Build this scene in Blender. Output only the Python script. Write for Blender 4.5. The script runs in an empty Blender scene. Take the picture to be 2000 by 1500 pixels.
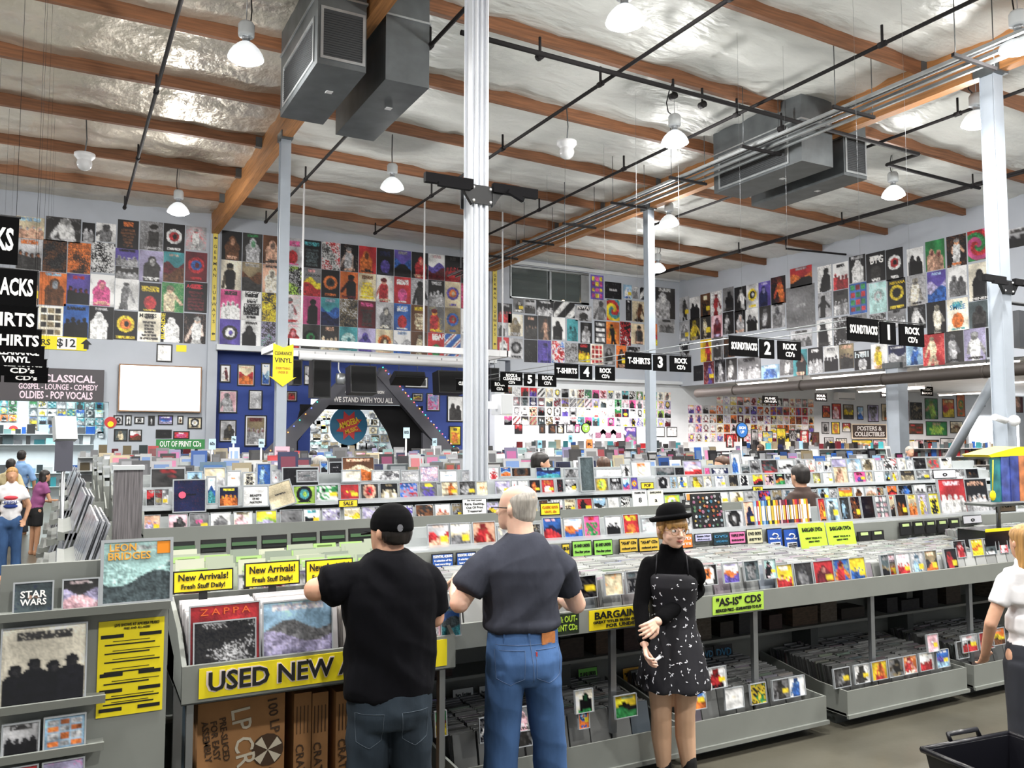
import bpy, bmesh, math, random
import numpy as np
from mathutils import Vector, Matrix, Euler
# ---------------------------------------------------------------- camera, world, exposure
SC = bpy.context.scene
COL = SC.collection
F_PX, CAM_H = 1640.0, 2.02                      # focal length in pixels of the 2000x1500 frame, eye height
YAW, PITCH = math.radians(28.19), math.radians(3.872)
cam = bpy.data.cameras.new('camera'); cam.sensor_width = 36.0; cam.lens = 36.0*F_PX/2000.0
cam.clip_end = 200; cam.clip_start = .05
camo = bpy.data.objects.new('camera', cam); COL.objects.link(camo)
camo.location = (0, 0, CAM_H); camo.rotation_euler = (math.pi/2+PITCH, 0, -YAW)
SC.camera = camo
W = bpy.data.worlds.new('world'); SC.world = W; W.use_nodes = True
W.node_tree.nodes['Background'].inputs[0].default_value = (.93, .96, 1, 1)
W.node_tree.nodes['Background'].inputs[1].default_value = 0.34
SC.view_settings.view_transform = 'Standard'; SC.view_settings.look = 'None'
SC.view_settings.gamma = 1; SC.view_settings.use_curve_mapping = False
SC.view_settings.exposure = 0.5
SC.cycles.max_bounces = 5; SC.cycles.diffuse_bounces = 3; SC.cycles.use_adaptive_sampling = True; SC.cycles.adaptive_threshold = .1; SC.cycles.adaptive_min_samples = 16; SC.cycles.glossy_bounces = 2
SC.cycles.transparent_max_bounces = 6; SC.cycles.transmission_bounces = 2
SC.cycles.caustics_reflective = False; SC.cycles.caustics_refractive = False
SC.cycles.sample_clamp_indirect = 4
LAMP_W = 190.0                                  # watts of one high-bay lamp
# ---------------------------------------------------------------- where a line of sight meets a plane of the room
_fw = Vector((math.sin(YAW)*math.cos(PITCH), math.cos(YAW)*math.cos(PITCH), math.sin(PITCH)))
_rt = Vector((math.cos(YAW), -math.sin(YAW), 0)); _up = _rt.cross(_fw)
def _on(ax, v, px, py):
    d = _fw+_rt*((px-1000)/F_PX)+_up*((750-py)/F_PX)
    o = Vector((0, 0, CAM_H)); return o+d*((v-o[ax])/d[ax])
def PX(v, px, py): return _on(0, v, px, py)
def PY(v, px, py): return _on(1, v, px, py)
def PZ(v, px, py): return _on(2, v, px, py)
# ---------------------------------------------------------------- materials
def lin(c): return tuple((x/12.92 if x <= .04045 else ((x+.055)/1.055)**2.4) for x in c)
def hexc(h): return lin(tuple(int(h[i:i+2], 16)/255 for i in (0, 2, 4)))
MATS = {}
def M(name, col='808080', rough=.5, metal=0., noise=None, bump=None, emit=0., alpha=1., coat=0., vcol=False, spec=.5, wood=False, stretch=None, sss=0.):
    if name in MATS: return MATS[name]
    m = bpy.data.materials.new(name); m.use_nodes = True; nt = m.node_tree; L = nt.links.new
    b = nt.nodes['Principled BSDF']; c = hexc(col) if isinstance(col, str) else col
    b.inputs['Base Color'].default_value = (*c, 1); b.inputs['Roughness'].default_value = rough
    b.inputs['Metallic'].default_value = metal; b.inputs['Specular IOR Level'].default_value = spec
    if coat: b.inputs['Coat Weight'].default_value = coat; b.inputs['Coat Roughness'].default_value = .08
    if alpha < 1: b.inputs['Alpha'].default_value = alpha
    if sss: b.inputs['Subsurface Weight'].default_value = sss; b.inputs['Subsurface Scale'].default_value = .01
    if emit: b.inputs['Emission Color'].default_value = (*c, 1); b.inputs['Emission Strength'].default_value = emit
    if vcol:
        a = nt.nodes.new('ShaderNodeVertexColor'); a.layer_name = 'Col'; L(a.outputs[0], b.inputs['Base Color'])
    if noise or bump:
        tc = nt.nodes.new('ShaderNodeTexCoord'); mp = nt.nodes.new('ShaderNodeMapping'); L(tc.outputs['Object'], mp.inputs[0])
        if stretch: mp.inputs['Scale'].default_value = stretch
    if noise:
        n = nt.nodes.new('ShaderNodeTexNoise'); n.inputs['Scale'].default_value = noise[0]; n.inputs['Detail'].default_value = 5
        L(mp.outputs[0], n.inputs['Vector'])
        r = nt.nodes.new('ShaderNodeMapRange'); r.inputs[1].default_value = .3; r.inputs[2].default_value = .7
        r.inputs[3].default_value = 1-noise[1]; r.inputs[4].default_value = 1+noise[1]; L(n.outputs[0], r.inputs[0])
        x = nt.nodes.new('ShaderNodeMix'); x.data_type = 'RGBA'; x.blend_type = 'MULTIPLY'; x.inputs[0].default_value = 1
        if vcol: L(a.outputs[0], x.inputs[6])
        else: x.inputs[6].default_value = (*c, 1)
        L(r.outputs[0], x.inputs[7]); L(x.outputs[2], b.inputs['Base Color'])
    if bump:
        n2 = nt.nodes.new('ShaderNodeTexNoise'); n2.inputs['Scale'].default_value = bump[0]; n2.inputs['Detail'].default_value = 4
        L(mp.outputs[0], n2.inputs['Vector'])
        bp = nt.nodes.new('ShaderNodeBump'); bp.inputs['Strength'].default_value = bump[1]; bp.inputs['Distance'].default_value = bump[2] if len(bump) > 2 else .02
        L(n2.outputs[0], bp.inputs['Height']); L(bp.outputs[0], b.inputs['Normal'])
    MATS[name] = m; return m
# ---------------------------------------------------------------- mesh builder
class MB:
    def __init__(s): s.v = []; s.f = []; s.mi = []; s.m = 0; s.sm = []
    def face(s, f, smooth=False): s.f.append(f); s.mi.append(s.m); s.sm.append(smooth)
    def box(s, x0, x1, y0, y1, z0, z1, mat=None):
        o = len(s.v); P = [(x0,y0,z0),(x1,y0,z0),(x1,y1,z0),(x0,y1,z0),(x0,y0,z1),(x1,y0,z1),(x1,y1,z1),(x0,y1,z1)]
        s.v += [tuple(mat @ Vector(p)) for p in P] if mat else P
        for f in ((0,3,2,1),(4,5,6,7),(0,1,5,4),(1,2,6,5),(2,3,7,6),(3,0,4,7)): s.face(tuple(o+i for i in f))
        return s
    def cbox(s, c, size, rot=None):
        M4 = Matrix.Translation(c)
        if rot: M4 = M4 @ Euler(rot).to_matrix().to_4x4()
        a, b, c2 = (x/2 for x in size); return s.box(-a, a, -b, b, -c2, c2, M4)
    def quad(s, a, b, c, d): o = len(s.v); s.v += [tuple(a), tuple(b), tuple(c), tuple(d)]; s.face((o, o+1, o+2, o+3)); return s
    def prism(s, poly, y0, y1, axis='y'):
        """closed outline poly [(u,v)] extruded from y0 to y1; axis y: u=x,v=z ; axis x: u=y,v=z ; axis z: u=x,v=y"""
        o = len(s.v); n = len(poly)
        for t in (y0, y1):
            for u, v in poly: s.v.append((u, t, v) if axis == 'y' else ((t, u, v) if axis == 'x' else (u, v, t)))
        s.face(tuple(o+i for i in range(n))); s.face(tuple(o+n+i for i in reversed(range(n))))
        for i in range(n): j = (i+1) % n; s.face((o+i, o+n+i, o+n+j, o+j))
        return s
    def tube(s, p, r, n=8, cap=True, smooth=True):
        """tube along points p with radius r (number or list)"""
        p = [Vector(q) for q in p]; k = len(p); r = [r]*k if not isinstance(r, (list, tuple)) else r; o = len(s.v)
        up = None
        for i in range(k):
            t = (p[min(i+1, k-1)]-p[max(i-1, 0)]).normalized()
            if up is None: up = Vector((0, 0, 1)) if abs(t.z) < .9 else Vector((1, 0, 0))
            x = t.cross(up); x = x.normalized() if x.length > 1e-6 else t.orthogonal().normalized(); y = x.cross(t).normalized(); up = y
            for j in range(n):
                a = 2*math.pi*j/n; s.v.append(tuple(p[i]+x*math.cos(a)*r[i]+y*math.sin(a)*r[i]))
        for i in range(k-1):
            for j in range(n): a = o+i*n+j; b = o+i*n+(j+1) % n; s.face((a, b, b+n, a+n), smooth)
        if cap: s.face(tuple(o+j for j in reversed(range(n)))); s.face(tuple(o+(k-1)*n+j for j in range(n)))
        return s
    def lathe(s, prof, c=(0, 0, 0), n=20, smooth=True):
        o = len(s.v); k = len(prof)
        for r, z in prof:
            for j in range(n): a = 2*math.pi*j/n; s.v.append((c[0]+r*math.cos(a), c[1]+r*math.sin(a), c[2]+z))
        for i in range(k-1):
            for j in range(n): a = o+i*n+j; b = o+i*n+(j+1) % n; s.face((a, b, b+n, a+n), smooth)
        return s
    def ball(s, c, r, n=10, sc=(1, 1, 1)):
        k = n//2+1; prof = [(math.sin(math.pi*i/(k-1))*r, -math.cos(math.pi*i/(k-1))*r) for i in range(k)]
        o = len(s.v); s.lathe(prof, (0, 0, 0), n)
        for i in range(o, len(s.v)): v = s.v[i]; s.v[i] = (c[0]+v[0]*sc[0], c[1]+v[1]*sc[1], c[2]+v[2]*sc[2])
        return s
    def mesh(s, name, mats):
        me = bpy.data.meshes.new(name); me.from_pydata(s.v, [], s.f)
        for m in (mats if isinstance(mats, (list, tuple)) else [mats]): me.materials.append(m)
        me.polygons.foreach_set('material_index', s.mi); me.polygons.foreach_set('use_smooth', s.sm); me.update(); return me
    def build(s, name, mats, parent=None, loc=(0, 0, 0), rot=None): return link(name, s.mesh(name, mats), parent, loc, rot)
def link(name, me, parent=None, loc=(0, 0, 0), rot=None):
    o = bpy.data.objects.new(name, me); COL.objects.link(o); o.parent = parent; o.location = loc
    if rot: o.rotation_euler = rot
    return o
def tag(o, label=None, cat=None, group=None, kind=None):
    if label: o['label'] = label
    if cat: o['category'] = cat
    if group: o['group'] = group
    if kind: o['kind'] = kind
    return o
def thing(name, label, cat, loc=(0, 0, 0), rz=0., group=None):
    o = bpy.data.objects.new(name, None); COL.objects.link(o); o.location = loc; o.rotation_euler = (0, 0, rz); o.empty_display_size = .1
    return tag(o, label, cat, group)
def copy_tree(o, parent=None):
    c = o.copy(); COL.objects.link(c); c.parent = parent
    for ch in list(o.children): copy_tree(ch, c)
    return c
ONES = 'zeroth first second third fourth fifth sixth seventh eighth ninth tenth eleventh twelfth thirteenth fourteenth fifteenth sixteenth seventeenth eighteenth nineteenth'.split()
TENS = {2: 'twent', 3: 'thirt', 4: 'fort', 5: 'fift', 6: 'sixt', 7: 'sevent', 8: 'eight', 9: 'ninet'}
def nth(i):
    if i < 20: return ONES[i]
    t, u = divmod(i, 10); return TENS[t]+('ieth' if u == 0 else 'y-'+ONES[u])
# ---------------------------------------------------------------- lettering (flat raised letters as a mesh)
_tc = {}
def text_mesh(s, mat, h=1., bold=.0, ext=.002, align='CENTER', spacing=1., shear=0.):
    k = (s, mat.name, round(h, 4), bold, ext, align, spacing, shear)
    if k in _tc: return _tc[k]
    cu = bpy.data.curves.new('t', 'FONT'); cu.body = s; cu.size = h/.72; cu.align_x = align; cu.align_y = 'CENTER'
    cu.offset = bold*h; cu.extrude = ext; cu.resolution_u = 2; cu.space_character = spacing; cu.shear = shear; cu.space_line = .8
    ob = bpy.data.objects.new('t', cu); me = bpy.data.meshes.new_from_object(ob)
    bpy.data.objects.remove(ob); bpy.data.curves.remove(cu)
    me.transform(Matrix.Rotation(math.pi/2, 4, 'X')); me.materials.clear(); me.materials.append(mat); me.name = 'lettering'
    _tc[k] = me; return me
def lettering(s, mat, parent, x=0, y=0, z=0, h=.1, bold=.02, width=None, name='lettering', rot=None, **kw):
    """letters reading from -Y, centred at (x,z) on the plane y of the parent; width squeezes to a real width"""
    me = text_mesh(s, mat, h, bold, **kw); o = link(name, me, parent, (x, y, z), rot)
    if width:
        xs = [v.co.x for v in me.vertices]; w = max(xs)-min(xs); o.scale = (width/w, 1, 1)
        o.location.x = x-(max(xs)+min(xs))/2*width/w
    return o
# ---------------------------------------------------------------- printed covers: a small painter for posters, sleeves and cases
PAL = dict(k='15141a', d='3a3838', g='77777a', l='b4b4b8', w='ececec', r='c02a30', o='e0702c', y='e8c820', Y='f2e02a', G='2f8a4a', L='a4d04a', t='3f9aa4', T='a8d4d2',
           b='2b5fb4', n='1d2450', p='5a4aa8', v='a8a0c8', m='d84c8c', P='f0b8c4', c='d8c8a4', C='efe6d0', B='6a4228', s='d8a488', M='6a1f2a', S='8fb8d8', e='8a7a5c', z='4d5a5e')
PALN = dict(k='black', d='charcoal', g='grey', l='silver', w='white', r='red', o='orange', y='golden', Y='yellow', G='green', L='lime', t='teal', T='aqua', b='blue', n='navy',
            p='purple', v='lavender', m='magenta', P='pink', c='tan', C='cream', B='brown', s='peach', M='maroon', S='azure', e='olive', z='slate')
def rgb(ch): h = PAL[ch]; return np.array([int(h[i:i+2], 16)/255 for i in (0, 2, 4)])
MOTIF = dict(P='portrait', B='figures', N='collage', T='lettering', C='emblem', L='landscape', F='figure', S='stripes', E='field', W='swirl', G='grid', D='faces', H='title')
def paint(spec, nx, ny, seed=0):
    """spec: motif letter + ground + figure + accent colour letters"""
    rn = np.random.RandomState(seed*7919 % 100003+11); k, a, b, c = spec[0], rgb(spec[1]), rgb(spec[2]), rgb(spec[3] if len(spec) > 3 else spec[2])
    v, u = np.mgrid[0:ny+1, 0:nx+1]; u = u/nx; v = v/ny; asp = ny/nx
    A = np.ones((ny+1, nx+1, 3))*a
    low = rn.rand(5, 4); fx = u*3; fy = v*4; ix = np.minimum(fx.astype(int), 2); iy = np.minimum(fy.astype(int), 3); tx = fx-ix; ty = fy-iy
    sm = low[iy, ix]*(1-tx)*(1-ty)+low[iy, ix+1]*tx*(1-ty)+low[iy+1, ix]*(1-tx)*ty+low[iy+1, ix+1]*tx*ty
    A *= (.72+.5*sm)[..., None]; hi = rn.rand(ny+1, nx+1); h3 = np.repeat(np.repeat(rn.rand(ny//3+2, nx//3+2), 3, 0), 3, 1)[:ny+1, :nx+1]; hi2 = hi*.4+h3*.6
    def put(mask, col, f=1.): A[mask] = A[mask]*(1-f)+(col*(.62+.62*hi2[..., None]))[mask]*f
    def ell(x, y, rx, ry): return ((u-x)/rx)**2+((v-y)/ry)**2 < 1
    def lines(y0, y1, col, n, x0=.1, x1=.9):
        for i in range(n):
            y = y0+(y1-y0)*(i+.5)/n; w = rn.uniform(.5, 1); m = (abs(v-y) < .28*(y1-y0)/n+.5/ny) & (u > .5-(.5-x0)*w) & (u < .5+(x1-.5)*w) & (hi > .18); put(m, col)
    def person(x, s, col, face, y0=.0):
        put(ell(x, y0+.30+.05*s, .16*s, .15*s), col); put(ell(x, y0+.30+.16*s+.1, .40*s*.8, .2*s) & (v < y0+.3+.6*s), col); put((abs(u-x) < .30*s) & (v > y0+.30+.25*s), col)
        put(ell(x+.02, y0+.32+.06*s, .10*s, .11*s), face)
    if k == 'P': person(.5+rn.uniform(-.1, .1), 1.15, b, b*.4+c*.6, -.02); lines(.86, .97, c, 2) if rn.rand() < .6 else lines(.02, .12, c, 1)
    elif k == 'B':
        for i in range(4): person(.16+.225*i, .5, b*(.7+.5*rn.rand()), b*.4+c*.6, .12+.12*rn.rand())
        lines(.03, .2, c, 1)
    elif k == 'N': put(hi*.55+sm*.5 > .52, b); put(hi*.5+(1-sm)*.55 > .74, c)
    elif k == 'T': lines(.05, .25, c, 1); lines(.3, .95, b, 6)
    elif k == 'C': put(ell(.5, .45, .38, .38/asp), b); put(ell(.5, .45, .24, .24/asp), c); put(ell(.53, .45, .1, .13/asp), a); lines(.85, .95, b, 1)
    elif k == 'L': put(v > .42+.1*np.sin(u*7+seed), b); put((v > .62+.12*np.sin(u*5+seed*2)), c); lines(.04, .16, c*.5+.5, 1)
    elif k == 'F':
        def seg(x0, y0, x1, y1, w): dx, dy = x1-x0, (y1-y0)*asp; t = np.clip(((u-x0)*dx+(v-y0)*asp*dy)/(dx*dx+dy*dy+1e-6), 0, 1); return np.hypot(u-x0-t*dx, (v-y0)*asp-t*dy) < w
        s0 = rn.uniform(1., 1.7); x0 = .5+rn.uniform(-.12, .12); ln = rn.uniform(-.12, .12); hy = .2+.06*(s0-1); put(hi+sm > 1.25, c, .35)
        for q_ in (-1, 1): put(seg(x0+ln, hy+.36*s0, x0+ln+q_*rn.uniform(.08, .22)*s0, hy+.8*s0, .085*s0), b*.75); put(seg(x0+q_*.13*s0, hy+.13*s0, x0+q_*rn.uniform(.1, .36)*s0, hy+rn.uniform(.25, .5)*s0, .05*s0), b*.5+c*.5)
        put(seg(x0, hy+.13*s0, x0+ln, hy+.38*s0, .15*s0), b); put(ell(x0, hy, .105*s0, .11*s0/asp), b*.35+c*.65); put(ell(x0, hy-.035*s0, .115*s0, .075*s0/asp), b*.6)
        if rn.rand() < .5: lines(.88, .97, c, 1)
    elif k == 'S': put(np.sin((u+v*asp)*9+seed) > .2, b); put(np.sin((u+v*asp)*9+seed) > .92, c)
    elif k == 'E': put(hi > .93, b, .5); lines(.42, .5, c, 1, .25, .75)
    elif k == 'W':
        th = np.arctan2(v-.5, (u-.5)/asp*1.4); r = np.hypot((v-.5)*asp, u-.5)*9; q = (th+r) % (2*math.pi)
        put(q > 2.1, b); put(q > 4.2, c)
    elif k == 'G':
        for i in range(3):
            for j in range(4): put((abs(u-.2-.3*i) < .12) & (abs(v-.14-.235*j) < .085), (b if (i+j) % 2 else c)*rn.uniform(.7, 1.2))
    elif k == 'D': person(.32, .8, b, b*.3+c*.7, .05); person(.68, .8, b*.8, b*.3+c*.7, .12)
    elif k == 'H': lines(.06, .34, b, 1, .06, .94); put(ell(.5, .68, .28, .24), c); lines(.9, .97, b, 1)
    if 9 < nx < 13 and rn.rand() < .35: A[int(ny*.6):int(ny*.82), int(nx*.66):nx] = rgb('y')      # price sticker
    A *= (.9+.2*hi[..., None])
    if nx > 12: A[1:-1, 1:-1] = A[1:-1, 1:-1]*.78+(A[:-2, 1:-1]+A[2:, 1:-1]+A[1:-1, :-2]+A[1:-1, 2:])*.055
    g_ = A.mean(2, keepdims=True); A = g_+(A-g_)*.8; A = .45+(A-.45)*1.12; return np.clip(A, .02, .95)
M('print', vcol=True, rough=.5); M('gloss_print', vcol=True, rough=.22, coat=.3)
_pm = {}
def print_mesh(spec, w, h, nx, ny, seed=0, t=.004, border=None, gloss=False, frame=None, name='poster'):
    """sheet of real thickness t, printed on its -Y face; origin at the middle of its bottom edge"""
    key = (spec, round(w, 3), round(h, 3), nx, ny, seed, t, border, gloss, frame)
    if key in _pm: return _pm[key]
    A = paint(spec, nx, ny, seed); b = frame or 0.; w2, h2 = w/2-b, h-2*b
    if border:
        i = max(1, round(nx*.06)); bc = rgb(border); A[:i] = bc; A[-i:] = bc; A[:, :i] = bc; A[:, -i:] = bc
    V = []; Fc = []; mi = []
    for j in range(ny+1):
        for i in range(nx+1): V.append((-w2+2*w2*i/nx, -t, b+h2*(1-j/ny)))
    for j in range(ny):
        for i in range(nx): a = j*(nx+1)+i; Fc.append((a, a+nx+1, a+nx+2, a+1)); mi.append(0)
    nv = len(V); e = t+.006 if frame else t
    V += [(-w/2, -e, 0), (w/2, -e, 0), (w/2, -e, h), (-w/2, -e, h), (-w/2, 0, 0), (w/2, 0, 0), (w/2, 0, h), (-w/2, 0, h)]
    for f in ((0, 4, 5, 1), (1, 5, 6, 2), (2, 6, 7, 3), (3, 7, 4, 0), (4, 7, 6, 5)): Fc.append(tuple(nv+q for q in f)); mi.append(1 if frame else 0)
    if frame:
        q = len(V); V += [(-w2, -e, b), (w2, -e, b), (w2, -e, h-b), (-w2, -e, h-b)]
        V += [(-w2, -t, b), (w2, -t, b), (w2, -t, h-b), (-w2, -t, h-b)]
        for f in ((0, 1), (1, 2), (2, 3), (3, 0)): Fc.append((nv+f[0], nv+f[1], q+f[1], q+f[0])); mi.append(1); Fc.append((q+f[0], q+f[1], q+4+f[1], q+4+f[0])); mi.append(1)
    me = bpy.data.meshes.new(name); me.from_pydata(V, [], Fc)
    me.materials.append(MATS['gloss_print' if gloss else 'print']); me.materials.append(M('frame_black', '1c1a1a', .4) if frame is None or frame > .018 else M('case_clear', 'a6aaae', .15, coat=.5))
    me.polygons.foreach_set('material_index', mi)
    at = me.color_attributes.new('Col', 'FLOAT_COLOR', 'POINT'); cols = np.ones((len(V), 4), np.float32)
    Al = np.where(A <= .04045, A/12.92, ((A+.055)/1.055)**2.4); cols[:nv, :3] = Al.reshape(-1, 3); cols[nv:, :3] = Al.reshape(-1, 3).mean(0)
    at.data.foreach_set('color', cols.ravel()); me.update(); _pm[key] = me; return me
def looks(spec):
    a, b = PALN[spec[1]], PALN[spec[2]]; return (a if a == b else a+' and '+b), MOTIF[spec[0]]
# ================================================================ THE ROOM
YB, XR = 26.0, 21.44                                     # back wall, header wall on the right
def zp(x): return 8.58 if x < 3.75 else 8.58-.0255*(x-3.75)  # underside of the purlins
M('wall_paint', 'b0b5be', .7, noise=(1.2, .05)); M('white_paint', 'd2d6da', .6, noise=(2, .04)); M('blue_paint', '30468e', .7, noise=(3, .08))
M('concrete', '57544a', .3, noise=(1.3, .22), bump=(14, .05)); M('wood', '7a5034', .6, noise=(5, .35), stretch=(.3, 6, 6), bump=(20, .1))
M('wood_girder', '9c6a3c', .6, noise=(5, .3), stretch=(6, .3, 6)); M('foil', 'cfd0cc', .45, metal=.08, noise=(.9, .1), bump=(2.2, .5, .12), stretch=(1, 2.2, 1))
M('foil_shiny', 'd0c8ba', .32, metal=.5, noise=(.9, .12), bump=(2.0, .6, .12), stretch=(1.4, 1, 1)); M('pipe_black', '232122', .75, spec=.2); M('galv', '5c6062', .45, metal=.5, noise=(3, .2)); M('galv_light', 'a8acae', .35, metal=.7, noise=(4, .15))
M('grille', '3c3e40', .5, metal=.4); M('steel_white', 'dfe3ea', .45, noise=(3, .05)); M('black', '131316', .5); M('black_gloss', '101014', .2); M('steel', '9a9da0', .35, metal=.8); M('white', 'e8e8ea', .5)
# floor
fl = MB().box(-12, 46, -7, 44, -.15, 0).build('floor', MATS['concrete']); tag(fl, 'polished olive grey concrete shop floor', None, kind='structure')
# ceiling: insulation panels between purlins
PURL = [23.75-2.44*k for k in range(13)]
ceil = thing('ceiling', 'roof of white foil insulation panels between brown wooden purlins', None); ceil['kind'] = 'structure'
SPANS = [(-12, 3.75), (3.95, 12.98), (13.18, XR)]
rn = np.random.RandomState(5)
def panel(x0, x1, y0, y1, shiny):
    nx, ny = int((x1-x0)*3.2), 14; V = []; Fc = []
    ph = rn.rand(6)*6
    for j in range(ny+1):
        for i in range(nx+1):
            x = x0+(x1-x0)*i/nx; t = j/ny; y = y0+(y1-y0)*t
            seam = .035*abs(math.sin(x*math.pi/1.22))**.5
            z = zp(x)+.24-.05*math.sin(t*math.pi)-seam+.02*math.sin(x*4.1+ph[0]+t*3)+.016*math.sin(y*7+ph[1])+.012*rn.randn()*(1 if 0 < j < ny else 0)
            V.append((x, y, z))
    for j in range(ny):
        for i in range(nx): a = j*(nx+1)+i; Fc.append((a, a+nx+1, a+nx+2, a+1))
    me = bpy.data.meshes.new('insulation_panel'); me.from_pydata(V, [], Fc); me.materials.append(MATS['foil_shiny' if shiny else 'foil']); me.polygons.foreach_set('use_smooth', [True]*len(Fc)); me.update()
    link('insulation_panel', me, ceil)
edges = [26.0]+PURL
for si, (x0, x1) in enumerate(SPANS):
    for k in range(len(edges)-1): panel(x0-.1, x1+.1, edges[k+1], edges[k], si == 0)
    for y in PURL:
        m = MB(); w = .055; m.prism([(x0-.0, zp(x0)), (x1, zp(x1)), (x1, zp(x1)+.38), (x0, zp(x0)+.38)], y-w, y+w)
        m.build('purlin', MATS['wood'], ceil)
        for xe in ((x1-.14,) if si == 0 else ((x0+.0, x1-.14) if si == 1 else (x0,))): MB().box(xe, xe+.14, y-w-.012, y+w+.012, zp(xe)-.02, zp(xe)+.2).build('joist_hanger', MATS['galv'], ceil)
for x, zb in ((3.75, 8.17), (12.98, 7.93)): MB().box(x, x+.2, -7, 26, zb, zb+.78).build('girder', MATS['wood_girder'], ceil)
MB().box(-12, XR+.3, -7, 26.3, 9.15, 9.3).build('roof_deck', MATS['wood'], ceil)
# back wall (with stage recess and window), header wall right, annex below it
bw = thing('wall_back', 'pale blue-grey back wall covered with music posters', None); bw['kind'] = 'structure'
def trim(name, what, *b, m='wall_paint'): o = MB().box(*b).build(name, MATS[m]); return tag(o, {'ledge': 'white painted ledge', 'pilaster': 'slim painted pilaster', 'wall_cap': 'white cap strip'}[what]+' on the back wall', None, kind='structure')
def wpart(name, *b, m='wall_paint', par=None): return MB().box(*b).build(name, MATS[m], par or bw)
wpart('upper_wall', -12, 1.15, 26, 26.4, 3.1, 9.2); wpart('lower_wall', 1.15, 3.95, 26, 26.4, 0, 9.2)
wpart('upper_wall', 3.95, 13.87, 26, 26.4, 4.85, 9.2); trim('trim_1', 'ledge', 3.95, 13.2, 25.72, 26.02, 4.7, 4.86, m='white_paint'); trim('trim_2', 'pilaster', 3.72, 4.0, 25.9, 26.05, 0, 8.6); trim('trim_3', 'pilaster', 13.0, 13.2, 25.9, 26.05, 0, 8.6)
wpart('upper_wall', 13.87, 17.2, 26, 26.4, 4.3, 7.1); wpart('upper_wall', 13.87, 17.2, 26, 26.4, 8.25, 9.2); wpart('upper_wall', 17.2, XR, 26, 26.4, 4.3, 9.2); trim('trim_4', 'wall_cap', 13.4, XR, 25.9, 26.02, 8.3, 8.42, m='white_paint')
wpart('lower_wall', 13.1, 46, 26, 26.4, 0, 4.3, m='white_paint'); trim('trim_5', 'ledge', 13.2, XR, 25.82, 26.02, 4.22, 4.34, m='white_paint')
# blue stage recess
wpart('stage_wall', 3.95, 6.9, 26.3, 26.5, 0, 4.85, m='blue_paint'); wpart('stage_wall', 9.95, 13.1, 26.3, 26.5, 0, 4.85, m='blue_paint'); wpart('stage_wall', 6.9, 9.95, 26.3, 26.5, 3.35, 4.85, m='blue_paint')
# office window in the back wall
wn = thing('window_1', 'interior office window above the black and white posters', None); wn['kind'] = 'structure'
M('glass_dark', '707a7a', .06, alpha=.35, coat=.3); M('office', '4c5252', .8)
for a, b in ((13.9, 15.5), (15.56, 16.85)): MB().box(a, b, 26.08, 26.1, 7.12, 8.2).build('pane', MATS['glass_dark'], wn)
for b in ((13.84, 17.2, 26.0, 26.12, 8.18, 8.27), (13.84, 17.2, 26.0, 26.12, 7.06, 7.14), (13.84, 13.92, 26, 26.12, 7.1, 8.2), (15.49, 15.57, 26, 26.12, 7.1, 8.2), (16.85, 17.2, 26, 26.12, 7.1, 8.2)): MB().box(*b).build('window_frame', MATS['galv_light'], wn)
for b in ((13.8, 21.4, 28.6, 28.7, 6.6, 8.6), (13.8, 21.4, 26.4, 28.7, 8.5, 8.6), (13.8, 21.4, 26.4, 28.7, 6.6, 6.7), (13.7, 13.8, 26.4, 28.7, 6.6, 8.6), (21.3, 21.4, 26.4, 28.7, 6.6, 8.6)): MB().box(*b).build('office_wall', MATS['office'], wn)
M('warm_bulb', 'ffd9a0', .5, emit=14)
ol = thing('desk_lamp', 'small glowing warm desk lamp behind the office window', 'lamp', (16.5, 26.7, 7.08)); MB().tube([(0, 0, -.4), (0, 0, .1)], .015).build('stem', MATS['black'], ol); MB().lathe([(.04, .22), (.13, .06)], n=12).build('shade', MATS['warm_bulb'], ol)
# header wall on the right, and the lower annex behind it
hw = MB().box(XR, XR+.3, -7, 26, 4.16, 9.2).build('wall_right', MATS['wall_paint']); tag(hw, 'pale header wall on the right carrying rows of posters', None, kind='structure')
MB().box(XR+.3, 46, -7, 26, 4.3, 4.45).build('annex_ceiling', MATS['white_paint'], hw); MB().box(45.8, 46, -7, 26, 0, 4.4).build('annex_end_wall', MATS['white_paint'], hw)
# rooms seen through openings in the back wall
br = MB().box(-12, 13, 34, 34.2, 0, 5).box(-12, -11.8, 26, 34, 0, 5).build('wall_far', MATS['white_paint']); tag(br, 'far white wall of the rooms behind the back wall', None, kind='structure')
MB().box(-12, 13, 26.4, 34, 4.6, 4.75).build('far_room_ceiling', MATS['white_paint'], br); MB().box(3.3, 3.5, 26.4, 34, 0, 4.6).build('partition', MATS['white_paint'], br); MB().box(12.8, 13, 26.4, 34, 0, 4.6).build('partition', MATS['white_paint'], br)
# columns
M('steel_grey', 'a2aab4', .55, noise=(3, .05))
def column(name, x, y, z, label, w=.2, pipes=True):
    c = thing(name, label, 'column', (x, y, 0), 0, 'steel roof columns'); c['kind'] = 'structure'; h = w/2
    MB().box(-h, h, -h, -h+.012, 0, z).box(-h, h, h-.012, h, 0, z).box(-h+.02, h-.02, -h+.012, h-.012, 0, z).build('shaft', MATS['steel_white' if pipes else 'steel_grey'], c)
    if pipes:
        for px, py, r in ((-.06, -h-.02, .019), (.0, -h-.016, .014), (.065, -h-.02, .02)): MB().tube([(px, py, 0), (px, py, z)], r, 8).build('conduit', MATS['steel_white'], c)
    MB().box(-h-.06, h+.06, -h-.06, h+.06, 0, .02).build('base_plate', MATS['steel_white'], c); MB().box(-h-.02, h+.02, -h-.09, h+.09, z-.02, z+.14).build('cap_plate', MATS['galv'], c); return c
c1 = column('support_column', 3.85, 8, 8.16, 'white steel column with conduits and a black screen bracket')
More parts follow.
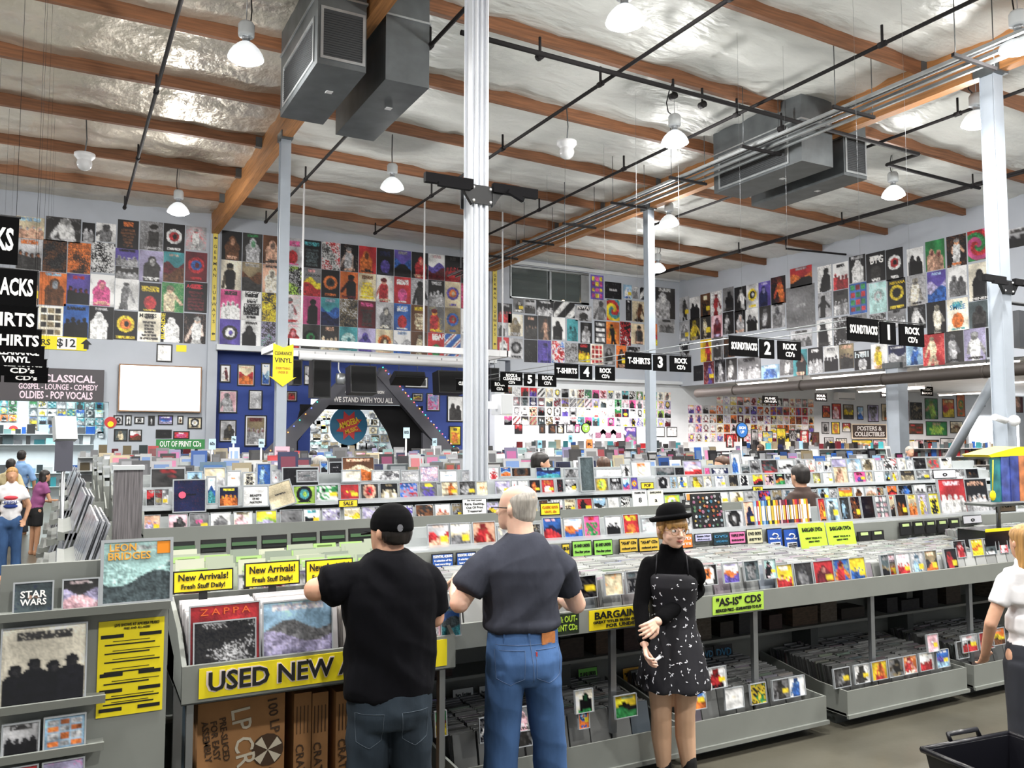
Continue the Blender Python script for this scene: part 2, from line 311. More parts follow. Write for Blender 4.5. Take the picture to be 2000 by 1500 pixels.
c2 = column('support_column', 3.85, 17, 8.16, 'white steel column behind the yellow arrow sign', pipes=False)
c3 = column('support_column', 13.08, 8, 7.92, 'white steel column nearest the right picture edge with a diagonal brace', .24, False)
c4 = column('support_column', 13.08, 17, 7.92, 'white steel column behind the hanging aisle three sign', pipes=False)
c5 = column('support_column', XR+.1, 16.32, 4.16, 'short steel column holding up the right header wall', .42, False)
bc = MB(); a = Vector((13.3, 8.2, 4.1)); 
br5 = MB().tube([(XR+.1, 13.2, 3.95), (XR+.1, 14.9, 1.3)], .14, 4).build('brace', MATS['steel_grey']); tag(br5, 'diagonal steel brace beside the right white column', 'brace', kind='structure')
# ================================================================ LAMPS AND ROOF SERVICES
M('lamp_glow', 'ffffff', .5, emit=12); M('reflector', 'e4e8ea', .3, emit=.55); M('housing', 'c8ccce', .4)
def lamp_mesh():
    r = .25
    g = MB().lathe([(.0, -.075), (.1, -.066), (.18, -.04), (.235, .0), (.238, .01)], n=24).mesh('lens', MATS['lamp_glow'])
    f = MB().lathe([(.25, 0), (.255, .012), (.235, .07), (.19, .14), (.13, .2), (.08, .235)], n=24).mesh('reflector', MATS['reflector'])
    n = MB().lathe([(.08, .23), (.055, .26), (.055, .33), (.075, .33)], n=14).mesh('neck', MATS['steel']); h = MB().lathe([(.0, .33), (.11, .33), (.115, .36), (.115, .5), (.09, .54), (.0, .55)], n=16).mesh('ballast_housing', MATS['housing'])
    return g, f, n, h
LM = lamp_mesh(); LDATA = bpy.data.lights.new('lamp_light', 'AREA'); LDATA.shape = 'DISK'; LDATA.size = .5; LDATA.energy = LAMP_W; LDATA.color = (1, .985, .94); LDATA.spread = math.radians(165)
LUP = bpy.data.lights.new('glow_light', 'POINT'); LUP.shadow_soft_size = .12; LUP.energy = LAMP_W*.8; LUP.color = (1, .985, .95)   # light leaving the glass reflector sideways and up
def high_bay(p, label):
    t = thing('high_bay_lamp', label, 'lamp', tuple(p), random.uniform(0, 3), 'high bay lamps hanging from the roof')
    for me in LM: link(me.name, me, t)
    top = zp(p[0])+.26-p[2]; MB().tube([(0, 0, .55), (0, 0, top)], .006, 6).build('hanger', MATS['steel'], t)
    MB().tube([(.03, 0, .53), (.12, .02, .62), (.15, .03, .8), (.08, .02, top-.12), (.0, 0, top)], .011, 6).build('power_cord', MATS['black'], t)
    l = bpy.data.objects.new('lamp_light', LDATA); COL.objects.link(l); l.parent = t; l.location = (0, 0, -.09)
    l = bpy.data.objects.new('glow_light', LUP); COL.objects.link(l); l.parent = t; l.location = (0, 0, -.22); return t
random.seed(3)
for (px, py), lb in {(480, 115): 'lit high bay lamp left of the twin metal air ducts', (348, 415): 'lit high bay lamp in front of the posters near the wooden girder end', (766, 368): 'lit high bay lamp just left of the screen bracket column',
        (1220, 45): 'large lit high bay lamp at the top edge of the picture', (1318, 280): 'lit high bay lamp with a teal cap left of the second air duct', (1307, 438): 'lit high bay lamp beside the slim column under the second duct',
        (1285, 528): 'smallest lit high bay lamp nearest the far corner', (1908, 243): 'lit high bay lamp touching the right white column', (1745, 383): 'lit high bay lamp near the right header wall', (1990, 95): 'lit high bay lamp cut by the top right picture edge'}.items(): high_bay(PZ(7.5, px, py), lb)
for i, (x, y) in enumerate([(-2.6, 3), (2.3, 3.2), (6.2, 2.0), (-3.2, 7.6), (-3.2, 14), (-3.2, 21), (10.5, 2.4), (15.5, 3.4), (19, 7), (6.3, -2.5), (1.5, -2.5), (12.5, -2.5)]): high_bay((x, y, 7.5), 'lit high bay lamp outside the picture, number %s over the front aisles' % nth(i+1))
for (px, py), lb in {(165, 318): 'white hanging dome camera at far left', (1107, 295): 'white hanging dome camera over the middle of the shop'}.items():
    p = PZ(7.75, px, py); t = thing('dome_camera', lb, 'camera', tuple(p), 0, 'dome cameras'); MB().lathe([(0, .19), (.2, .19), (.2, .13), (.17, .1), (.13, .05), (.13, 0)], n=18).build('collar', MATS['white'], t); MB().ball((0, 0, -.02), .15, 16).build('dome', M('dome', 'e2e2e4', .15), t); MB().tube([(0, 0, .19), (.03, 0, .5), (0, 0, zp(p.x)+.2-p.z)], .012).build('cord', MATS['galv'], t)
# air ducts: twin plenums straddling the girders
def duct(name, label, boxes, grilles):
    d = thing(name, label, 'air duct', (boxes[0][0], boxes[0][2], boxes[0][4])); o = Vector(d.location)
    for b in boxes:
        b = [b[i]-o[i//2] for i in range(6)]; pl = MB().box(*b).build('plenum', MATS['galv'], d)
        MB().box(b[0]-.02, b[1]+.02, b[2]-.02, b[3]+.02, b[5]-.5, b[5]-.47).build('flange', MATS['galv_light'], d)
        MB().cbox(((b[0]*.4+b[1]*.6), b[2]*.6+b[3]*.4, b[4]-.004), (.1, .1, .006)).build('sticker', MATS['white'], d)
    for face, a0, a1, z0, z1, v in grilles:
        g = MB(); fr = MB(); n = int((z1-z0)/.035)
        if face == 'x':
            v -= o.x; a0 -= o.y; a1 -= o.y
            for i in range(n): g.box(v-.012, v+.005, a0, a1, z0-o.z+i*.035, z0-o.z+i*.035+.014)
            g.box(v-.002, v+.002, a0, a1, z0-o.z, z1-o.z)
            for q in ((a0-.04, a1+.04, z0-.04, z0), (a0-.04, a1+.04, z1, z1+.04), (a0-.04, a0, z0, z1), (a1, a1+.04, z0, z1)): fr.box(v-.02, v, q[0], q[1], q[2]-o.z, q[3]-o.z)
        else:
            v -= o.y; a0 -= o.x; a1 -= o.x
            for i in range(n): g.box(a0, a1, v-.012, v+.005, z0-o.z+i*.035, z0-o.z+i*.035+.014)
            g.box(a0, a1, v-.002, v+.002, z0-o.z, z1-o.z)
            for q in ((a0-.04, a1+.04, z0-.04, z0), (a0-.04, a1+.04, z1, z1+.04), (a0-.04, a0, z0, z1), (a1, a1+.04, z0, z1)): fr.box(q[0], q[1], v-.02, v, q[2]-o.z, q[3]-o.z)
        k = g.build('grille', MATS['grille'], d); fr.build('grille_frame', MATS['galv_light'], k)
    return d
DUCT1 = duct('air_duct', 'big twin metal air duct hanging over the wooden girder at upper left', [(2.99, 3.70, 11.35, 13.6, 7.3, 8.8), (4.03, 4.72, 11.45, 14.0, 7.32, 8.8)], [('x', 11.55, 13.35, 7.42, 8.0, 2.99), ('y', 3.07, 3.64, 7.42, 8.1, 11.35)])
DUCT2 = duct('air_duct', 'second twin metal air duct under the pipes at upper right', [(12.05, 12.88, 11.0, 13.4, 7.25, 8.55), (13.3, 13.95, 11.1, 13.6, 7.2, 8.45)], [('x', 11.35, 13.2, 7.33, 7.95, 12.05), ('y', 13.38, 13.9, 7.3, 8.0, 11.1)])
# sprinkler pipes
def pipe(label, pts, r=.032, drops=(), name='sprinkler_pipe'):
    o = Vector(pts[0]); t = thing(name, label, 'pipe', tuple(o), 0, 'black sprinkler pipes under the roof'); MB().tube([Vector(p)-o for p in pts], r, 8).build('pipe_run', MATS['pipe_black'], t)
    a, b = Vector(pts[0])-o, Vector(pts[-1])-o
    for f in drops:
        p = a.lerp(b, f); MB().tube([p+Vector((0, 0, .0)), p+Vector((0, 0, .3))], .022, 6).build('hanger', MATS['pipe_black'], t); MB().tube([p-Vector((0, .06, 0)), p+Vector((0, .06, 0))], r*1.5, 8).build('coupling', MATS['pipe_black'], t)
    return t
DR = (.12, .3, .45, .62, .8, 1.)
for x, y0, y1, lb in ((1.25, 2, 23.4, 'sprinkler pipe left of the wooden girder'), (4.75, 2, 23.1, 'sprinkler pipe just right of the wooden girder'), (7.8, 2, 22.9, 'sprinkler pipe passing behind the bracket column'), (10.75, 2, 22.7, 'sprinkler pipe left of the second air duct'), (14.3, 2, 18.4, 'sprinkler pipe right of the second air duct'), (18.75, 2, 24.2, 'long sprinkler pipe nearest the right header wall')):
    pipe(lb, [(x, y0, 8.0), (x, y1, 8.0)], .032, DR)
pipe('second thinner pipe beside the pipe nearest the right wall', [(18.95, 2, 8.12), (18.95, 24.2, 8.12)], .024)
pipe('feed pipe crossing the roof from left to right with a zigzag', [(4.9, 10.7, 7.9), (15.35, 10.95, 7.9), (15.35, 11.7, 7.9), (18.7, 11.8, 7.9)], .04, (.1, .3, .35, .5))
pipe('short branch pipe at the right wall', [(18.75, 17.8, 7.97), (18.75, 17.8, 7.7), (20.6, 17.2, 7.6)], .03)
# cable tray along the second girder
tr = thing('cable_tray', 'long cable tray with rods and brackets along the second girder', 'cable tray', (11.2, 0, 7.5))
for dx in (0, .3, .55): MB().box(dx, dx+.05, 2, 25.5, 0, .05).build('rail', MATS['galv_light'], tr)
for dx in (.1, .18, .24, .4, .47): MB().tube([(dx, 2, .07), (dx, 25.5, .07)], .018, 6).build('cable', MATS['pipe_black' if dx in (.18, .4) else 'steel'], tr)
for i in range(11): y = 3+2.1*i; MB().box(-.25, .75, y, y+.05, -.05, 0).build('bracket', MATS['pipe_black'], tr); [MB().tube([(q, y+.02, 0), (q, y+.02, 1.1)], .008, 5).build('hanger_rod', MATS['galv'], tr) for q in (-.2, .7)]
# services under the header wall: big duct and strip lights
dz = 3.77; dd = thing('duct_pipe', 'long dark round duct under the right header wall', 'air duct', (20.6, 24, dz)); MB().tube([(0, 0, 0), (0, -22, 0)], .16, 16).build('tube', M('duct_dark', '3c3632', .6, metal=.1), dd)
for y in range(-20, 0, 3): MB().tube([(0, y, 0), (0, y+.08, 0)], .17, 16).build('band', MATS['duct_dark'], dd); MB().tube([(0, y, .2), (0, y, .5)], .01, 5).build('strap', MATS['galv'], dd)
M('tube_glow', 'fff4ea', .5, emit=9)
for i, (x, z, y0, y1) in enumerate(((22.1, 4.1, 13, 16), (22.1, 4.1, 17, 20), (22.1, 4.1, 21, 23.5), (23.6, 3.95, 10, 13), (23.6, 3.95, 15, 18), (24.5, 3.9, 19, 22), (28, 3.95, 14, 17), (28, 3.95, 20, 23), (33, 3.95, 14, 17), (33, 3.95, 20, 23))):
    t = thing('strip_light', 'thin lit fluorescent strip light, %s under the header wall' % nth(i+1), 'light', (x, y0, z), 0, 'strip lights in the annex'); MB().box(-.06, .06, 0, y1-y0, .03, .1).build('body', MATS['white'], t); MB().tube([(0, .05, .01), (0, y1-y0-.05, .01)], .022, 8).build('tube', MATS['tube_glow'], t)
    MB().tube([(0, .4, .1), (0, .4, 4.32-z)], .008, 5).build('hanger', MATS['steel'], t)
def area(name, loc, size, e, col=(1, 1, 1), rot=(0, 0, 0), sy=None):
    l = bpy.data.lights.new(name, 'AREA'); l.size = size; l.energy = e; l.color = col
    if sy: l.shape = 'RECTANGLE'; l.size_y = sy
    o = bpy.data.objects.new(name, l); COL.objects.link(o); o.location = loc; o.rotation_euler = rot; return o
for x in (24, 29, 35): area('annex_fill', (x, 21.5, 4.1), 3, 620, (1, .88, .8), (math.radians(-12), 0, 0), 4)  # unseen area lights added to brighten the annex beyond its strip lights
for x in (15, 18.5): area('lower_wall_fill', (x, 24.6, 4.25), 3, 210, (1, .92, .9), (math.radians(-25), 0, 0), .3)  # added area lights with no fixture, lifting the sleeves on the lower wall
area('far_room_fill', (-1.5, 30, 4.4), 4, 560, (.9, 1, 1), sy=4); area('far_room_fill', (8.2, 30.5, 4.4), 4, 480, (.97, 1, .97), sy=4)  # unseen fill added to brighten the rooms behind the openings
# ================================================================ POSTERS AND SIGNS
random.seed(11)
M('sign_black', '070708', .9, spec=.1); M('sign_grey', '4a464a', .5); M('letter_white', 'f4f2f0', .5); M('sign_yellow', 'f0dc1c', .5); M('letter_black', '121212', .5); M('paper_pink', 'f0b8c8', .6); M('sign_lime', 'b8dc3c', .5); M('sign_green', '2f7a40', .5)
M('letter_pink', 'f0d8e4', .5); M('letter_yellow', 'e4c428', .5); M('rail_white', 'dfe2e4', .4)
SEED = [0]
def wall_print(plane, v, box, spec, label, name='poster', cat='poster', group=None, frame=None, border=None, off=0., nx=None, gloss=False, t=.006):
    x0, y0, x1, y1 = box; cx, cy = (x0+x1)/2, (y0+y1)/2; f = PY if plane == 'Y' else PX
    b = f(v, cx, y1); h = f(v, cx, y0).z-b.z; ax = 0 if plane == 'Y' else 1; w = abs(f(v, x1, cy)[ax]-f(v, x0, cy)[ax])
    SEED[0] += 1; nx = nx or max(8, min(26, int((x1-x0)*.62))); ny = max(8, int(nx*h/w))
    me = print_mesh(spec, w, h, nx, ny, SEED[0], t=t, frame=frame, border=border, gloss=gloss, name=name)
    p = b+(Vector((0, -off-.001, 0)) if plane == 'Y' else Vector((-off-.001, 0, 0)))
    o = link(name, me, None, p, (0, 0, 0 if plane == 'Y' else -math.pi/2)); a, m = looks(spec)
    return tag(o, label.replace('#', '%s' % a).replace('@', m), cat, group)
def section(plane, v, off, sc, rows, where, group, **kw):
    """rows: [[(x0,y0,x1,y1,spec)...]...] in crop pixels"""
    rn_ = ['top', 'second', 'third', 'bottom', 'lowest']
    for r, row in enumerate(rows):
        for i, (a, b, c, d, s) in enumerate(row):
            wall_print(plane, v, (off[0]+a*sc, off[1]+b*sc, off[0]+c*sc, off[1]+d*sc), s, '# poster with @, %s in %s row %s' % (nth(i+1), rn_[r], where), group=group, **kw)
A1 = [[(120,95,345,265,'BcsS'),(355,100,630,290,'Fdwl'),(640,140,740,290,'Dkll'),(748,145,905,290,'Fwgd'),(915,120,1080,345,'TkBo'),(1090,130,1270,355,'Fgdl'),(1275,150,1440,370,'Ckwr'),(1450,170,1610,355,'Flwr')],
 [(120,262,325,510,'Bldo'),(330,275,518,525,'NkBd'),(525,295,705,535,'NBok'),(710,295,895,530,'Nwkl'),(900,345,1080,480,'Bplk'),(900,483,1080,580,'Bdll'),(1085,360,1270,600,'Pvdw'),(1275,370,1435,605,'LtMB'),(1445,370,1615,600,'CMrb')],
 [(230,525,298,780,'Pdsk'),(302,530,515,785,'PoBS'),(517,540,698,778,'Bpkr'),(700,545,890,790,'Pwms'),(895,580,1080,820,'Fwgl'),(1085,610,1255,838,'Hkyr'),(1260,610,1432,838,'FGcs'),(1440,605,1615,840,'TkMr')],
 [(295,790,488,1030,'GCed'),(490,780,688,1040,'Bbkk'),(690,795,883,1050,'Pkwl'),(885,830,1070,1055,'Ckyo'),(1073,838,1250,1070,'TCdk'),(1255,840,1428,1075,'Pkww'),(1432,850,1605,1085,'Fkws')]]
section('Y', YB, (0, 400), .25, A1, 'left of the girder', 'posters on the back wall left of the girder')
# regular poster grid between the two yellow vertical signs
GB = ['PkBs PdlG PBsd Hlmr Tkzt Nwrd Fkls Prok Hknp Lpbk Pkrs LwpM Bkrd Tkll PdlS'.split(),
      'FCke LeBd PsCd NkLl Lgyr Ckod FokM TcyB Fwrc Hrwm FldK Bkll Ccpo Nrmd Fkwl'.split(),
      'Bmwd TwkK NydY Fwlr Fmkd Ltbn Nedl TMdm PlgC Hbwr TBcy Fgry Cebr Pwrd Bdll'.split(),
      'Cpdw Pwkd NvdG PwrP CdkG Bdcs CtTT Pvpn CcoB Lwlb FBcd HrwG SbwR Tlkd Nrkw'.split()]
X0b = PY(YB, 432, 500).x; Z0b = PY(YB, 450, 450).z
for r, row in enumerate(GB):
    for i, s in enumerate(row):
        s = s.replace('K', 'k').replace('R', 'r'); w, h = .585, .885; SEED[0] += 1; me = print_mesh(s, w, h, 24, 36, SEED[0], t=.006, name='poster'); a, m = looks(s)
        o = link('poster', me, None, (X0b+.30+.607*i, YB-.001, Z0b-.905*(r+1)-.0+ .012*(r)), None)
        tag(o, '%s poster with %s, %s in %s row between the yellow signs' % (a, m, nth(i+1), ['top', 'second', 'third', 'bottom'][r]), 'poster', 'posters on the back wall above the stage')
C1 = [[(1215,550,1315,740,'Gpmy'),(1325,605,1455,735,'Ekgl'),(1470,625,1535,735,'PSwb'),(1540,640,1590,735,'Plgw'),(1600,650,1705,745,'Skww'),(1712,650,1875,890,'Pdlw')],
 [(490,770,600,920,'Bkrl'),(610,730,690,840,'Pgdw'),(695,740,785,850,'Bldk'),(790,750,925,870,'Bkll'),(927,760,1090,880,'Skww'),(1095,790,1222,910,'Hlkd'),(1235,740,1335,900,'Flgd'),(1340,740,1440,905,'Wyrt'),(1490,745,1535,905,'Pkdl'),(1540,755,1640,915,'FcBk'),(1745,895,1870,1000,'Blgd')],
 [(490,922,560,1028,'Pldk'),(570,855,685,1025,'PCel'),(695,865,800,1050,'Bkds'),(805,870,905,1055,'Fdsk'),(910,880,1015,1055,'Pwkd'),(1030,895,1115,1065,'Dttk'),(1135,920,1225,1080,'Pkld'),(1245,910,1335,1085,'Gkwl'),(1337,915,1440,1090,'Foky'),(1445,915,1528,1100,'Nrkl'),(1532,930,1640,1090,'Fcds'),(1690,930,1735,1100,'Lory')],
 [(485,1035,575,1140,'Prwd'),(580,1045,685,1205,'Clkg'),(695,1055,798,1230,'Nkkd'),(802,1060,905,1235,'Fppn'),(910,1065,1010,1235,'Nwrb'),(1015,1080,1113,1235,'Nlgd'),(1117,1085,1210,1230,'Bkyr'),(1215,1090,1312,1250,'GCrr'),(1315,1090,1405,1250,'Pgdl'),(1415,1100,1495,1275,'Poks'),(1500,1110,1600,1200,'Nkdl')]]
section('Y', YB, (850, 400), .25, C1, 'by the office window', 'posters on the back wall right of the stage')
def o8(L): return [(a+800, b, c+800, d, s) for a, b, c, d, s in L]
D1 = [[(110,720,185,905,'Fldg'),(190,720,270,890,'Dwkd'),(275,695,350,875,'TBkc'),(355,675,440,865,'Fwrk'),(450,645,535,830,'Pgkd'),(540,640,632,832,'Fkwd'),(636,620,725,805,'Clyk'),(730,600,822,790,'Ppnv'),(826,560,940,775,'Fkor'),(975,485,1145,640,'Lrok'),(1190,475,1300,680,'Fwkd'),(1310,450,1433,660,'Bwrk'),(1437,395,1565,605,'Pkwl'),(1570,370,1720,600,'Hkwd'),(1725,340,1860,585,'Ckwr'),(1890,335,2020,545,'Dwkd')]+o8([(1235,275,1385,510,'DGsM'),(1400,235,1555,480,'Fkwo'),(1565,195,1712,435,'WmGr')]),
 [(190,888,270,1055,'Fkye'),(275,865,355,1045,'Fdck'),(360,850,445,1035,'PPMv'),(450,835,535,1010,'Fkld'),(540,825,625,1000,'Pkls'),(630,810,725,985,'Dwkl'),(735,790,825,970,'Fdlk'),(830,765,935,960,'Plgk'),(945,630,1170,970,'Eggl'),(1195,685,1300,880,'Flkk'),(1315,665,1430,860,'Bdlk'),(1440,610,1575,850,'GbrG'),(1595,605,1730,845,'CTTl'),(1740,575,1880,820,'Ckyk')]+o8([(1090,545,1238,785,'FlCk'),(1250,515,1395,755,'Lpvb'),(1410,480,1560,715,'Dwgd'),(1575,450,1735,745,'PCkd')]),
 [(110,910,185,1070,'Plgw'),(110,1080,188,1230,'Ndlk'),(275,1050,360,1225,'Fyro'),(365,1035,450,1215,'Pgdl'),(455,1030,540,1190,'NdBk'),(980,978,1145,1110,'Blgd'),(1185,895,1305,1105,'Fwkd'),(1315,875,1430,1095,'Ndlk'),(1440,855,1575,1070,'Tgkd'),(1600,850,1725,1070,'Nldk')]+o8([(940,815,1078,960,'Bglk'),(1095,782,1235,970,'Fkwl'),(1245,755,1395,1008,'FkCd'),(1405,730,1570,985,'HCto'),(1575,750,1735,960,'Pzdk')]),
 [(220,1255,295,1375,'Ekd'),(300,1225,380,1400,'FMps'),(385,1210,470,1385,'Fkll'),(475,1200,560,1370,'Fdwk'),(565,1190,745,1360,'Bglk'),(750,1250,890,1360,'TSbw'),(895,1200,998,1330,'Fgwk'),(1000,1130,1110,1335,'Ptks'),(1115,1115,1232,1315,'Bklw'),(1237,1105,1355,1300,'Bwkg'),(1360,1085,1473,1280,'Beds'),(1477,1135,1605,1290,'Hkwl'),(1610,1085,1735,1280,'Fwys'),(1745,1095,1880,1275,'Lnlg'),(1884,1095,2010,1250,'FSbw')]+o8([(1215,1005,1383,1255,'Frcs'),(1387,985,1533,1230,'Fdlk'),(1537,965,1705,1215,'Fvwd'),(1712,960,1745,1190,'Ekd')])]
section('X', XR, (1300, 400), .25, D1, 'on the header wall', 'posters on the right header wall')
wall_print('X', XR, (1960, 440, 2060, 478), 'Blkd', 'wide dark group poster above the right column bracket')
# lettered posters: raised print
def poster_word(plane, v, s, px, py, hpx, mat, bold=.03, rot=0., width=None):
    p = (PY if plane == 'Y' else PX)(v-.012, px, py); q = (PY if plane == 'Y' else PX)(v-.012, px, py-hpx)
    near = min((o for o in COL.objects if o.name.startswith('poster')), key=lambda o: (o.location+Vector((0, 0, .45))-p).length)
    o = link('printed_title', text_mesh(s, mat, q.z-p.z, bold, ext=.001), near); M4 = near.matrix_basis.inverted() @ p; M4.y = -.008; o.location = M4; o.rotation_euler = (0, -rot, 0)
    if width: xs = [w.co.x for w in o.data.vertices]; o.scale = (width/(max(xs)-min(xs)), 1, 1)
    return o
poster_word('Y', YB, 'BLONDIE', 319, 637, 7, M('print_yellow', 'e8d41c', .5), .03, math.pi/2*1.0, .75)
poster_word('Y', YB, 'FEAR', 857, 658, 10, MATS['letter_white'], .02, 0, .5)
for i, s in enumerate(('IGGY', 'AND THE', 'STOOGES')): poster_word('Y', YB, s, 493, 575+i*11.5, (9, 5, 8)[i], MATS['letter_black'], .02, 0, (.42, .32, .5)[i])
poster_word('Y', YB, 'JOHNSON', 611, 538, 4.5, MATS['letter_black'], .02, 0, .48); poster_word('Y', YB, 'U2', 789, 602, 9, M('print_blue', '7aa8f0', .5), .02, 0, .3)
poster_word('X', XR, 'BTG', 1712, 508, 14, MATS['letter_white'], .03, 0, .45); poster_word('X', XR, 'hell', 1683, 693, 12, M('print_grey', 'c8d4d8', .5), .02, 0, .5); poster_word('Y', YB, 'N.W.A', 1139, 601, 6, MATS['letter_white'], .02, 0, .5)
poster_word('X', XR, 'SMILE', 1870, 600, 10, M('print_sea', '3c80a8', .5), .02, 0, .45); poster_word('X', XR, 'NIRVANA', 1752, 552, 6, MATS['letter_yellow'], .02, 0, .5); poster_word('X', XR, 'EMINEM', 1912, 583, 5, MATS['letter_white'], .02, 0, .55)
poster_word('Y', YB, 'AC/DC', 380, 560, 7, M('print_red', 'd03048', .5), .03, 0, .45); poster_word('Y', YB, 'MISFITS', 289, 617, 8, MATS['letter_black'], .02, 0, .45)
# yellow vertical signs
def board(name, label, cat, plane_y, box, mat, t=.02, group=None, plane='Y'):
    f = PY if plane == 'Y' else PX; x0, y0, x1, y1 = box; cx = (x0+x1)/2; b = f(plane_y, cx, y1); h = f(plane_y, cx, y0).z-b.z; ax = 0 if plane == 'Y' else 1
    w = abs(f(plane_y, x1, (y0+y1)/2)[ax]-f(plane_y, x0, (y0+y1)/2)[ax]); o = thing(name, label, cat, tuple(b), 0 if plane == 'Y' else -math.pi/2, group)
    MB().box(-w/2, w/2, -t, 0, 0, h).build('board', mat, o); o['w'] = w; o['h'] = h; return o, w, h
for px, y0, y1, wpx, lb in ((416, 452, 665, 9, 'narrow yellow vertical subway sign below the wooden girder end'), (966, 515, 682, 8, 'narrow yellow vertical subway sign left of the office window')):
    o, w, h = board('vertical_sign', lb, 'sign', YB-.12, (px-wpx/2, y0, px+wpx/2, y1), M('sign_mustard', 'd8c45a', .6))
    for i, c in enumerate('GERMAN SUBWAYS'):
        if c != ' ': lettering(c, MATS['letter_black'], o, 0, -.022, h*(.86-.053*i), .1, .01)
    for z in (h*.94, h*.06): MB().prism([(-.05, z), (0, z-.05), (0, z-.02), (.05, z-.02), (.05, z+.02), (0, z+.02), (0, z+.05)], -.024, -.021).build('arrow', MATS['letter_black'], o)
# left wall signs
o, w, h = board('price_sign', 'yellow and white poster price sign with a black up arrow', 'sign', YB, (60, 657, 170, 683), MATS['sign_yellow']); MB().box(-.05, .42, -.024, -.02, .02, h-.02).build('white_field', MATS['white'], o); lettering('ERS', MATS['letter_black'], o, -.38, -.024, h/2, .16, .02); lettering('$12', MATS['letter_black'], o, .17, -.028, h/2, .22, .02); MB().prism([(.6, .05), (.72, .05), (.72, h*.5), (.8, h*.5), (.66, h-.04), (.52, h*.5), (.6, h*.5)], -.024, -.021).build('arrow', MATS['letter_black'], o)
o, w, h = board('section_sign', 'dark grey genre sign listing classical, gospel, lounge and pop vocals', 'sign', YB-.06, (-190, 716, 211, 781), MATS['sign_grey'], .03)
xr = w/2; lettering('CLASSICAL', MATS['letter_pink'], o, xr-.85, -.034, h*.68, .20, .035, 1.25); lettering('GOSPEL - LOUNGE - COMEDY', MATS['letter_pink'], o, xr-1.1, -.034, h*.42, .15, .03, 1.9); lettering('OLDIES - POP VOCALS', MATS['letter_pink'], o, xr-1.15, -.034, h*.16, .20, .035, 1.75)
tv = thing('television', 'large wall television with a blank white lit screen', 'television', tuple(PY(YB-.14, 313, 802))); MB().box(-1.1, 1.1, 0, .1, -.04, 1.3).build('bezel', M('tv_bezel', '8a6a50', .4), tv); MB().box(-1.06, 1.06, -.006, .0, .0, 1.26).build('screen', M('tv_glow', 'fff8f0', .3, emit=2.6), tv); MB().box(-.3, .3, .1, .14, .4, .9).build('wall_mount', MATS['black'], tv)
def pic(box, spec, label, v=YB, plane='Y', frame=.035, **kw): return wall_print(plane, v, box, spec, label, 'framed_picture', 'picture', kw.pop('group', 'framed pictures'), frame=frame, t=.012, **kw)
pic((305, 672, 336, 707), 'EwgC', 'small white framed notice above the television', border='w'); o, w, h = board('notice', 'tiny yellow notice right of the white framed notice', 'notice', YB, (344, 674, 364, 687), MATS['sign_yellow'], .005)
for i, (b, s) in enumerate([((221,811,240,830),'Clkd'),((244,811,257,831),'Fwkg'),((262,814,282,828),'Twkd'),((289,812,302,831),'Fkld'),((308,811,338,830),'Lpbv'),((346,812,358,829),'PCBc'),((366,815,394,838),'Cckw'),((222,838,249,862),'Fzck'),((251,839,277,862),'LwrB'),((304,839,335,856),'Ekd'),((338,842,370,858),'Trmw')]):
    pic(b, s, '%s framed picture with @, %s below the television' % ('#', nth(i+1)), group='pictures below the television')
o, w, h = board('shelf_sign', 'green shelf sign with white lettering left of the blue wall', 'sign', 23.6, (305, 858, 400, 877), MATS['sign_green']); lettering('OUT OF PRINT CDs', MATS['letter_white'], o, 0, -.024, h/2, .15, .02, w*.85); MB().tube([(0, .02, 0), (0, .02, -1.8)], .02).build('post', MATS['steel'], o)
# blue stage wall: framed pictures
S1 = [(145,310,250,485,'FwMc'),(315,310,485,520,'Lcro'),(545,295,640,515,'LwSb'),(135,560,315,785,'FPlg'),(425,560,560,750,'Elwl'),(140,850,305,1065,'Plde'),(385,805,600,1110,'BelM'),(795,570,900,670,'PBrk'),(965,320,1070,510,'Lldw')]
S2 = [(450,430,680,540,'Skdw'),(525,590,630,670,'LkyB'),(665,590,795,765,'NSmp'),(865,615,1025,870,'Dwdk'),(885,910,1000,1100,'Tyod')]
for i, (a, b, c, d, s) in enumerate(S1): pic((400+a*.2, 650+b*.2, 400+c*.2, 650+d*.2), s, '# framed picture with @, %s on the blue wall\'s left' % nth(i+1), 26.29, group='pictures on the blue stage wall', border='w')
for i, (a, b, c, d, s) in enumerate(S2): pic((700+a*.2, 650+b*.2, 700+c*.2, 650+d*.2), s, '# framed picture with @, %s on the blue wall\'s right' % nth(i+1), 26.29, group='pictures on the blue stage wall', border='w' if i < 4 else None)
# triangular stage arch
M('arch_grey', '5a5a62', .6); M('curtain', '0c0c10', .9)
ar = thing('stage_arch', 'dark grey triangular stage arch with lettered panel and coloured bulbs', 'stage arch', (8.2, 25, 0))
def apx(p, Y=25): q = PY(Y, *p); return (q.x-8.2, q.z)
MB().prism([apx((662, 742)), apx((690, 735)), apx((578, 862)), (apx((578, 900))[0], 0), (apx((505, 900))[0], 0), apx((505, 893))], -.1, .1).build('leg', MATS['arch_grey'], ar)
MB().prism([apx((741, 718)), apx((752, 720)), apx((897, 893)), (apx((897, 893))[0]+.1, 0), (apx((870, 893))[0]+.1, 0), apx((870, 893)), apx((735, 735))], -.12, .12).build('leg', MATS['arch_grey'], ar); MB().prism([apx((825, 845)), apx((885, 900)), (apx((885, 900))[0], 0), (apx((825, 900))[0], 0)], -.05, .1).build('leg', MATS['arch_grey'], ar)
MB().prism([apx((672, 735)), apx((742, 735)), apx((800, 791)), apx((632, 791))], -.06, .06).build('panel', MATS['arch_grey'], ar)
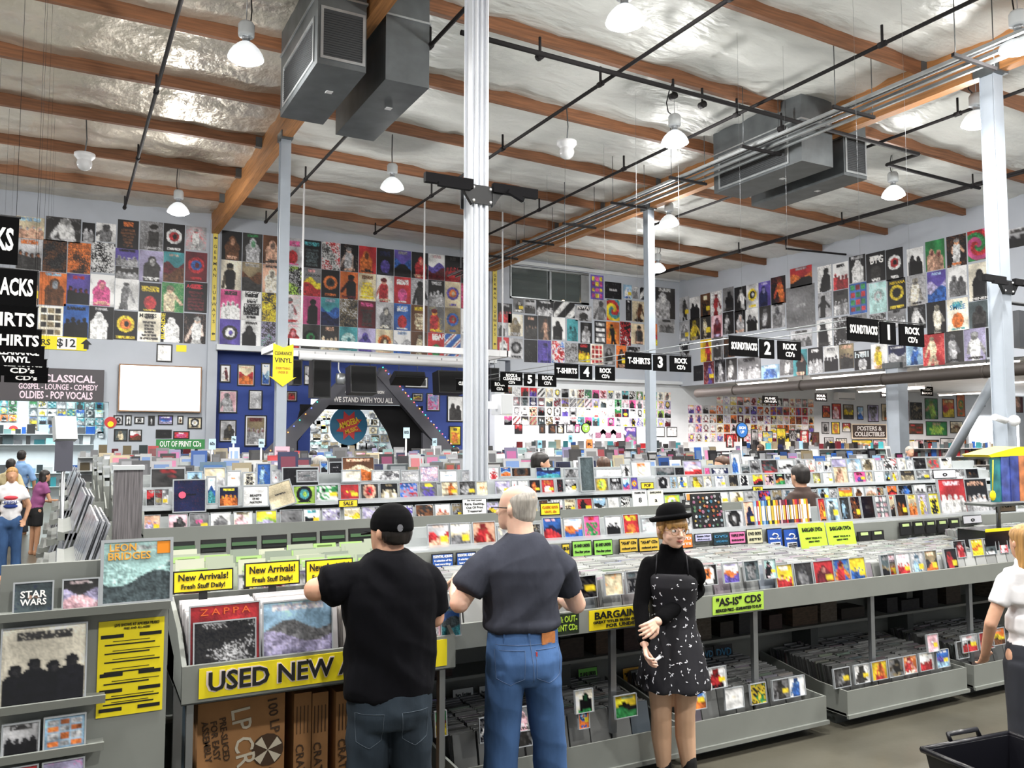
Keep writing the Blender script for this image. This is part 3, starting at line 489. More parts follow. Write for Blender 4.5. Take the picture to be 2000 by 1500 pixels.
for s, (px, py), hp, wd in (('AND COUNTRIES OF ORIGIN', (711, 766), 5, 1.25), ('WE STAND WITH YOU ALL', (709, 782), 9, 1.9)): q = apx((px, py)); lettering(s, MATS['letter_white'], ar, q[0], -.075, q[1], hp*.0175, .035, wd)
for p in ([(632, 792), (582, 862), (582, 900), (560, 900), (590, 790)], [(730, 800), (758, 845), (775, 897), (826, 897), (826, 793)]): MB().prism([apx(q, 25.2) for q in p], .2, .3).build('curtain', MATS['curtain'], ar)
MB().prism([apx((590, 789)), apx((828, 793)), apx((828, 802)), apx((590, 798))], .22, .28).build('curtain', MATS['curtain'], ar)
for i in range(26):
    f = i/25; p = (742+(880-742)*f, 722+(876-722)*f); q = apx(p); c = ['2fd0b0', 'e04a50', '5a6af0', 'f08a40', 'e060b0'][i % 5]; MB().ball((q[0]+.05, -.14, q[1]+.06), .022, 6).build('bulb', M('bulb_'+c, c, .4, emit=3), ar)
for i in range(12):
    f = i/11; p = (640+(515-640)*f, 765+(895-765)*f); q = apx(p); c = ['5a6af0', 'f08a40', '2fd0b0'][i % 3]; MB().ball((q[0], -.14, q[1]+.05), .02, 6).build('bulb', M('bulb_'+c, c, .4, emit=3), ar)
# round shop emblem hanging in the arch
em = thing('round_sign', 'round blue shop sign with red burst and yellow lettering in the arch', 'sign', tuple(PY(26.6, 681, 831))); r = .62
MB().prism([(math.cos(a*math.pi/16)*r, math.sin(a*math.pi/16)*r*1.03) for a in range(32)], -.03, .03).build('disc', M('emblem_blue', '2c6a8c', .5), em); MB().prism([((.46 if i % 2 else .27)*math.cos(i*math.pi/8), (.5 if i % 2 else .3)*math.sin(i*math.pi/8)) for i in range(16)], -.04, -.031).build('burst', M('emblem_red', 'c23a3c', .5), em)
lettering('AMOEBA', MATS['letter_yellow'], em, 0, -.045, .07, .2, .03, .7, rot=(0, -.35, 0)); lettering('MUSIC', MATS['letter_yellow'], em, .08, -.045, -.16, .14, .03, .42, rot=(0, -.35, 0)); MB().tube([(0, 0, r), (0, 0, 1.4)], .01).build('wire', MATS['steel'], em)
for i, (a, b, c, d, s) in enumerate([(1020,800,1070,930,'Nllw'),(1080,780,1180,850,'Gwlg'),(1190,770,1260,850,'Nwle'),(1090,860,1180,940,'Nlwe'),(1560,790,1640,900,'GwlC'),(1030,1030,1140,1090,'LwzT'),(1330,1050,1480,1140,'Nlwd'),(1490,1060,1560,1140,'Pwke'),(1570,1070,1650,1140,'Llgd'),(1440,770,1540,860,'GClw')]):
    wall_print('Y', 33.9, (400+a*.2, 650+b*.2, 400+c*.2, 650+d*.2), s, '# print with @, %s seen inside the arch' % nth(i+1), group='prints seen through the arch')
# lit far room on the left
rnd = random.Random(2)
for r in range(5):
    for c in range(9):
        x, y = 588+c*19+(r % 2)*4, 800+r*15.5+c*.5
        if 648 < x+8 < 712 and y < 860: continue
        if y < 815 and x < 625: continue
        s = rnd.choice('PNLCTGB')+rnd.choice('wlClTec')+rnd.choice('lgweTd')+rnd.choice('wlgk'); wall_print('Y', 33.9, (x, y, x+15, y+12.5), s, '# record sleeve, %s in %s row through the arch' % (nth(c+1), nth(r+1)), 'record_sleeve', 'record', 'sleeves seen through the arch', nx=8)
for r in range(4):
    for c in range(8):
        s = rnd.choice('PNLCTGB')+rnd.choice('tTgzlwSeGb')+rnd.choice('wldkyT')+rnd.choice('wlkyb'); x = 57+c*18.4; y = 783+r*15.5+c*.4; wall_print('Y', 33.9, (x, y, x+15.5, y+13.5), s, '# record sleeve, %s in %s row of far left room' % (nth(c+1), nth(r+1)), 'record_sleeve', 'record', 'sleeves on the far left room wall', nx=8)
for r in range(3):
    for c in range(2): s = rnd.choice('PNLC')+rnd.choice('otwG')+rnd.choice('lky')+'w'; x = 0+c*17.5; y = 781+r*14.5; wall_print('Y', 33.9, (x, y, x+15, y+12.5), s, '# record sleeve, %s in %s row at left edge' % (nth(c+1), nth(r+1)), 'record_sleeve', 'record', 'sleeves on the far left room wall', nx=8)
for i in range(8): x = 50+i*20; wall_print('Y', 33.9, (x, 840+i*.4, x+13, 852+i*.4), rnd.choice(['EwgT', 'LyYw', 'Pzlw', 'TSlw', 'Fdwl']), '# small card with @, %s in the far left room' % nth(i+1), 'price_card', 'card', 'cards in the far left room', nx=8)
for (px, py, r, lb) in ((216, 825, 11, 'round red and yellow sticker sign on the far left doorway'), (26, 839, 8, 'small round red and yellow sticker sign at the left edge'), (1739, 842, 9, 'round red and yellow sticker sign beside the posters sign')):
    v = 25.985 if px > 100 else 33.985; p = PY(v, px, py); rr = PY(v, px, py-r).z-p.z; t = thing('round_sticker', lb, 'sign', tuple(p), 0, 'round sticker signs'); MB().prism([(math.cos(a*math.pi/12)*rr, math.sin(a*math.pi/12)*rr) for a in range(24)], -.01, 0).build('disc', MATS['emblem_red'], t); MB().prism([(math.cos(a*math.pi/12)*rr*.5, math.sin(a*math.pi/12)*rr*.5-rr*.3) for a in range(24)], -.016, -.01).build('burst', MATS['sign_yellow'], t)
# record sleeves on the lower back wall, right of the stage
X0, X1 = PY(YB, 984, 800).x, PY(YB, 1322, 800).x; Z0 = PY(YB, 1015, 755).z; n = int((X1-X0)/.335)
for r in range(4):
    for c in range(n):
        q = c/n; light = 'wlCPv' if q > .45 else 'lwCgecd'; s = rnd.choice('PNLCTBFDHS')+rnd.choice(light+('rrM' if r == 0 and q < .25 else 'LymtnG' if rnd.random() < .35 else ''))+rnd.choice('dgkplwMz')+rnd.choice('wlkry')
        SEED[0] += 1; me = print_mesh(s, .3, .31, 9, 9, SEED[0] % 60, t=.01, name='record_sleeve', gloss=True); a, m = looks(s)
        tag(link('record_sleeve', me, None, (X0+.17+.335*c, YB-.001, Z0-.34*(r+1))), '%s record sleeve, %s in %s row right of the stage' % (a, nth(c+1), nth(r+1)), 'record', 'sleeves on the lower back wall')
for i, (a, b, c, d, s) in enumerate([(25,890,100,985,'LrMk'),(265,890,325,980,'FdBk'),(355,890,425,980,'PkBd'),(435,890,510,980,'Pkcg'),(530,890,600,975,'FlPg'),(610,890,660,975,'Fmwr'),(1100,920,1215,1115,'Lpgm'),(1385,920,1490,1015,'EwCw'),(1510,920,1610,1015,'Ewkw')]): pic((1000+a*.2, 650+b*.2, 1000+c*.2, 650+d*.2), s, '# framed picture with @, %s below the wall sleeves' % nth(i+1), group='pictures below the wall sleeves', frame=.025)
for i in range(3):
    p = PY(YB-.05, 1167+i*20, 866); t = thing('t_shirt', 'pale printed t-shirt hanging %s below the wall sleeves' % nth(i+1), 't-shirt', tuple(p), 0, 'hanging t-shirts'); MB().prism([(-.22, 0), (.22, 0), (.22, .38), (.33, .3), (.38, .42), (.18, .58), (.06, .55), (-.06, .55), (-.18, .58), (-.38, .42), (-.33, .3), (-.22, .38)], -.04, 0).build('shirt', M('shirt_pale', 'e8d0dc', .8, noise=(6, .15)), t); MB().cbox((0, -.044, .3), (.25, .006, .2)).build('print', M('shirt_print', '8a5a70', .8, noise=(20, .6)), t)
# annex: sleeves and framed pictures on the continued back wall
X0, X1 = PY(YB, 1342, 800).x, PY(YB, 1596, 800).x; Z0 = PY(YB, 1400, 772).z; n = int((X1-X0)/.37)
for r in range(5):
    for c in range(n):
        if r == 0 and c < 4: continue
        s = rnd.choice('PNLCTBFD')+rnd.choice('cPwlMvdero' if c > 3 else 'wwlP')+rnd.choice('dMkplwB')+rnd.choice('wryo'); SEED[0] += 1; me = print_mesh(s, .32, .33, 8, 8, SEED[0] % 60, t=.01, name='record_sleeve', gloss=True); a, m = looks(s)
        tag(link('record_sleeve', me, None, (X0+.2+.37*c, YB-.001, Z0-.375*(r+1))), '%s record sleeve, %s in %s row under the header wall' % (a, nth(c+1), nth(r+1)), 'record', 'sleeves on the annex wall')
E1 = [(1530,710,1605,830,'LrMo'),(1625,690,1715,845,'PrPo'),(1735,700,1835,845,'Leyd'),(1870,720,1930,850,'LSwb'),(1525,870,1595,985,'Plkw'),(1620,870,1700,990,'Cyoe'),(1725,880,1805,970,'LryC'),(1550,1020,1640,1120,'Dlkd'),(1665,1030,1770,1120,'BCdk'),(835,940,905,1115,'Blkd'),(945,960,1045,1095,'NSyb'),(1085,930,1175,1115,'BykY'),(1205,950,1285,1120,'Nldk'),(1310,950,1400,1115,'TrCw'),(1425,970,1500,1110,'FBMk'),(590,990,665,1120,'Prwk')]
E2 = [(475,705,580,870,'Tvgd'),(610,695,700,860,'Pceo'),(815,660,880,860,'FPvd'),(890,680,1005,850,'Ndke'),(1035,640,1160,845,'FGLm'),(1205,645,1320,830,'Lory'),(1345,605,1425,820,'CoGy'),(815,885,1015,990,'GBrd'),(1045,865,1250,1005,'TGLe'),(1280,865,1400,980,'LcBe'),(320,1045,515,1115,'Lyco'),(525,1045,650,1110,'BPmr'),(820,1045,930,1115,'Lyce'),(940,1045,1015,1115,'FPrw'),(1025,1045,1170,1115,'Bkro'),(1185,1030,1320,1140,'EwTl'),(1355,1040,1435,1130,'Pord'),(1700,670,1780,780,'Pwkd'),(1890,520,1990,780,'FMsd'),(1560,560,1620,720,'Fvkl')]
for i, (a, b, c, d, s) in enumerate(E1): pic((1300+a*.2, 650+b*.2, 1300+c*.2, 650+d*.2), s, '# framed print with @, %s left of the short column' % nth(i+1), group='framed prints on the annex wall', frame=.03)
for i, (a, b, c, d, s) in enumerate(E2): pic((1600+a*.2, 650+b*.2, 1600+c*.2, 650+d*.2), s, '# framed print with @, %s near the diagonal brace' % nth(i+1), group='framed prints on the annex wall', frame=.03)
o, w, h = board('section_sign', 'black and cream posters and collectibles sign on the annex wall', 'sign', YB-.05, (1664, 828, 1732, 857), M('sign_cream', 'f4e4cc', .5)); MB().box(-w/2+.05, w/2-.05, -.03, -.021, .05, h-.05).build('field', M('sign_brown', '3a2a22', .5), o); lettering('POSTERS &', MATS['letter_white'], o, 0, -.034, h*.68, .2, .04, w*.7); lettering('COLLECTIBLES', MATS['letter_white'], o, 0, -.034, h*.3, .2, .04, w*.86)
for (b, l1, l2, lb) in (((1489, 773, 1519, 789), 'PUNK', 'CD\'s & LP\'s', 'small black hanging punk sign under the header wall'), ((1591, 768, 1615, 784), 'SOUL', 'VINYL', 'small black hanging sign above the red framed prints'), ((1719, 759, 1740, 777), 'BLUES', 'VINYL', 'small black hanging sign left of the short column'), ((1798, 755, 1822, 773), 'MUSIC', 'BOOKS', 'small black hanging sign above the parrot green print'), ((1968, 744, 1982, 764), 'JAZZ', 'VINYL', 'small black hanging sign behind the right column')):
    o, w, h = board('hanging_sign', lb, 'sign', 22, b, MATS['sign_black'], group='small hanging signs in the annex'); lettering(l1, MATS['letter_white'], o, 0, -.024, h*.66, h*.26, .03, w*.7); lettering(l2, MATS['letter_white'], o, 0, -.024, h*.28, h*.24, .03, w*.8); [MB().tube([(q, -.01, h), (q, -.01, 4.32-o.location.z)], .006, 5).build('wire', MATS['steel'], o) for q in (-w*.4, w*.4)]
ac = thing('air_conditioner', 'white wall air conditioner above the framed prints', 'air conditioner', tuple(PY(YB, 1645, 782))); MB().box(-.55, .55, -.25, 0, 0, .34).build('body', MATS['white'], ac); MB().box(-.5, .5, -.26, -.25, .03, .08).build('louvre', MATS['steel'], ac)
o, w, h = board('light_panel', 'glaring white lit window panel behind the right column', 'window', YB-.03, (1898, 815, 1992, 884), M('panel_glow', 'ffffff', .5, emit=5), .02)
# ---------------------------------------------------------------- hanging aisle signs
def hung_panel(par, x0, x1, z0, z1, lines, sizes):
    b = MB().box(x0, x1, -.015, .015, z0, z1).build('panel', MATS['sign_black'], par); c = (x0+x1)/2
    for (s, dz, hh, wd) in lines: lettering(s, MATS['letter_white'], b, c, -.018, z0+(z1-z0)*dz, hh, .045, wd)
def sign_set(x, y, z, left, num, right, label):
    t = thing('aisle_sign', label, 'sign', (x, y, z), 0, 'hanging aisle signs'); h = .3
    hung_panel(t, -.78, -.2, -.14, .16, left, None); hung_panel(t, -.15, .15, -.15, .15, [(num, .5, .2, None)], None)
    hung_panel(t, .24, .74, -.15, .15, right, None); MB().tube([(-.8, 0, .17), (.76, 0, .17)], .008, 6).build('bar', MATS['black'], t)
    for q in (-.5, .5): MB().tube([(q, 0, .17), (q, 0, zp(x)-z+.1)], .002, 4).build('wire', MATS['steel'], t)
R = [('ROCK', .68, .095, .3), ("CD's", .27, .075, .2)]; ST = [('SOUNDTRACKS', .5, .11, .53)]; TS = [('T-SHIRTS', .5, .11, .5)]
for y, L_, n in ((7.54, ST, '1'), (9.75, ST, '2'), (12.45, TS, '3'), (14.95, TS, '4'), (17.4, [('ROCK &', .75, .07, .3), ('CLEARANCE', .48, .07, .46), ("CD's", .2, .06, .17)], '5'), (19.9, [('CLEARANCE', .6, .09, .46), ("CD's", .25, .07, .2)], '6')):
    sign_set(9.8, y, 3.47, L_, n, R, 'black %s sign for aisle %s hanging on the long rail' % ({'1': 'soundtracks', '2': 'soundtracks', '3': 't-shirts', '4': 't-shirts', '5': 'clearance', '6': 'clearance'}[n], dict(zip('123456', 'one two three four five six'.split()))[n]))
for dx, dz, n in ((-.35, .185, 'upper'), (.25, .185, 'lower')): t = MB().tube([(9.8+dx-.1, 7.6, 3.47+dz), (9.8+dx-.1, 20.5, 3.47+dz)], .009, 6).build('sign_rail', MATS['galv_light']); tag(t, '%s white rail carrying the aisle signs' % ('front' if n == 'upper' else 'rear'), 'rail', 'rails of the aisle signs')
LS = [('SOUNDTRACKS', None), ('SOUNDTRACKS', None), ('T-SHIRTS', None), ('T-SHIRTS', None), ('CLEARANCE', 'VINYL'), ('CLEARANCE', "CD's"), ('ROCK', "CD's")]
for (l1, l2), y, nm in zip(LS, (7.04, 9.2, 11.7, 14.1, 16.6, 19.2, 21.4), ('nearest', 'second', 'third', 'fourth', 'fifth', 'sixth', 'farthest')):
    t = thing('aisle_sign', '%s black aisle sign in the line at the left picture edge' % nm, 'sign', (-.72-{'nearest': .02, 'second': -.05}.get(nm, 0), y, 3.47), 0, 'hanging aisle signs at the left edge')
    hung_panel(t, -.42, .42, -.17, .17, [(l1, .5, .16, .78)] if l2 is None else [(l1, .68, .1, .68), (l2, .3, .1, .42)], None); hung_panel(t, -.85, -.48, -.17, .17, [({'nearest': '1', 'second': '2', 'third': '3', 'fourth': '4', 'fifth': '5', 'sixth': '6', 'farthest': '7'}[nm], .5, .2, None)], None)
    MB().tube([(-.86, 0, .18), (.43, 0, .18)], .01, 6).build('bar', MATS['black'], t); [MB().tube([(q, 0, .17), (q, 0, zp(0)-3.4)], .0016, 4).build('wire', MATS['pipe_black'], t) for q in (-.4, .4)]
# yellow arrow sign on the second column
ya = thing('arrow_sign', 'yellow down arrow clearance vinyl sign on the white column', 'sign', (3.86, 16.89, 3.1)); MB().prism([(-.2, .86), (0, .78), (.2, .86), (.2, .18), (.27, .2), (0, 0), (-.27, .2), (-.2, .18)], -.02, 0).build('board', MATS['sign_yellow'], ya)
for s, z, hh, wd in (('CLEARANCE', .66, .07, .34), ('VINYL', .52, .1, .34), ('EVERYTHING', .36, .05, .28), ('UNDER $5', .28, .05, .2)): lettering(s, MATS['letter_black'] if z > .4 else M('letter_orange', 'c07818', .5), ya, 0, -.024, z, hh, .01, wd)
o, w, h = board('paper_notice', 'pink paper notice taped to the white column', 'notice', 16.85, (536, 872, 565, 910), MATS['paper_pink'], .01); [MB().box(-w*.4, w*(.1+.08*i), -.014, -.011, h*(.15+.2*i), h*(.18+.2*i)).build('printed_line', MATS['letter_black'], o) for i in range(4)]
# stage lighting frame and loudspeakers
fr = thing('lighting_frame', 'white rectangular stage frame hung on long rods', 'stage frame', (4.9, 21, 4.4))
MB().box(0, 6.2, -.06, .06, 0, .17).build('beam', MATS['white'], fr); MB().box(0, 6.2, 2.6, 2.72, 0, .17).build('beam', MATS['white'], fr); MB().box(-.08, .04, -.06, 2.72, 0, .17).build('beam', MATS['white'], fr); MB().box(6.16, 6.28, -.06, 2.72, 0, .17).build('beam', MATS['white'], fr)
for x in (.35, 3.65, 6.05): MB().tube([(x, 0, .1), (x, 0, zp(8)-4.3)], .025, 6).build('rod', MATS['white'], fr)
MB().tube([(.6, 1.2, -.16), (6, 1.2, -.16)], .1, 10).build('round_duct', MATS['white'], fr)
def speaker(label, box, Y, tilt=0, dep=.45):
    x0, y0, x1, y1 = box; a = PY(Y, x0, y0); b = PY(Y, x1, y1); w = b.x-a.x; h = a.z-b.z; t = thing('loudspeaker', label, 'loudspeaker', ((a.x+b.x)/2, Y, b.z), 0, 'black stage loudspeakers'); rot = (tilt, 0, 0)
    MB().prism([(-w/2, 0), (w/2, 0), (w/2, dep), (-w/2, dep)], 0, h, 'z').build('cabinet', MATS['black'], t, rot=rot); MB().box(-w/2+.03, w/2-.03, -.01, 0, .03, h-.03).build('grille_cloth', M('cloth_black', '0c0c0e', .9), t, rot=rot); [MB().tube([(q, .2, h), (q, .2, 4.4-b.z)], .012, 5).build('chain', MATS['steel'], t) for q in (-w*.3, w*.3)]
for i, (bx, tl) in enumerate((((572, 702, 590, 752), 0), ((612, 702, 646, 777), 0), ((686, 712, 737, 768), -.12), ((772, 722, 832, 738), -.5), ((858, 722, 908, 768), -.12), ((958, 718, 975, 760), 0))): speaker('black loudspeaker hanging over the stage, %s from the left' % nth(i+1), bx, 22, tl)
p = PY(22, 665, 750); sp = thing('spotlight', 'chrome stage spotlight hanging between the loudspeakers', 'spotlight', tuple(p)); MB().lathe([(.0, .3), (.12, .28), (.14, .1), (.11, 0)], n=14).build('can', MATS['steel'], sp); MB().tube([(0, 0, .28), (0, .2, .4), (0, .2, 4.24-p.z)], .02, 6).build('rod', MATS['white'], sp)
# bracket on the near column, white box, and brackets on the right column
def tv_bracket(x, y, z, label, s=1.):
    t = thing('screen_bracket', label, 'bracket', (x, y, z)); d = -.13*s
    MB().box(-.13, .13, d-.02, d, -.1, .1).build('clamp_plate', MATS['black'], t); MB().box(-.13, .13, .11*s, .13*s, -.1, .1).build('clamp_plate', MATS['black'], t)
    for q in (-1, 1):
        MB().prism([(q*.12, .1), (q*.12, -.12), (q*.22, .02), (q*.3, .06), (q*.3, .1)] if q > 0 else [(q*.3, .1), (q*.3, .06), (q*.22, .02), (q*.12, -.12), (q*.12, .1)], d-.03, d+.02).build('gusset', MATS['black'], t)
        MB().box(min(q*.12, q*.66), max(q*.12, q*.66), d-.06, d-.0, .04, .14).build('arm', M('bracket_black', '121114', .8, spec=.2), t); MB().cbox((q*.36, d-.1, .02), (.36 if q < 0 else .2, .05, .045), (0, .0 if q < 0 else .4, 0)).build('tilt_plate', MATS['bracket_black'], t)
        for z_ in (-.07, .07): MB().ball((q*.1, d-.02, z_), .017, 8).build('bolt', MATS['white'], t)
tv_bracket(3.85, 8, 4.62, 'black double screen bracket clamped on the near white column'); tv_bracket(13.08, 8, 4.44, 'black double screen bracket clamped on the right white column', 1.1)
t = thing('white_box', 'small white cabinet loudspeaker on the near white column', 'loudspeaker', (4.1, 8.0, 2.3)); MB().box(-.0, .15, -.1, .12, 0, .22).build('cabinet', MATS['white'], t); MB().box(-.13, 0, -.03, .03, .06, .14).build('arm', MATS['white'], t); MB().box(.01, .14, -.106, -.1, .01, .21).build('grille', M('grille_grey', 'c4c6c8', .7), t)
t = thing('wall_camera', 'white camera with round bracket on the right column', 'camera', (12.86, 7.85, 2.28)); MB().tube([(-.0, 0, .05), (-.35, -.05, .1)], .05, 10).build('body', MATS['white'], t); MB().ball((.1, -.08, .05), .09, 10).build('mount', MATS['white'], t)
t = thing('flat_screen', 'grey flat screen at the right picture edge beside the column', 'screen', tuple(PY(8.2, 1995, 680))); MB().box(-.12, .5, -.05, .05, 0, .62).build('casing', M('screen_grey', '3c3e42', .4), t); MB().tube([(-.6, .05, .75), (.2, .05, .75)], .03, 8).build('arm', MATS['black'], t)
# ================================================================ RACKS
random.seed(21); rng = random.Random(5)
M('rack_grey', '80837e', .45, noise=(3, .06)); M('rack_dark', '4e5250', .5, noise=(3, .1)); M('acrylic', 'd6dade', .12, alpha=.4, coat=.4); M('riser_pale', 'a6aaaa', .4, noise=(3, .05)); M('shelf_edge', 'c4c8ca', .35); M('slot', vcol=True, rough=.3, coat=.25)
CDW, CDH = .142, .126
COVERS = {}
def cover(spec, w, h, nx=10, ny=None, frame=.007, t=.011, name='cd_case', seed=None):
    return print_mesh(spec, w, h, nx, ny or max(8, int(nx*h/w)), seed if seed is not None else abs(hash_(spec)) % 97, t=t, frame=frame, gloss=True, name=name)
def hash_(s): return sum((i+3)*ord(c)*7 for i, c in enumerate(s))
def put(name, me, loc, tilt=0., rz=0., label=None, cat=None, group=None, roll=0.):
    o = link(name, me, None, loc, (tilt, roll, rz)); return tag(o, label, cat, group)
# prices and stickers are part of the printed covers. -- one rack island: trays, bins, stepped display tiers
T1, T2, T3, T4 = (.85, 1.31), (3.29, 1.245), (3.50, 1.445), (3.74, 1.585)   # front rack: one display tier; second rack, 2.44 m behind: three tiers (depth behind the front lip, height)
FAR = [(.85, 1.245), (1.06, 1.445), (1.30, 1.585)]
def rack(name, label, y0, x0, x1, levels=(), lip=True):
    r = thing(name, label, 'rack', (x0, y0, 0)); L = x1-x0
    if lip: MB().box(0, L, -.012, .012, .875, 1.01).build('bin_lip', MATS['rack_grey'], r)
    MB().prism([(0, .87), (.8, .93), (.8, .95), (0, .89)], 0, L, 'x').build('bin_floor', MATS['rack_dark'], r)
    MB().box(0, L, .8, .83, .05, 1.3).build('back_panel', MATS['rack_grey'], r)
    for x in (0, L-.02): MB().prism([(0, .88), (.83, .9), (.83, 1.22), (.3, 1.1), (0, 1.01)], x, x+.02, 'x').build('side_panel', MATS['rack_grey'], r)
    MB().box(0, L, .52, .8, .545, .565).build('under_shelf', MATS['rack_grey'], r)
    n = max(2, round(L/1.25)+1)
    for i in range(n):
        x = min(max(L*i/(n-1), .03), L-.03); MB().box(x-.02, x+.02, .04, .07, .24, .88).build('post', MATS['steel'], r); MB().box(x-.04, x+.04, .6, .8, .05, .9).build('upright', MATS['rack_dark'], r)
    for d, z in levels:
        MB().box(0, L, d-.02, d+.2, z-.02, z).build('tier_shelf', MATS['shelf_edge'], r); MB().box(0, L, d-.024, d-.018, z-.02, z+.028).build('tier_lip', MATS['acrylic'], r)
        MB().box(0, L, d+.17, d+.19, z, z+.13).build('riser', MATS['riser_pale'], r)
    if levels:
        dl, zl = levels[-1]
        for x in (0, L-.02): MB().prism([(.83, 0), (dl+.2, 0), (dl+.2, zl+.05)]+[(d, z) for d, z in reversed(levels)]+[(.83, levels[0][1])], x, x+.02, 'x').build('end_panel', MATS['rack_grey'], r)
        MB().box(0, L, dl+.19, dl+.21, 0, zl).build('rear_panel', MATS['rack_grey'], r)
    return r
Y1 = 4.3
r0 = rack('record_rack', 'front grey rack section behind the used vinyl bin', Y1, .5, 1.84, lip=False)
r1 = rack('cd_rack', 'long front grey rack of bargain CDs and DVDs', Y1, 1.86, 8.9, [T1])
for i, (a, b) in enumerate(((1.93, 3.46), (3.53, 4.72), (4.93, 6.27), (6.36, 7.6))):   # floor trays
    t = thing('floor_tray', 'grey floor tray of CDs below the front rack, %s from the left' % nth(i+1), 'tray', (a, 4.22, 0), 0, 'floor trays'); w = b-a
    MB().box(0, w, -.012, .0, .09, .26).build('front_lip', MATS['rack_grey'], t); MB().box(0, w, 0, .82, .085, .105).build('tray_floor', MATS['rack_grey'], t)
    for x in (0, w-.015): MB().prism([(0, .09), (.82, .09), (.82, .36), (.25, .27), (0, .26)], x, x+.015, 'x').build('tray_side', MATS['rack_grey'], t)
    MB().box(.03, w-.03, .12, .75, 0.0, .085).build('plinth', MATS['rack_dark'], t)
    MB().box(-.01, w+.01, -.03, -.012, .075, .1).build('base_strip', MATS['rack_grey'], t)
# rows of cases standing one behind another (edges only a few pixels: one mass per bin)
def case_mass(name, label, x0, y0, y1, z0, z1, w, h, cols, n=8, pitch=.0125, dark=False, tilt=.22, tone=None):
    """cols columns of thin cases from y0 back to y1, standing on a floor from z0 to z1"""
    V, Fc, Cc = [], [], []; q = random.Random(int(x0*100+y0*10))
    for c in range(cols):
        y = y0; xx = x0+c*w*1.035
        while y < y1:
            f = (y-y0)/(y1-y0); zb = z0+(z1-z0)*f; th = pitch*q.uniform(.7, .95); hh = h*q.uniform(.95, 1.03); dx = q.uniform(-.003, .003); o = len(V); dy = math.sin(tilt)*hh; hz = math.cos(tilt)*hh
            for (a, b_) in ((0, 0), (1, 0), (1, 1), (0, 1)): V.append((xx+dx+a*(w-.006), y+b_*th, zb))
            for (a, b_) in ((0, 0), (1, 0), (1, 1), (0, 1)): V.append((xx+dx+a*(w-.006), y+b_*th+dy, zb+hz))
            for fa in ((4, 5, 6, 7), (0, 1, 5, 4), (1, 2, 6, 5), (3, 0, 4, 7)): Fc.append(tuple(o+i for i in fa))
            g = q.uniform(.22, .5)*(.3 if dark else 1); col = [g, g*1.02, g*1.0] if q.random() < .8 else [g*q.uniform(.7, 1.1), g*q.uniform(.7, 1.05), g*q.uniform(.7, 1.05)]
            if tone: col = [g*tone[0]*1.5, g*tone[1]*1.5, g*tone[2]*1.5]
            Cc += [col+[1]]*8; y += pitch
    me = bpy.data.meshes.new(name); me.from_pydata(V, [], Fc); me.materials.append(MATS['slot']); at = me.color_attributes.new('Col', 'FLOAT_COLOR', 'POINT'); at.data.foreach_set('color', np.array(Cc, np.float32).ravel()); me.update()
    return tag(link(name, me), label, 'cases', None, 'stuff')
# front bins of the CD rack
BIN = [(1.90, 7, .145, 'CD cases packed in the bin under the blue header cards', 0), (3.0, 8, .145, 'CD cases packed in the bin behind the woman', 0), (4.16, 6, .145, 'CD cases packed in the bin right of the woman', 0), (5.05, 8, .137, 'DVD cases packed in the bin below the lime cards', 1), (6.17, 8, .137, 'DVD cases packed in the bin below the small green tabs', 1), (7.3, 9, .145, 'CD cases packed in the bin at the right picture edge', 0)]
for x, n, w, lb, dvd in BIN: case_mass('case_rows', lb, x, Y1+.075, Y1+.72, .90, .95, w, .26 if not dvd else .2, n, dark=False)
cd_n = [0]
CDL = {}
def cd(x, y, z, spec, where, w=CDW, h=CDH, tilt=.16, name='cd_case', cat='CD', rz=0., frame=.0045, nx=11, group=None, kind='CD case'):
    k = (where, kind); CDL[k] = CDL.get(k, 0)+1; a, m = looks(spec)
    me = cover(spec, w, h, nx, frame=frame, name=name); return put(name, me, (x, y, z), -tilt, rz, '%s %s with %s, %s from left %s' % (a, kind, m, nth(CDL[k]), where), cat, group or kind+'s '+where)
def tier(k, y0=Y1): d, z = (T1, T2, T3, T4)[k-1]; return y0+d, z+.003
OCC = {1: [], 2: [], 3: [], 4: [(3.68, 4.02)]}
def row(k, items, where, h=CDH, y0=Y1, **kw):
    Y, z = tier(k, y0)
    for it in items:
        p0, p1, s = it[:3]; hh = it[3] if len(it) > 3 else h; hh = hh if k == 1 else max(.158, hh*1.15); a = PY(Y, p0, 1000).x; b = PY(Y, p1, 1000).x; OCC[k].append((a, b)); cd((a+b)/2, Y+.01, z, s, where, w=b-a-.006, h=hh, **kw)
WH1 = 'on the lowest tier'; WH2 = 'on the middle tier'; WH3 = 'on the upper tier'
row(1, [(836,880,'Llrs',.16),(880,921,'LCcg',.16),(924,970,'FsrB',.16),(972,1010,'Nlcg'),(1030,1058,'Ngde'),(1061,1099,'Lbnr',.165),(1102,1140,'Lwob',.155),(1141,1174,'TmGr',.165),(1183,1216,'Dwkl',.155),(1218,1250,'Hryo',.16),(1254,1286,'FlwT'),(1325,1354,'Cwkl',.16),(1418,1454,'Clkd',.15)], WH1)
row(2, [(281,315,'Dsvo'),(329,368,'PPdg'),(370,410,'Egdm'),(411,453,'Pwgl'),(456,495,'PCPe'),(500,542,'LYLv'),(547,592,'EgBd'),(593,627,'Bwkt'),(629,666,'Nvld'),(672,705,'LcyC'),(707,742,'Nlvd'),(744,775,'Pgle'),(778,808,'Nwpk'),(812,848,'NdBs'),(850,881,'Dwsr'),(883,904,'Legd'),(951,975,'Lvyd'),(977,1005,'Nwlk'),(1030,1052,'Pldw'),(1053,1072,'NdBw'),(1078,1101,'LwPd'),(1103,1126,'Bcke'),(1128,1158,'FrkM'),(1160,1185,'LSkw'),(1188,1211,'Ewll'),(1213,1233,'Nwkd'),(1299,1330,'CLyw',.14)], WH2)
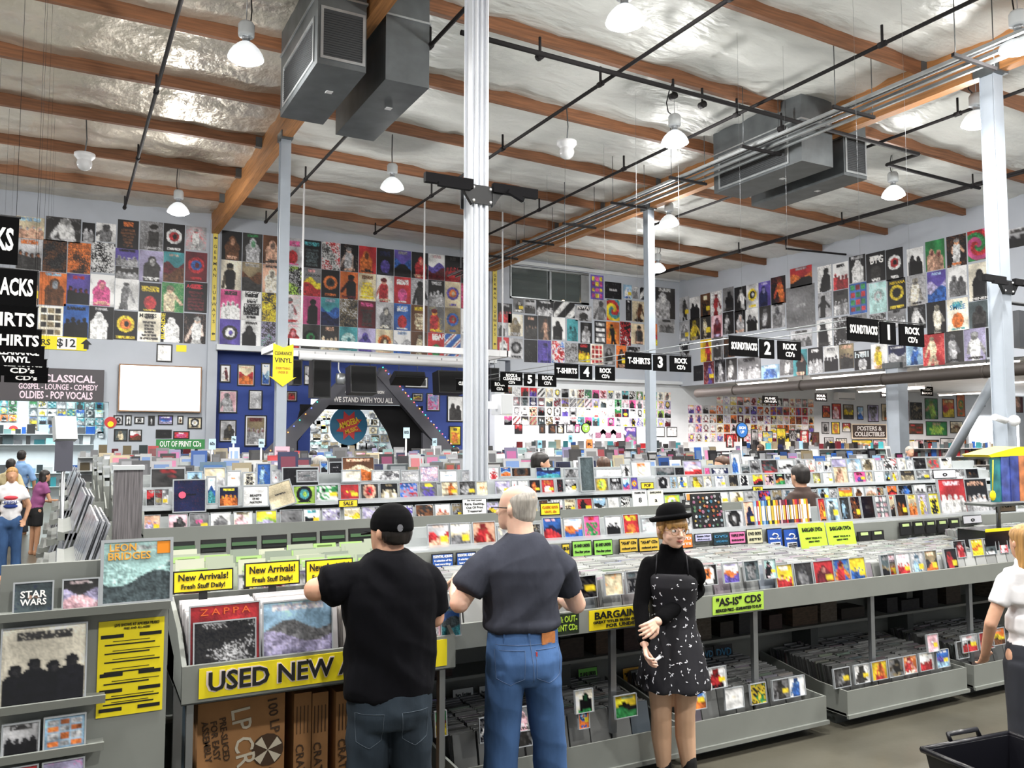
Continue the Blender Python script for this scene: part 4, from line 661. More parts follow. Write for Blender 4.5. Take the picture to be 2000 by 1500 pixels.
row(2, [(1338,1360,'Tklw'),(1362,1392,'Nlwg'),(1395,1425,'Ewkl'),(1427,1455,'FCec'),(1456,1480,'Eldk'),(1482,1508,'Nkpr'),(1510,1530,'Legd'),(1532,1556,'FlSd'),(1600,1622,'FSkw'),(1640,1668,'Loyk'),(1670,1690,'PwBk'),(1692,1715,'Llse'),(1735,1755,'Lokr'),(1757,1785,'Fkbl'),(1788,1812,'Dwgk')], 'on the tier above the DVDs', h=.15)
row(3, [(257,280,'Hdrk'),(284,318,'Lrkd'),(300,330,'Lgwl'),(617,662,'NwGk',.135),(664,702,'Erdy',.14),(704,740,'Cdsr',.14),(742,778,'Bkce',.14),(780,817,'Nvbr',.14),(819,855,'Tgpy',.14),(862,896,'Fcok',.14),(897,930,'Fdlg',.14),(967,998,'Bvlw'),(1000,1012,'PwPr'),(1034,1057,'FkoM'),(1058,1084,'Hrow'),(1088,1102,'EkrM'),(1104,1128,'LlkW'.replace('W','w')),(1163,1190,'CeyL'),(1192,1216,'Bkgl'),(1217,1232,'LTbm'),(1233,1248,'Cpoy'),(1284,1310,'Clkk'),(1325,1345,'Fwby'),(1350,1375,'Flyk'),(1398,1420,'Twlb'),(1425,1444,'Ndek'),(1446,1466,'Twkk'),(1472,1493,'Lyrk'),(1495,1514,'NPky'),(1516,1536,'LkoG')], WH3)
row(3, [(1590,1606,'FecL'),(1610,1630,'EClg'),(1632,1660,'FcsB',.2),(1671,1694,'HmMp'),(1711,1730,'EwlT'),(1732,1742,'LzSk'),(1744,1758,'FlyB'),(1762,1790,'Bdce'),(1793,1820,'Lglz'),(1866,1888,'Fglw'),(1890,1915,'DkdB')], 'near the cassette sign')
# larger boxed items and stands on the tiers
def item(px0, px1, py0, py1, Y, spec, label, name='boxed_set', cat='box set', t=.02, frame=.01, tilt=.12, **kw):
    a = PY(Y, px0, py1); b = PY(Y, px1, py1); h = PY(Y, (px0+px1)/2, py0).z-PY(Y, (px0+px1)/2, py1).z; w = b.x-a.x
    for kk, yy in ((1, Y1+T1[0]), (2, Y1+T2[0]), (3, Y1+T3[0]), (4, Y1+T4[0])):
        if abs(Y-yy) < .1: OCC[kk].append((a.x, b.x))
    nn = max(14, min(44, int((px1-px0)*.6))); me = print_mesh(spec, w, h, nn, max(8, int(nn*h/w)), hash_(spec) % 89, t=t, frame=frame, gloss=True, name=name); return put(name, me, ((a.x+b.x)/2, Y, (a.z+b.z)/2), -tilt, 0, label, cat, **kw)
YT3 = Y1+T3[0]; YT2 = Y1+T2[0]; YT1 = Y1+T1[0]; CL = .0071
item(336, 402, 936, 1001, YT3-.05, 'EnMk', 'dark boxed record with a round pink sticker on the upper tier'); st = MB().prism([(math.cos(i*.524)*.03, math.sin(i*.524)*.03) for i in range(12)], -.028, -.021).build('round_sticker', M('sticker_pink', 'e85a78', .4)); st.parent = bpy.data.objects['boxed_set']; st.location = (-.06, -.002, .15)
item(403, 422, 930, 985, YT3, 'Lwbt', 'slim white and blue box beside the dark boxed record', name='slim_box', cat='box'); item(426, 466, 950, 990, YT3-.02, 'BnoY', 'orange group CD in a clear long box', name='long_box')
item(473, 524, 948, 990, YT3-.06, 'Ewww', 'white box set with bold black lettering', name='lettered_box'); b_ = [o for o in COL.objects if o.name == 'lettered_box'][0]
for s, z in (('BEASTS', .1), ('OF NO', .07), ('NATION', .04)): lettering(s, MATS['letter_black'], b_, 0, -.024, z, .02, .02, .10 if s != 'OF NO' else .06)
item(528, 580, 940, 990, YT3-.05, 'Eced', 'tan cardboard sleeve leaning askew on the upper tier', name='card_sleeve', cat='sleeve', roll=-.28); item(571, 616, 948, 986, YT3-.01, 'CLkt', 'lime square box with a black disc', name='disc_box')
item(473, 500, 922, 950, YT3+.22, 'TCdd', 'cream music films card behind the lettered box', name='film_card', cat='card'); item(500, 529, 905, 948, YT3+.24, 'FbSn', 'dark blue picture box behind the upper tier', name='blue_box'); item(550, 622, 912, 950, YT3+.22, 'Ekdg', 'wide black box behind the upper tier', name='black_box'); item(624, 640, 900, 925, YT3+.25, 'LbSk', 'small blue box beside the black one', name='small_blue_box'); item(641, 668, 902, 926, YT3+.25, 'Ekgl', 'black square box beside the small blue box', name='dark_box')
item(668, 730, 893, 940, YT3+.25, 'LBco', 'large brown landscape record standing behind the upper tier', name='record_sleeve', cat='record', frame=.004); item(725, 780, 918, 940, YT3+.2, 'Fwlk', 'white box with a small drawing on the upper tier', name='white_box_set')
for i, (a, b) in enumerate(((666, 704), (578, 620), (782, 818), (819, 856), (857, 892), (900, 932))): item(a, b, 918-(8 if i == 3 else 0), 942, YT3+.2, ['EClw', 'Eglz', 'ElwC', 'NvPl', 'EwlS', 'ElCw'][i], 'empty pale plastic display holder, %s along the upper tier' % nth(i+1), name='display_holder', cat='holder', group='pale display holders')
item(1133, 1161, 892, 960, YT3-.04, 'Ezzz', 'tall slate blue plastic slab on the upper tier', name='plastic_slab', cat='slab'); item(1046, 1094, 913, 937, YT3+.25, 'Lnbt', 'dark blue landscape record behind the upper tier', name='record_sleeve', cat='record', frame=.004)
item(952, 974, 912, 940, YT3+.25, 'TwrP', 'white card with red script behind the upper tier', name='script_card', cat='card'); item(975, 997, 912, 932, YT3+.25, 'LbSo', 'blue skyline CD behind the upper tier', name='skyline_case', cat='CD'); item(997, 1036, 913, 932, YT3+.26, 'CkBd', 'pair of dark emblem CDs behind the upper tier', name='dark_case', cat='CD')
item(1101, 1130, 915, 938, YT3+.25, 'Flgd', 'grey photograph CD left of the slate slab', name='grey_case', cat='CD'); item(1162, 1214, 915, 935, YT3+.24, 'EwCl', 'clear plastic shelf box right of the slate slab', name='clear_box', cat='box'); item(1280, 1316, 913, 935, YT3+.25, 'Lgzk', 'grey landscape record near the hat', name='record_sleeve', cat='record', frame=.004); item(1317, 1335, 913, 935, YT3+.25, 'Ekzd', 'small dark record near the hat', name='record_sleeve', cat='record', frame=.004)
item(1374, 1386, 913, 933, YT3+.24, 'Emmr', 'magenta card behind the upper tier', name='magenta_card', cat='card'); item(1387, 1422, 913, 933, YT3+.24, 'Tnlw', 'navy lettered card beside the magenta card', name='navy_card', cat='card'); item(1428, 1446, 885, 930, YT3+.25, 'PwbS', 'tall white box with a small picture', name='tall_box', cat='box'); item(1446, 1464, 910, 930, YT3+.25, 'Lzgd', 'grey green framed card right of the tall white box', name='green_card', cat='card')
# pin board
pb = thing('pin_board', 'black board covered with small coloured enamel pins', 'pin board', tuple(PY(YT1-.02, 1386, 1031))); pb.rotation_euler = (-.14, 0, 0)
MB().box(-.15, .15, 0, .02, 0, .27).build('board', MATS['black'], pb); q = random.Random(4)
for i in range(7):
    for j in range(7):
        c = q.choice(['a84a42', 'b8a04a', '4a7890', 'c8c8c8', '58785a', '986880', 'a87848', '88a0a8', '6a6a70', '9a9a9c']); x, z = -.125+.042*i+q.uniform(-.012, .012), .022+.036*j+q.uniform(-.008, .008); s = q.uniform(.007, .015)
        n_ = q.choice([5, 6, 8]); MB().prism([(x+math.cos(k_*2*math.pi/n_)*s, z+math.sin(k_*2*math.pi/n_)*s) for k_ in range(n_)], -.006, 0).build('enamel_pin', M('pin_'+c, c, .3, metal=.2), pb)
def card(name, label, px, py0, py1, Y, bg, lines, edge='letter_black', cat='sign', tilt=.1, fg='letter_black', group=None, bw=.008, legs=False):
    """lettered card with a border; px=(x0,x1)"""
    cx = (px[0]+px[1])/2; b = PY(Y, cx, py1); h = PY(Y, cx, py0).z-b.z; w = PY(Y, px[1], py0).x-PY(Y, px[0], py0).x
    for kk, yy in ((1, Y1+T1[0]), (2, Y1+T2[0]), (3, Y1+T3[0]), (4, Y1+T4[0])):
        if abs(Y-yy) < .1: OCC[kk].append((b.x-w/2, b.x+w/2))
    t = thing(name, label, cat, tuple(b), 0, group); t.rotation_euler = (-tilt, 0, 0)
    MB().box(-w/2, w/2, -.004, 0, 0, h).build('holder', MATS[edge], t); MB().box(-w/2+bw, w/2-bw, -.007, -.004, bw, h-bw).build('sheet', MATS[bg] if bg in MATS else M('card_'+bg, bg, .5), t)
    for s, dz, hh, wd in lines: lettering(s, MATS[fg], t, 0, -.009, h*dz, h*hh, .02, w*wd)
    if legs: MB().box(-.01, .01, 0, .01, -.12, 0).build('stake', MATS['black'], t)
    return t
card('card_sign', 'orange enamel pins card above the pin board', (1340, 1398), 962, 978, YT1+.1, 'f29848', [('ENAMEL PINS!', .5, .5, .75)], edge='shelf_edge', legs=True)
card('card_sign', 'white rare and out of print treasures card with black border', (904, 951), 974, 1020, YT2-.03, 'f2f2f2', [('Our Well Curated', .93, .06, .6), ('Rare, Exciting,', .78, .1, .8), ('Out Of Print', .62, .1, .7), ('Treasures!', .47, .1, .6)], bw=.005)
card('card_sign', 'yellow bordered card beside the bald man', (1055, 1094), 982, 1007, YT1+.06, 'f4d424', [('CLASSIC ROCK', .65, .2, .8), ('VINYL 45s', .3, .2, .6)], fg='letter_orange'); card('card_sign', 'small yellow and black card between the upper and middle tiers left', (661, 699), 976, 991, YT3-.1, 'e8cc28', [('SALE', .5, .5, .5)])
card('card_sign', 'small black and yellow card on the upper tier right', (1470, 1490), 950, 960, YT3-.06, 'e8cc28', [('SALE', .5, .5, .5)]); card('card_sign', 'black and yellow card with pop figures on the upper tier', (1252, 1277), 942, 955, YT3-.04, 'e8cc28', [('POP', .5, .5, .5)], legs=True)
card('card_sign', 'white sleeve card with a black title near the hat', (1236, 1265), 958, 990, YT2-.02, 'ececec', [('ENAMEL PINS', .85, .12, .7), ('8', .4, .3, .2)], edge='shelf_edge'); card('card_sign', 'second white sleeve card with a black title near the hat', (1266, 1297), 957, 990, YT2-.02, 'f0ecd8', [('BARGAINS', .85, .12, .7), ('a', .4, .25, .15)], edge='shelf_edge'); card('card_sign', 'grey stand with black pins card right of the hat', (1333, 1352), 976, 992, YT2-.1, '2a2a2c', [('PINS', .5, .3, .4)], fg='letter_white')
# header cards behind the bins
YH = Y1+.77
card('header_card', 'blue essential albums card, left one', (843, 886), 1081, 1109, YH, '2a58a8', [('ESSENTIAL ALBUMS', .78, .18, .85), ('A selection of the', .5, .14, .8), ('best recordings', .25, .14, .7)], edge='frame_black', fg='letter_white'); card('header_card', 'blue essential albums card, right one beside the grey shirt', (891, 930), 1078, 1106, YH, '2a58a8', [('ESSENTIAL ALBUMS', .78, .18, .85), ('A selection of the', .5, .14, .8), ('best recordings', .25, .14, .7)], edge='frame_black', fg='letter_white')
for i, (a, b, y0, y1, c, l1, l2, fg, lb) in enumerate([(1098, 1113, 1062, 1090, 'c8b030', '$5', 'CDs', 'letter_black', 'narrow mustard header card behind the bald man'), (1118, 1156, 1056, 1085, '84c050', '$5 AND UNDER', 'Five-Star prices', 'letter_black', 'green five dollars and under card, left one'), (1160, 1197, 1054, 1083, '84c050', '$5 AND UNDER', 'Five-Star prices', 'letter_black', 'green five dollars and under card, right one'), (1210, 1246, 1052, 1077, 'c8a83a', '"AS-IS" CDs', 'reduced price', 'letter_black', 'mustard as-is card left of the hat'), (1248, 1288, 1050, 1075, 'c8a83a', '"AS-IS" CDs', 'reduced price', 'letter_black', 'mustard as-is card partly behind the hat'), (1322, 1353, 1043, 1069, 'f07a30', 'DVD', 'SETS', 'letter_white', 'orange DVD sets header card right of the hat'), (1357, 1390, 1042, 1056, 'b8b8dc', 'Seen Her', 'films', 'letter_black', 'pale lavender header card'), (1393, 1424, 1040, 1063, '183038', 'DVD', 'VIDEO', 'print_sea', 'dark header card with teal DVD lettering'), (1425, 1456, 1038, 1060, 'd870a0', 'TRIPLE DVD', 'BARGAINS', 'letter_black', 'pink triple DVD bargains header card'), (1459, 1490, 1033, 1060, 'c8c4a4', 'DVD BOX', 'SETS!', 'letter_black', 'beige DVD box sets header card')]):
    card('header_card', lb, (a, b), y0, y1+2, YH, c, [(l1, .68, .2, .8), (l2, .3, .15, .75)], edge='frame_black', fg=fg, bw=.006)
for a, b, w in ((1500, 1530, 'left'), (1532, 1563, 'right')):
    t = card('header_card', '%s blue disc format header card with white swoosh' % w, (a, b), 1032, 1076, YH, '1e4a9c', [('Blu-ray', .55, .08, .7)], edge='frame_black', fg='letter_white'); MB().box(-.055, .055, -.009, -.007, .012, .07).build('white_field', MATS['white'], t); [lettering(s, MATS['letter_black'], t, 0, -.011, .056-.016*i, .011, .0, .09) for i, s in enumerate(('A SMALL SAMPLING', 'FROM OUR AMAZING', 'SELECTION'))]
    MB().tube([(-.03, -.01, .125), (-.01, -.01, .14), (.02, -.01, .135), (.035, -.01, .12), (.02, -.01, .105)], .006, 6).build('swoosh', MATS['white'], t)
for a, b, w in ((1566, 1618, 'left'), (1620, 1674, 'right')): card('lime_card', '%s large lime bargain DVDs card' % w, (a, b), 1021 if w == 'left' else 1019, 1076 if w == 'left' else 1071, YH-.05, 'b4d83a', [('BARGAIN DVDs', .75, .15, .75), ('GREAT TITLES AT A', .45, .06, .6), ('GREAT PRICE', .33, .06, .4)], edge='shelf_edge', bw=.002, tilt=.2)
for i, (a, b) in enumerate(((1676, 1702), (1703, 1728), (1758, 1781), (1784, 1806), (1808, 1828), (1831, 1852), (1855, 1875))): card('tab_card', 'black header tab with green label, %s right of the lime cards' % nth(i+1), (a, b), (1038, 1036, 1020, 1018, 1017, 1015, 1012)[i], (1066, 1064, 1046, 1044, 1042, 1040, 1038)[i], YH, '1a1a1c', [], edge='frame_black'); t = [o for o in COL.objects if o.name.startswith('tab_card')][-1]; MB().box(-.045, .045, -.012, -.008, .09 if i < 2 else .08, .115 if i < 2 else .105).build('label_strip', M('label_green', 'b8cc8a' if i != 2 else 'a8b070', .5), t)
card('cassette_sign', 'white sign with a drawing of a black cassette on the tier', (1823, 1867), 917, 935, YT1+.1, 'd4d4dc', [('o', .5, .5, .2)]); card('cassette_sign', 'small white cassette sign in the bin below the boxed sets', (1881, 1918), 1006, 1023, YH, 'c8c8d0', [('o', .5, .5, .2)])
# DVDs standing spine out on the lowest tier
q = random.Random(9); X = PY(YT1, 1478, 1000).x; i = 0
while X < PY(YT1, 1588, 1000).x:
    w = q.choice([.018, .02, .022, .03]); c = q.choice(['2a2830', '3a3a48', 'd8c030', 'c87838', 'b82838', '3870a8', 'e0e0e4', '503848', 'd8a8b0', '88a8c8', '1e1e22', '2a2830', '6a3040']); i += 1
    o = MB().box(-w/2+.001, w/2-.001, 0, .135, 0, .215).build('dvd_spine_case', M('spine_'+c, c, .3, coat=.3), None, (X, YT1, T1[1]+.004), (-.1, 0, 0)); MB().box(-w/2+.004, w/2-.004, -.001, 0, .05, .17).build('spine_title', M('spine_title_'+('w' if i % 3 else 'y'), 'dcdcd8' if i % 3 else 'c8a840', .5), o); tag(o, 'DVD case standing spine out, %s from the left on the lowest tier' % nth(i), 'DVD', 'DVDs standing spine out'); X += w
row(1, [(1455,1477,'Psnk'),(1601,1618,'Prok'),(1614,1642,'FSzw'),(1643,1663,'FdSk'),(1664,1684,'FkBo'),(1685,1711,'Ekdd'),(1713,1738,'GzPw'),(1740,1752,'Bcdr'),(1753,1775,'DkBo'),(1776,1795,'Bcoy'),(1797,1815,'FvyC'),(1818,1838,'TYkw')], 'beside the spine row', h=.215, name='dvd_case', cat='DVD', kind='DVD case'); 
item(1836, 1888, 935, 1005, YT1+.02, 'BrwP', 'large pink and red boxed set with a group photograph', frame=.006); item(1887, 1931, 935, 1002, YT1+.02, 'Bkls', 'large black and red boxed set with a group photograph', frame=.006)
for i, (a, c, lb) in enumerate(((6.36, 'HPrr', ''),)): pass
# the rest of the tiers: clear keepers with pale inserts
OCC[1] += [(0, PY(YT1, 836, 1000).x), (PY(YT1, 1345, 1000).x, PY(YT1, 1425, 1000).x), (PY(YT1, 1478, 1000).x, PY(YT1, 1600, 1000).x)]
q = random.Random(77); nk = {1: 0, 2: 0, 3: 0, 4: 0}
for k in (1, 2, 3, 4):
    Yk, zk = tier(k); xs = sorted(OCC[k]); cur = .7 if k > 1 else 2.0; end = 11.9 if k > 1 else 8.6; xs = [o_ for o_ in xs if o_[0] < end]
    for a, b in xs+[(end, end)]:
        while a-cur > .085:
            w = min(.146 if k < 4 else q.choice([.146, .146, .2, .3]), a-cur); s_ = q.choice('ENLPTF')+q.choice('wlCgvlwcdS')+q.choice('wlgCdkze')+q.choice('lwgkro'); nk[k] += 1; c_, m_ = looks(s_)
            put('clear_keeper', cover(s_, round(w-.008, 2), .16 if w < .17 else .19, 9, frame=.009, name='clear_keeper'), (cur+w/2, Yk+.012, zk), -.16, 0, '%s clear keeper with %s, %s from left on the %s tier' % (c_, m_, nth(nk[k]), ('lowest', 'middle', 'upper', 'rear')[k-1]), 'keeper', 'clear keepers on the tiers'); cur += w
        cur = max(cur, b)
# DVDs and CDs facing forward in the front bins
FB = [(1015,1042,'Fokd'),(1110,1165,'Ndkg'),(1180,1216,'Ecoc'),(1222,1248,'Tgkz'),(1363,1400,'Ckwo'),(1412,1443,'Lwop'),(1453,1482,'Tzgk'),(1492,1516,'FTkP')]
for a, b, s in FB: Yb = Y1+.055; x0_, x1_ = PY(Yb, a, 1120).x, PY(Yb, b, 1120).x; cd((x0_+x1_)/2, Yb, 1.065, s, 'facing out of the front bin', w=x1_-x0_, h=.135, kind='CD keeper')
for a, b, s in [(1515,1550,'ByrC'),(1552,1588,'Fdgk'),(1590,1630,'PrMs'),(1628,1661,'Fbry'),(1660,1692,'Byby'),(1722,1752,'Lzek'),(1737,1751,'LPor'),(1752,1780,'BwrP'),(1780,1807,'FlSw'),(1808,1833,'Ledo'),(1847,1872,'Fkrd')]: Yb = Y1+.05; x0_, x1_ = PY(Yb, a, 1120).x, PY(Yb, b, 1120).x; cd((x0_+x1_)/2, Yb, .965, s, 'facing out of the DVD bin', w=x1_-x0_-.004, h=.19, kind='DVD case', name='dvd_case', cat='DVD')
for a, b, s in [(1862,1886,'Fkrw'),(1897,1920,'LyoY'),(1921,1945,'Hzwz'),(1951,1968,'FrwP'),(1972,1990,'FgPr')]: Yb = Y1+.12; x0_, x1_ = PY(Yb, a, 1080).x, PY(Yb, b, 1080).x; cd((x0_+x1_)/2, Yb, 1.06, s, 'at the front bin end', w=x1_-x0_, h=.14, kind='CD keeper')
# lower trays: masses, faces and header cards
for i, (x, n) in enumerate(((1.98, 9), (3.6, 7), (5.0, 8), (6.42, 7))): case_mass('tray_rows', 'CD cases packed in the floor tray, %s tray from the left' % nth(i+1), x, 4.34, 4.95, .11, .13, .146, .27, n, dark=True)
LT = [(848,872,1384,1440,'LGMy'),(935,965,1410,1452,'Fkww'),(1000,1038,1430,1462,'Fkdl'),(1008,1036,1395,1430,'PgPd'),(1052,1068,1398,1430,'Ecck'),(1122,1158,1358,1395,'PCkG'),(1128,1150,1385,1425,'CobS'),(1200,1243,1370,1405,'LykG'),(1338,1378,1348,1390,'LbSo'),(1383,1418,1318,1347,'FwRk'.replace('R','r')),(1415,1452,1375,1400,'EwgC'),(1465,1496,1352,1392,'NyGk'),(1508,1542,1350,1382,'Fgdk'),(1540,1572,1335,1372,'FwbS'),(1628,1660,1320,1352,'Fdgk'),(1668,1698,1312,1345,'Fwdd'),(1702,1732,1303,1338,'Fyor'),(1735,1765,1298,1330,'Fgke'),(1763,1790,1290,1322,'ForC'),(1795,1822,1288,1318,'BwrC'),(1828,1853,1286,1308,'LbpS'),(1810,1832,1248,1275,'EPPw'),(1868,1890,1255,1288,'Fdkz'),(1878,1908,1245,1276,'Llkr'),(1912,1940,1238,1270,'Frrk'),(1936,1962,1233,1262,'LoyB')]
for a, b, y0, y1, s in LT: Yb = 4.29; x0_, x1_ = PY(Yb, a, y1).x, PY(Yb, b, y1).x; cd((x0_+x1_)/2, Yb, max(.265, PY(Yb, a, y1).z), s, 'facing out of the floor trays', w=x1_-x0_, h=.135, tilt=.1, kind='CD keeper')
for a, b, y0, y1, c, fg, ls, lb in [(824, 873, 1365, 1396, 'b4a8dc', 'letter_black', [('ESSENTIAL ALBUMS', .75, .18, .8), ('A SELECTION OF THE', .5, .14, .7), ('BEST RECORDINGS', .28, .14, .6)], 'lavender essential albums card in the floor tray'), (884, 926, 1344, 1374, 'd0d4d0', 'letter_black', [('Rare, Exciting', .7, .15, .7), ('O :', .3, .25, .3)], 'white treasures card in the floor tray, left one'), (936, 968, 1338, 1370, 'd0d4d0', 'letter_black', [('Rare, Exciting', .7, .15, .7)], 'white treasures card in the floor tray behind the jeans'), (1130, 1168, 1304, 1332, '6ec04a', 'letter_black', [('$5 AND UNDER', .68, .2, .8), ('Five-Star prices', .3, .15, .75)], 'green five dollars and under card in the floor tray'), (1217, 1252, 1303, 1328, 'c89830', 'letter_black', [('"AS-IS" CDs', .6, .22, .8)], 'mustard as-is card in the floor tray'), (1368, 1396, 1266, 1305, '15181c', 'print_sea', [('DVD', .75, .26, .85), ('VIDEO', .5, .08, .6)], 'black DVD tab in the floor tray, left one'), (1398, 1434, 1260, 1306, '15181c', 'print_sea', [('DVD', .75, .26, .8), ('VIDEO', .5, .08, .6)], 'black DVD tab in the floor tray, right one')]: card('tray_card', lb, (a, b), y0, y1+12, 4.98, c, ls, edge='frame_black', fg=fg, bw=.005)
for i, (a, b) in enumerate(((1564, 1592), (1596, 1624), (1630, 1657), (1763, 1785), (1787, 1810), (1813, 1832), (1837, 1858))): y = 1256-i*4-(16 if i > 2 else 0); t = card('tray_card', 'black tab with lime label in the floor trays, %s from the left' % nth(i+1), (a, b), y, y+30, 4.98, '17181a', [], edge='frame_black'); MB().box(-.05, .05, -.011, -.008, .075, .1).build('label_strip', M('label_lime', 'a4c43c', .5), t)
# signs on the bin lip
def lip_sign(label, px0, px1, y0, y1, bg, lines, fg='letter_black', yy=Y1-.013):
    a, b = PY(yy, px0, y0), PY(yy, px1, y0); t = thing('lip_sign', label, 'sign', ((a.x+b.x)/2, yy, .885), 0, 'signs on the bin lip'); w = b.x-a.x; h = .118; MB().box(-w/2, w/2, -.006, 0, 0, h).build('sheet', M('card_'+bg, bg, .5), t)
    for s, dz, hh, wd in lines: lettering(s, MATS[fg], t, 0, -.008, h*dz, h*hh, .03, w*wd)
lip_sign('yellow bargain CDs lip sign beside the woman', 1150, 1290, 1190, 1220, 'f0d818', [('BARGAIN CDs', .7, .36, .86), ('GREAT TITLES FROM GREAT ARTISTS', .38, .13, .9), ('FOR UNDER $5', .16, .17, .55)]); lip_sign('lime as-is CDs lip sign', 1391, 1490, 1160, 1195, 'b4dc50', [('"AS-IS" CDS', .64, .42, .88), ('REDUCED PRICE - GUARANTEED TO PLAY', .2, .17, .9)]); lip_sign('black lip sign with lime letters behind the bald man', 1060, 1130, 1205, 1235, '1c2818', [('RARE & OUT-', .72, .3, .88), ('OF-PRINT CDs', .3, .3, .88)], 'label_lime')
# ---------------------------------------------------------------- used vinyl bins
LB = thing('vinyl_bin', 'grey used vinyl bin with a big yellow lettered front', 'record bin', (.5, 4.0, 0)); W0 = 1.31
MB().box(0, W0, -.012, .012, .87, 1.03).build('bin_lip', MATS['rack_grey'], LB); MB().prism([(0, .86), (.55, .9), (.55, .92), (0, .88)], 0, W0, 'x').build('bin_floor', MATS['rack_dark'], LB)
for x in (0, W0-.02): MB().prism([(0, .87), (.55, .9), (.55, 1.25), (.2, 1.15), (0, 1.03)], x, x+.02, 'x').build('side_panel', MATS['rack_grey'], LB)
for x in (.03, W0-.06): MB().box(x, x+.03, .05, .09, 0, .87).build('post', MATS['steel'], LB); MB().box(x-.0, x+.05, .4, .5, 0, .87).build('upright', M('post_blue', '6a8090', .5), LB)
sg = MB().box(.07, W0-.05, -.018, -.012, .885, 1.015).build('yellow_strip', MATS['sign_yellow'], LB); lettering('USED NEW ARRIVALS', M('letter_rim', 'ecdcd8', .5), sg, .07+.58, -.019, .95, .086, .07, 1.10, ext=.001); lettering('USED NEW ARRIVALS', MATS['letter_black'], sg, .07+.58, -.0225, .95, .082, .03, 1.08)
case_mass('vinyl_rows', 'white sleeved records packed in the used vinyl bin, left half', .54, 4.06, 4.42, .9, .92, .34, .32, 2, pitch=.009, tilt=.2, tone=(1.25, 1.2, 1.22)); case_mass('vinyl_rows', 'white sleeved records packed in the used vinyl bin, right half', 1.25, 4.06, 4.42, .9, .92, .27, .3, 2, pitch=.009, tilt=.2, tone=(.9, .85, .8))
def lp(px0, px1, py0, py1, Y, spec, label, tilt=.12, frame=.006, **kw): return item(px0, px1, py0, py1, Y, spec, label, name='record_sleeve', cat='record', t=.006, frame=frame, tilt=tilt, **kw)
lp(368, 508, 1180, 1302, 4.035, 'ErMo', 'red record sleeve standing first in the used vinyl bin'); lp(375, 497, 1212, 1302, 4.03, 'NkwG', 'black and white photo record leaning on the red sleeve', border=None) if False else lp(376, 500, 1212, 1303, 4.022, 'Ndlk', 'black and white photo record leaning on the red sleeve'); lp(512, 650, 1172, 1285, 4.04, 'LSgv', 'pale blue mountain record in the used vinyl bin')
rz_ = [o for o in COL.objects if o.name.startswith('record_sleeve') and o['label'].startswith('red record')][0]; lettering('ZAPPA', M('print_orange', 'd8602c', .5), rz_, 0, -.012, .245, .03, .0, .22, spacing=1.4)
lp(833, 900, 1185, 1245, 4.06, 'Lbzt', 'slate blue record at the end of the used vinyl bin'); lp(836, 862, 1210, 1250, 4.03, 'PPls', 'pale pink record half hidden behind the black shirt')
# upper part of the vinyl section: new arrivals cards, divider cards and CDs behind them
for i, (a, b, y0, y1) in enumerate(((338, 456, 1113, 1156), (478, 586, 1097, 1144), (597, 690, 1092, 1140))):
    t = card('new_arrivals_card', 'yellow new arrivals card, %s from the left above the vinyl' % nth(i+1), (a, b), y0, y1, 4.47, 'f4d81c', [('New Arrivals!', .68, .3, .82), ('Fresh Stuff Daily!', .28, .22, .72)], bw=.007); MB().box(-.02, .02, .0, .006, -.2, 0).build('stake', MATS['black'], t)
MB().prism([(.25, 1.16), (.8, 1.22), (.8, 1.24), (.25, 1.18)], 0, 1.3, 'x').build('upper_bin_floor', MATS['rack_dark'], r0); MB().box(0, 1.3, .24, .26, 1.1, 1.25).build('upper_bin_lip', MATS['rack_grey'], r0)
q = random.Random(6); n = 0
for c in range(8):
    for k in range(7):
        if q.random() < .12: continue
        x = .62+c*.158; y = 4.60+k*.062; z = 1.19+k*.008; n += 1; t = thing('divider_card', 'white divider card, %s behind %s column of the upper vinyl bin' % (nth(k+1), nth(c+1)), 'divider card', (x+q.uniform(-.004, .004), y, z), 0, 'white divider cards'); t.rotation_euler = (-.2, 0, 0)
        MB().box(-.072, .072, -.002, .002, 0, .17+q.uniform(-.03, .025)).build('sheet', M(*[('divider_white', 'a8b09c', .6), ('divider_cream', 'c6c8b4', .6), ('divider_clear', '8c9688', .4)][q.choice([0, 0, 1, 2])]), t)
        if k < 1 or q.random() < .22: MB().box(-.068, .068, -.004, -.002, .145, .175).build('label_strip', M('label_pale', 'a4c878', .6), t); MB().box(-.045, .045, -.005, -.004, .155, .164).build('printed_line', M('print_olive', '5a7038', .5), t)
for i, (a, b, s) in enumerate(((352, 400, 'PPMk'), (410, 450, 'EwlT'), (466, 505, 'TwkG'), (512, 560, 'NPMd'), (566, 607, 'Fvwl'), (612, 660, 'NkBd'))): x0_, x1_ = PY(4.56, a, 1100).x, PY(4.56, b, 1100).x; cd((x0_+x1_)/2, 4.565, 1.19, s, 'before the divider cards', w=x1_-x0_, h=.135)
for i in range(8): t = card('header_tab', 'black header tab, %s from the left behind the divider cards' % nth(i+1), (330+i*62-i*i*.6, 380+i*62-i*i*.6), 1058-i*4.4, 1084-i*4.4, 5.08, '16181a', [], edge='frame_black', tilt=.1); MB().box(-.07, .07, -.012, -.008, .03, .05).build('label_strip', M('label_dim', '4a6a48', .5), t)
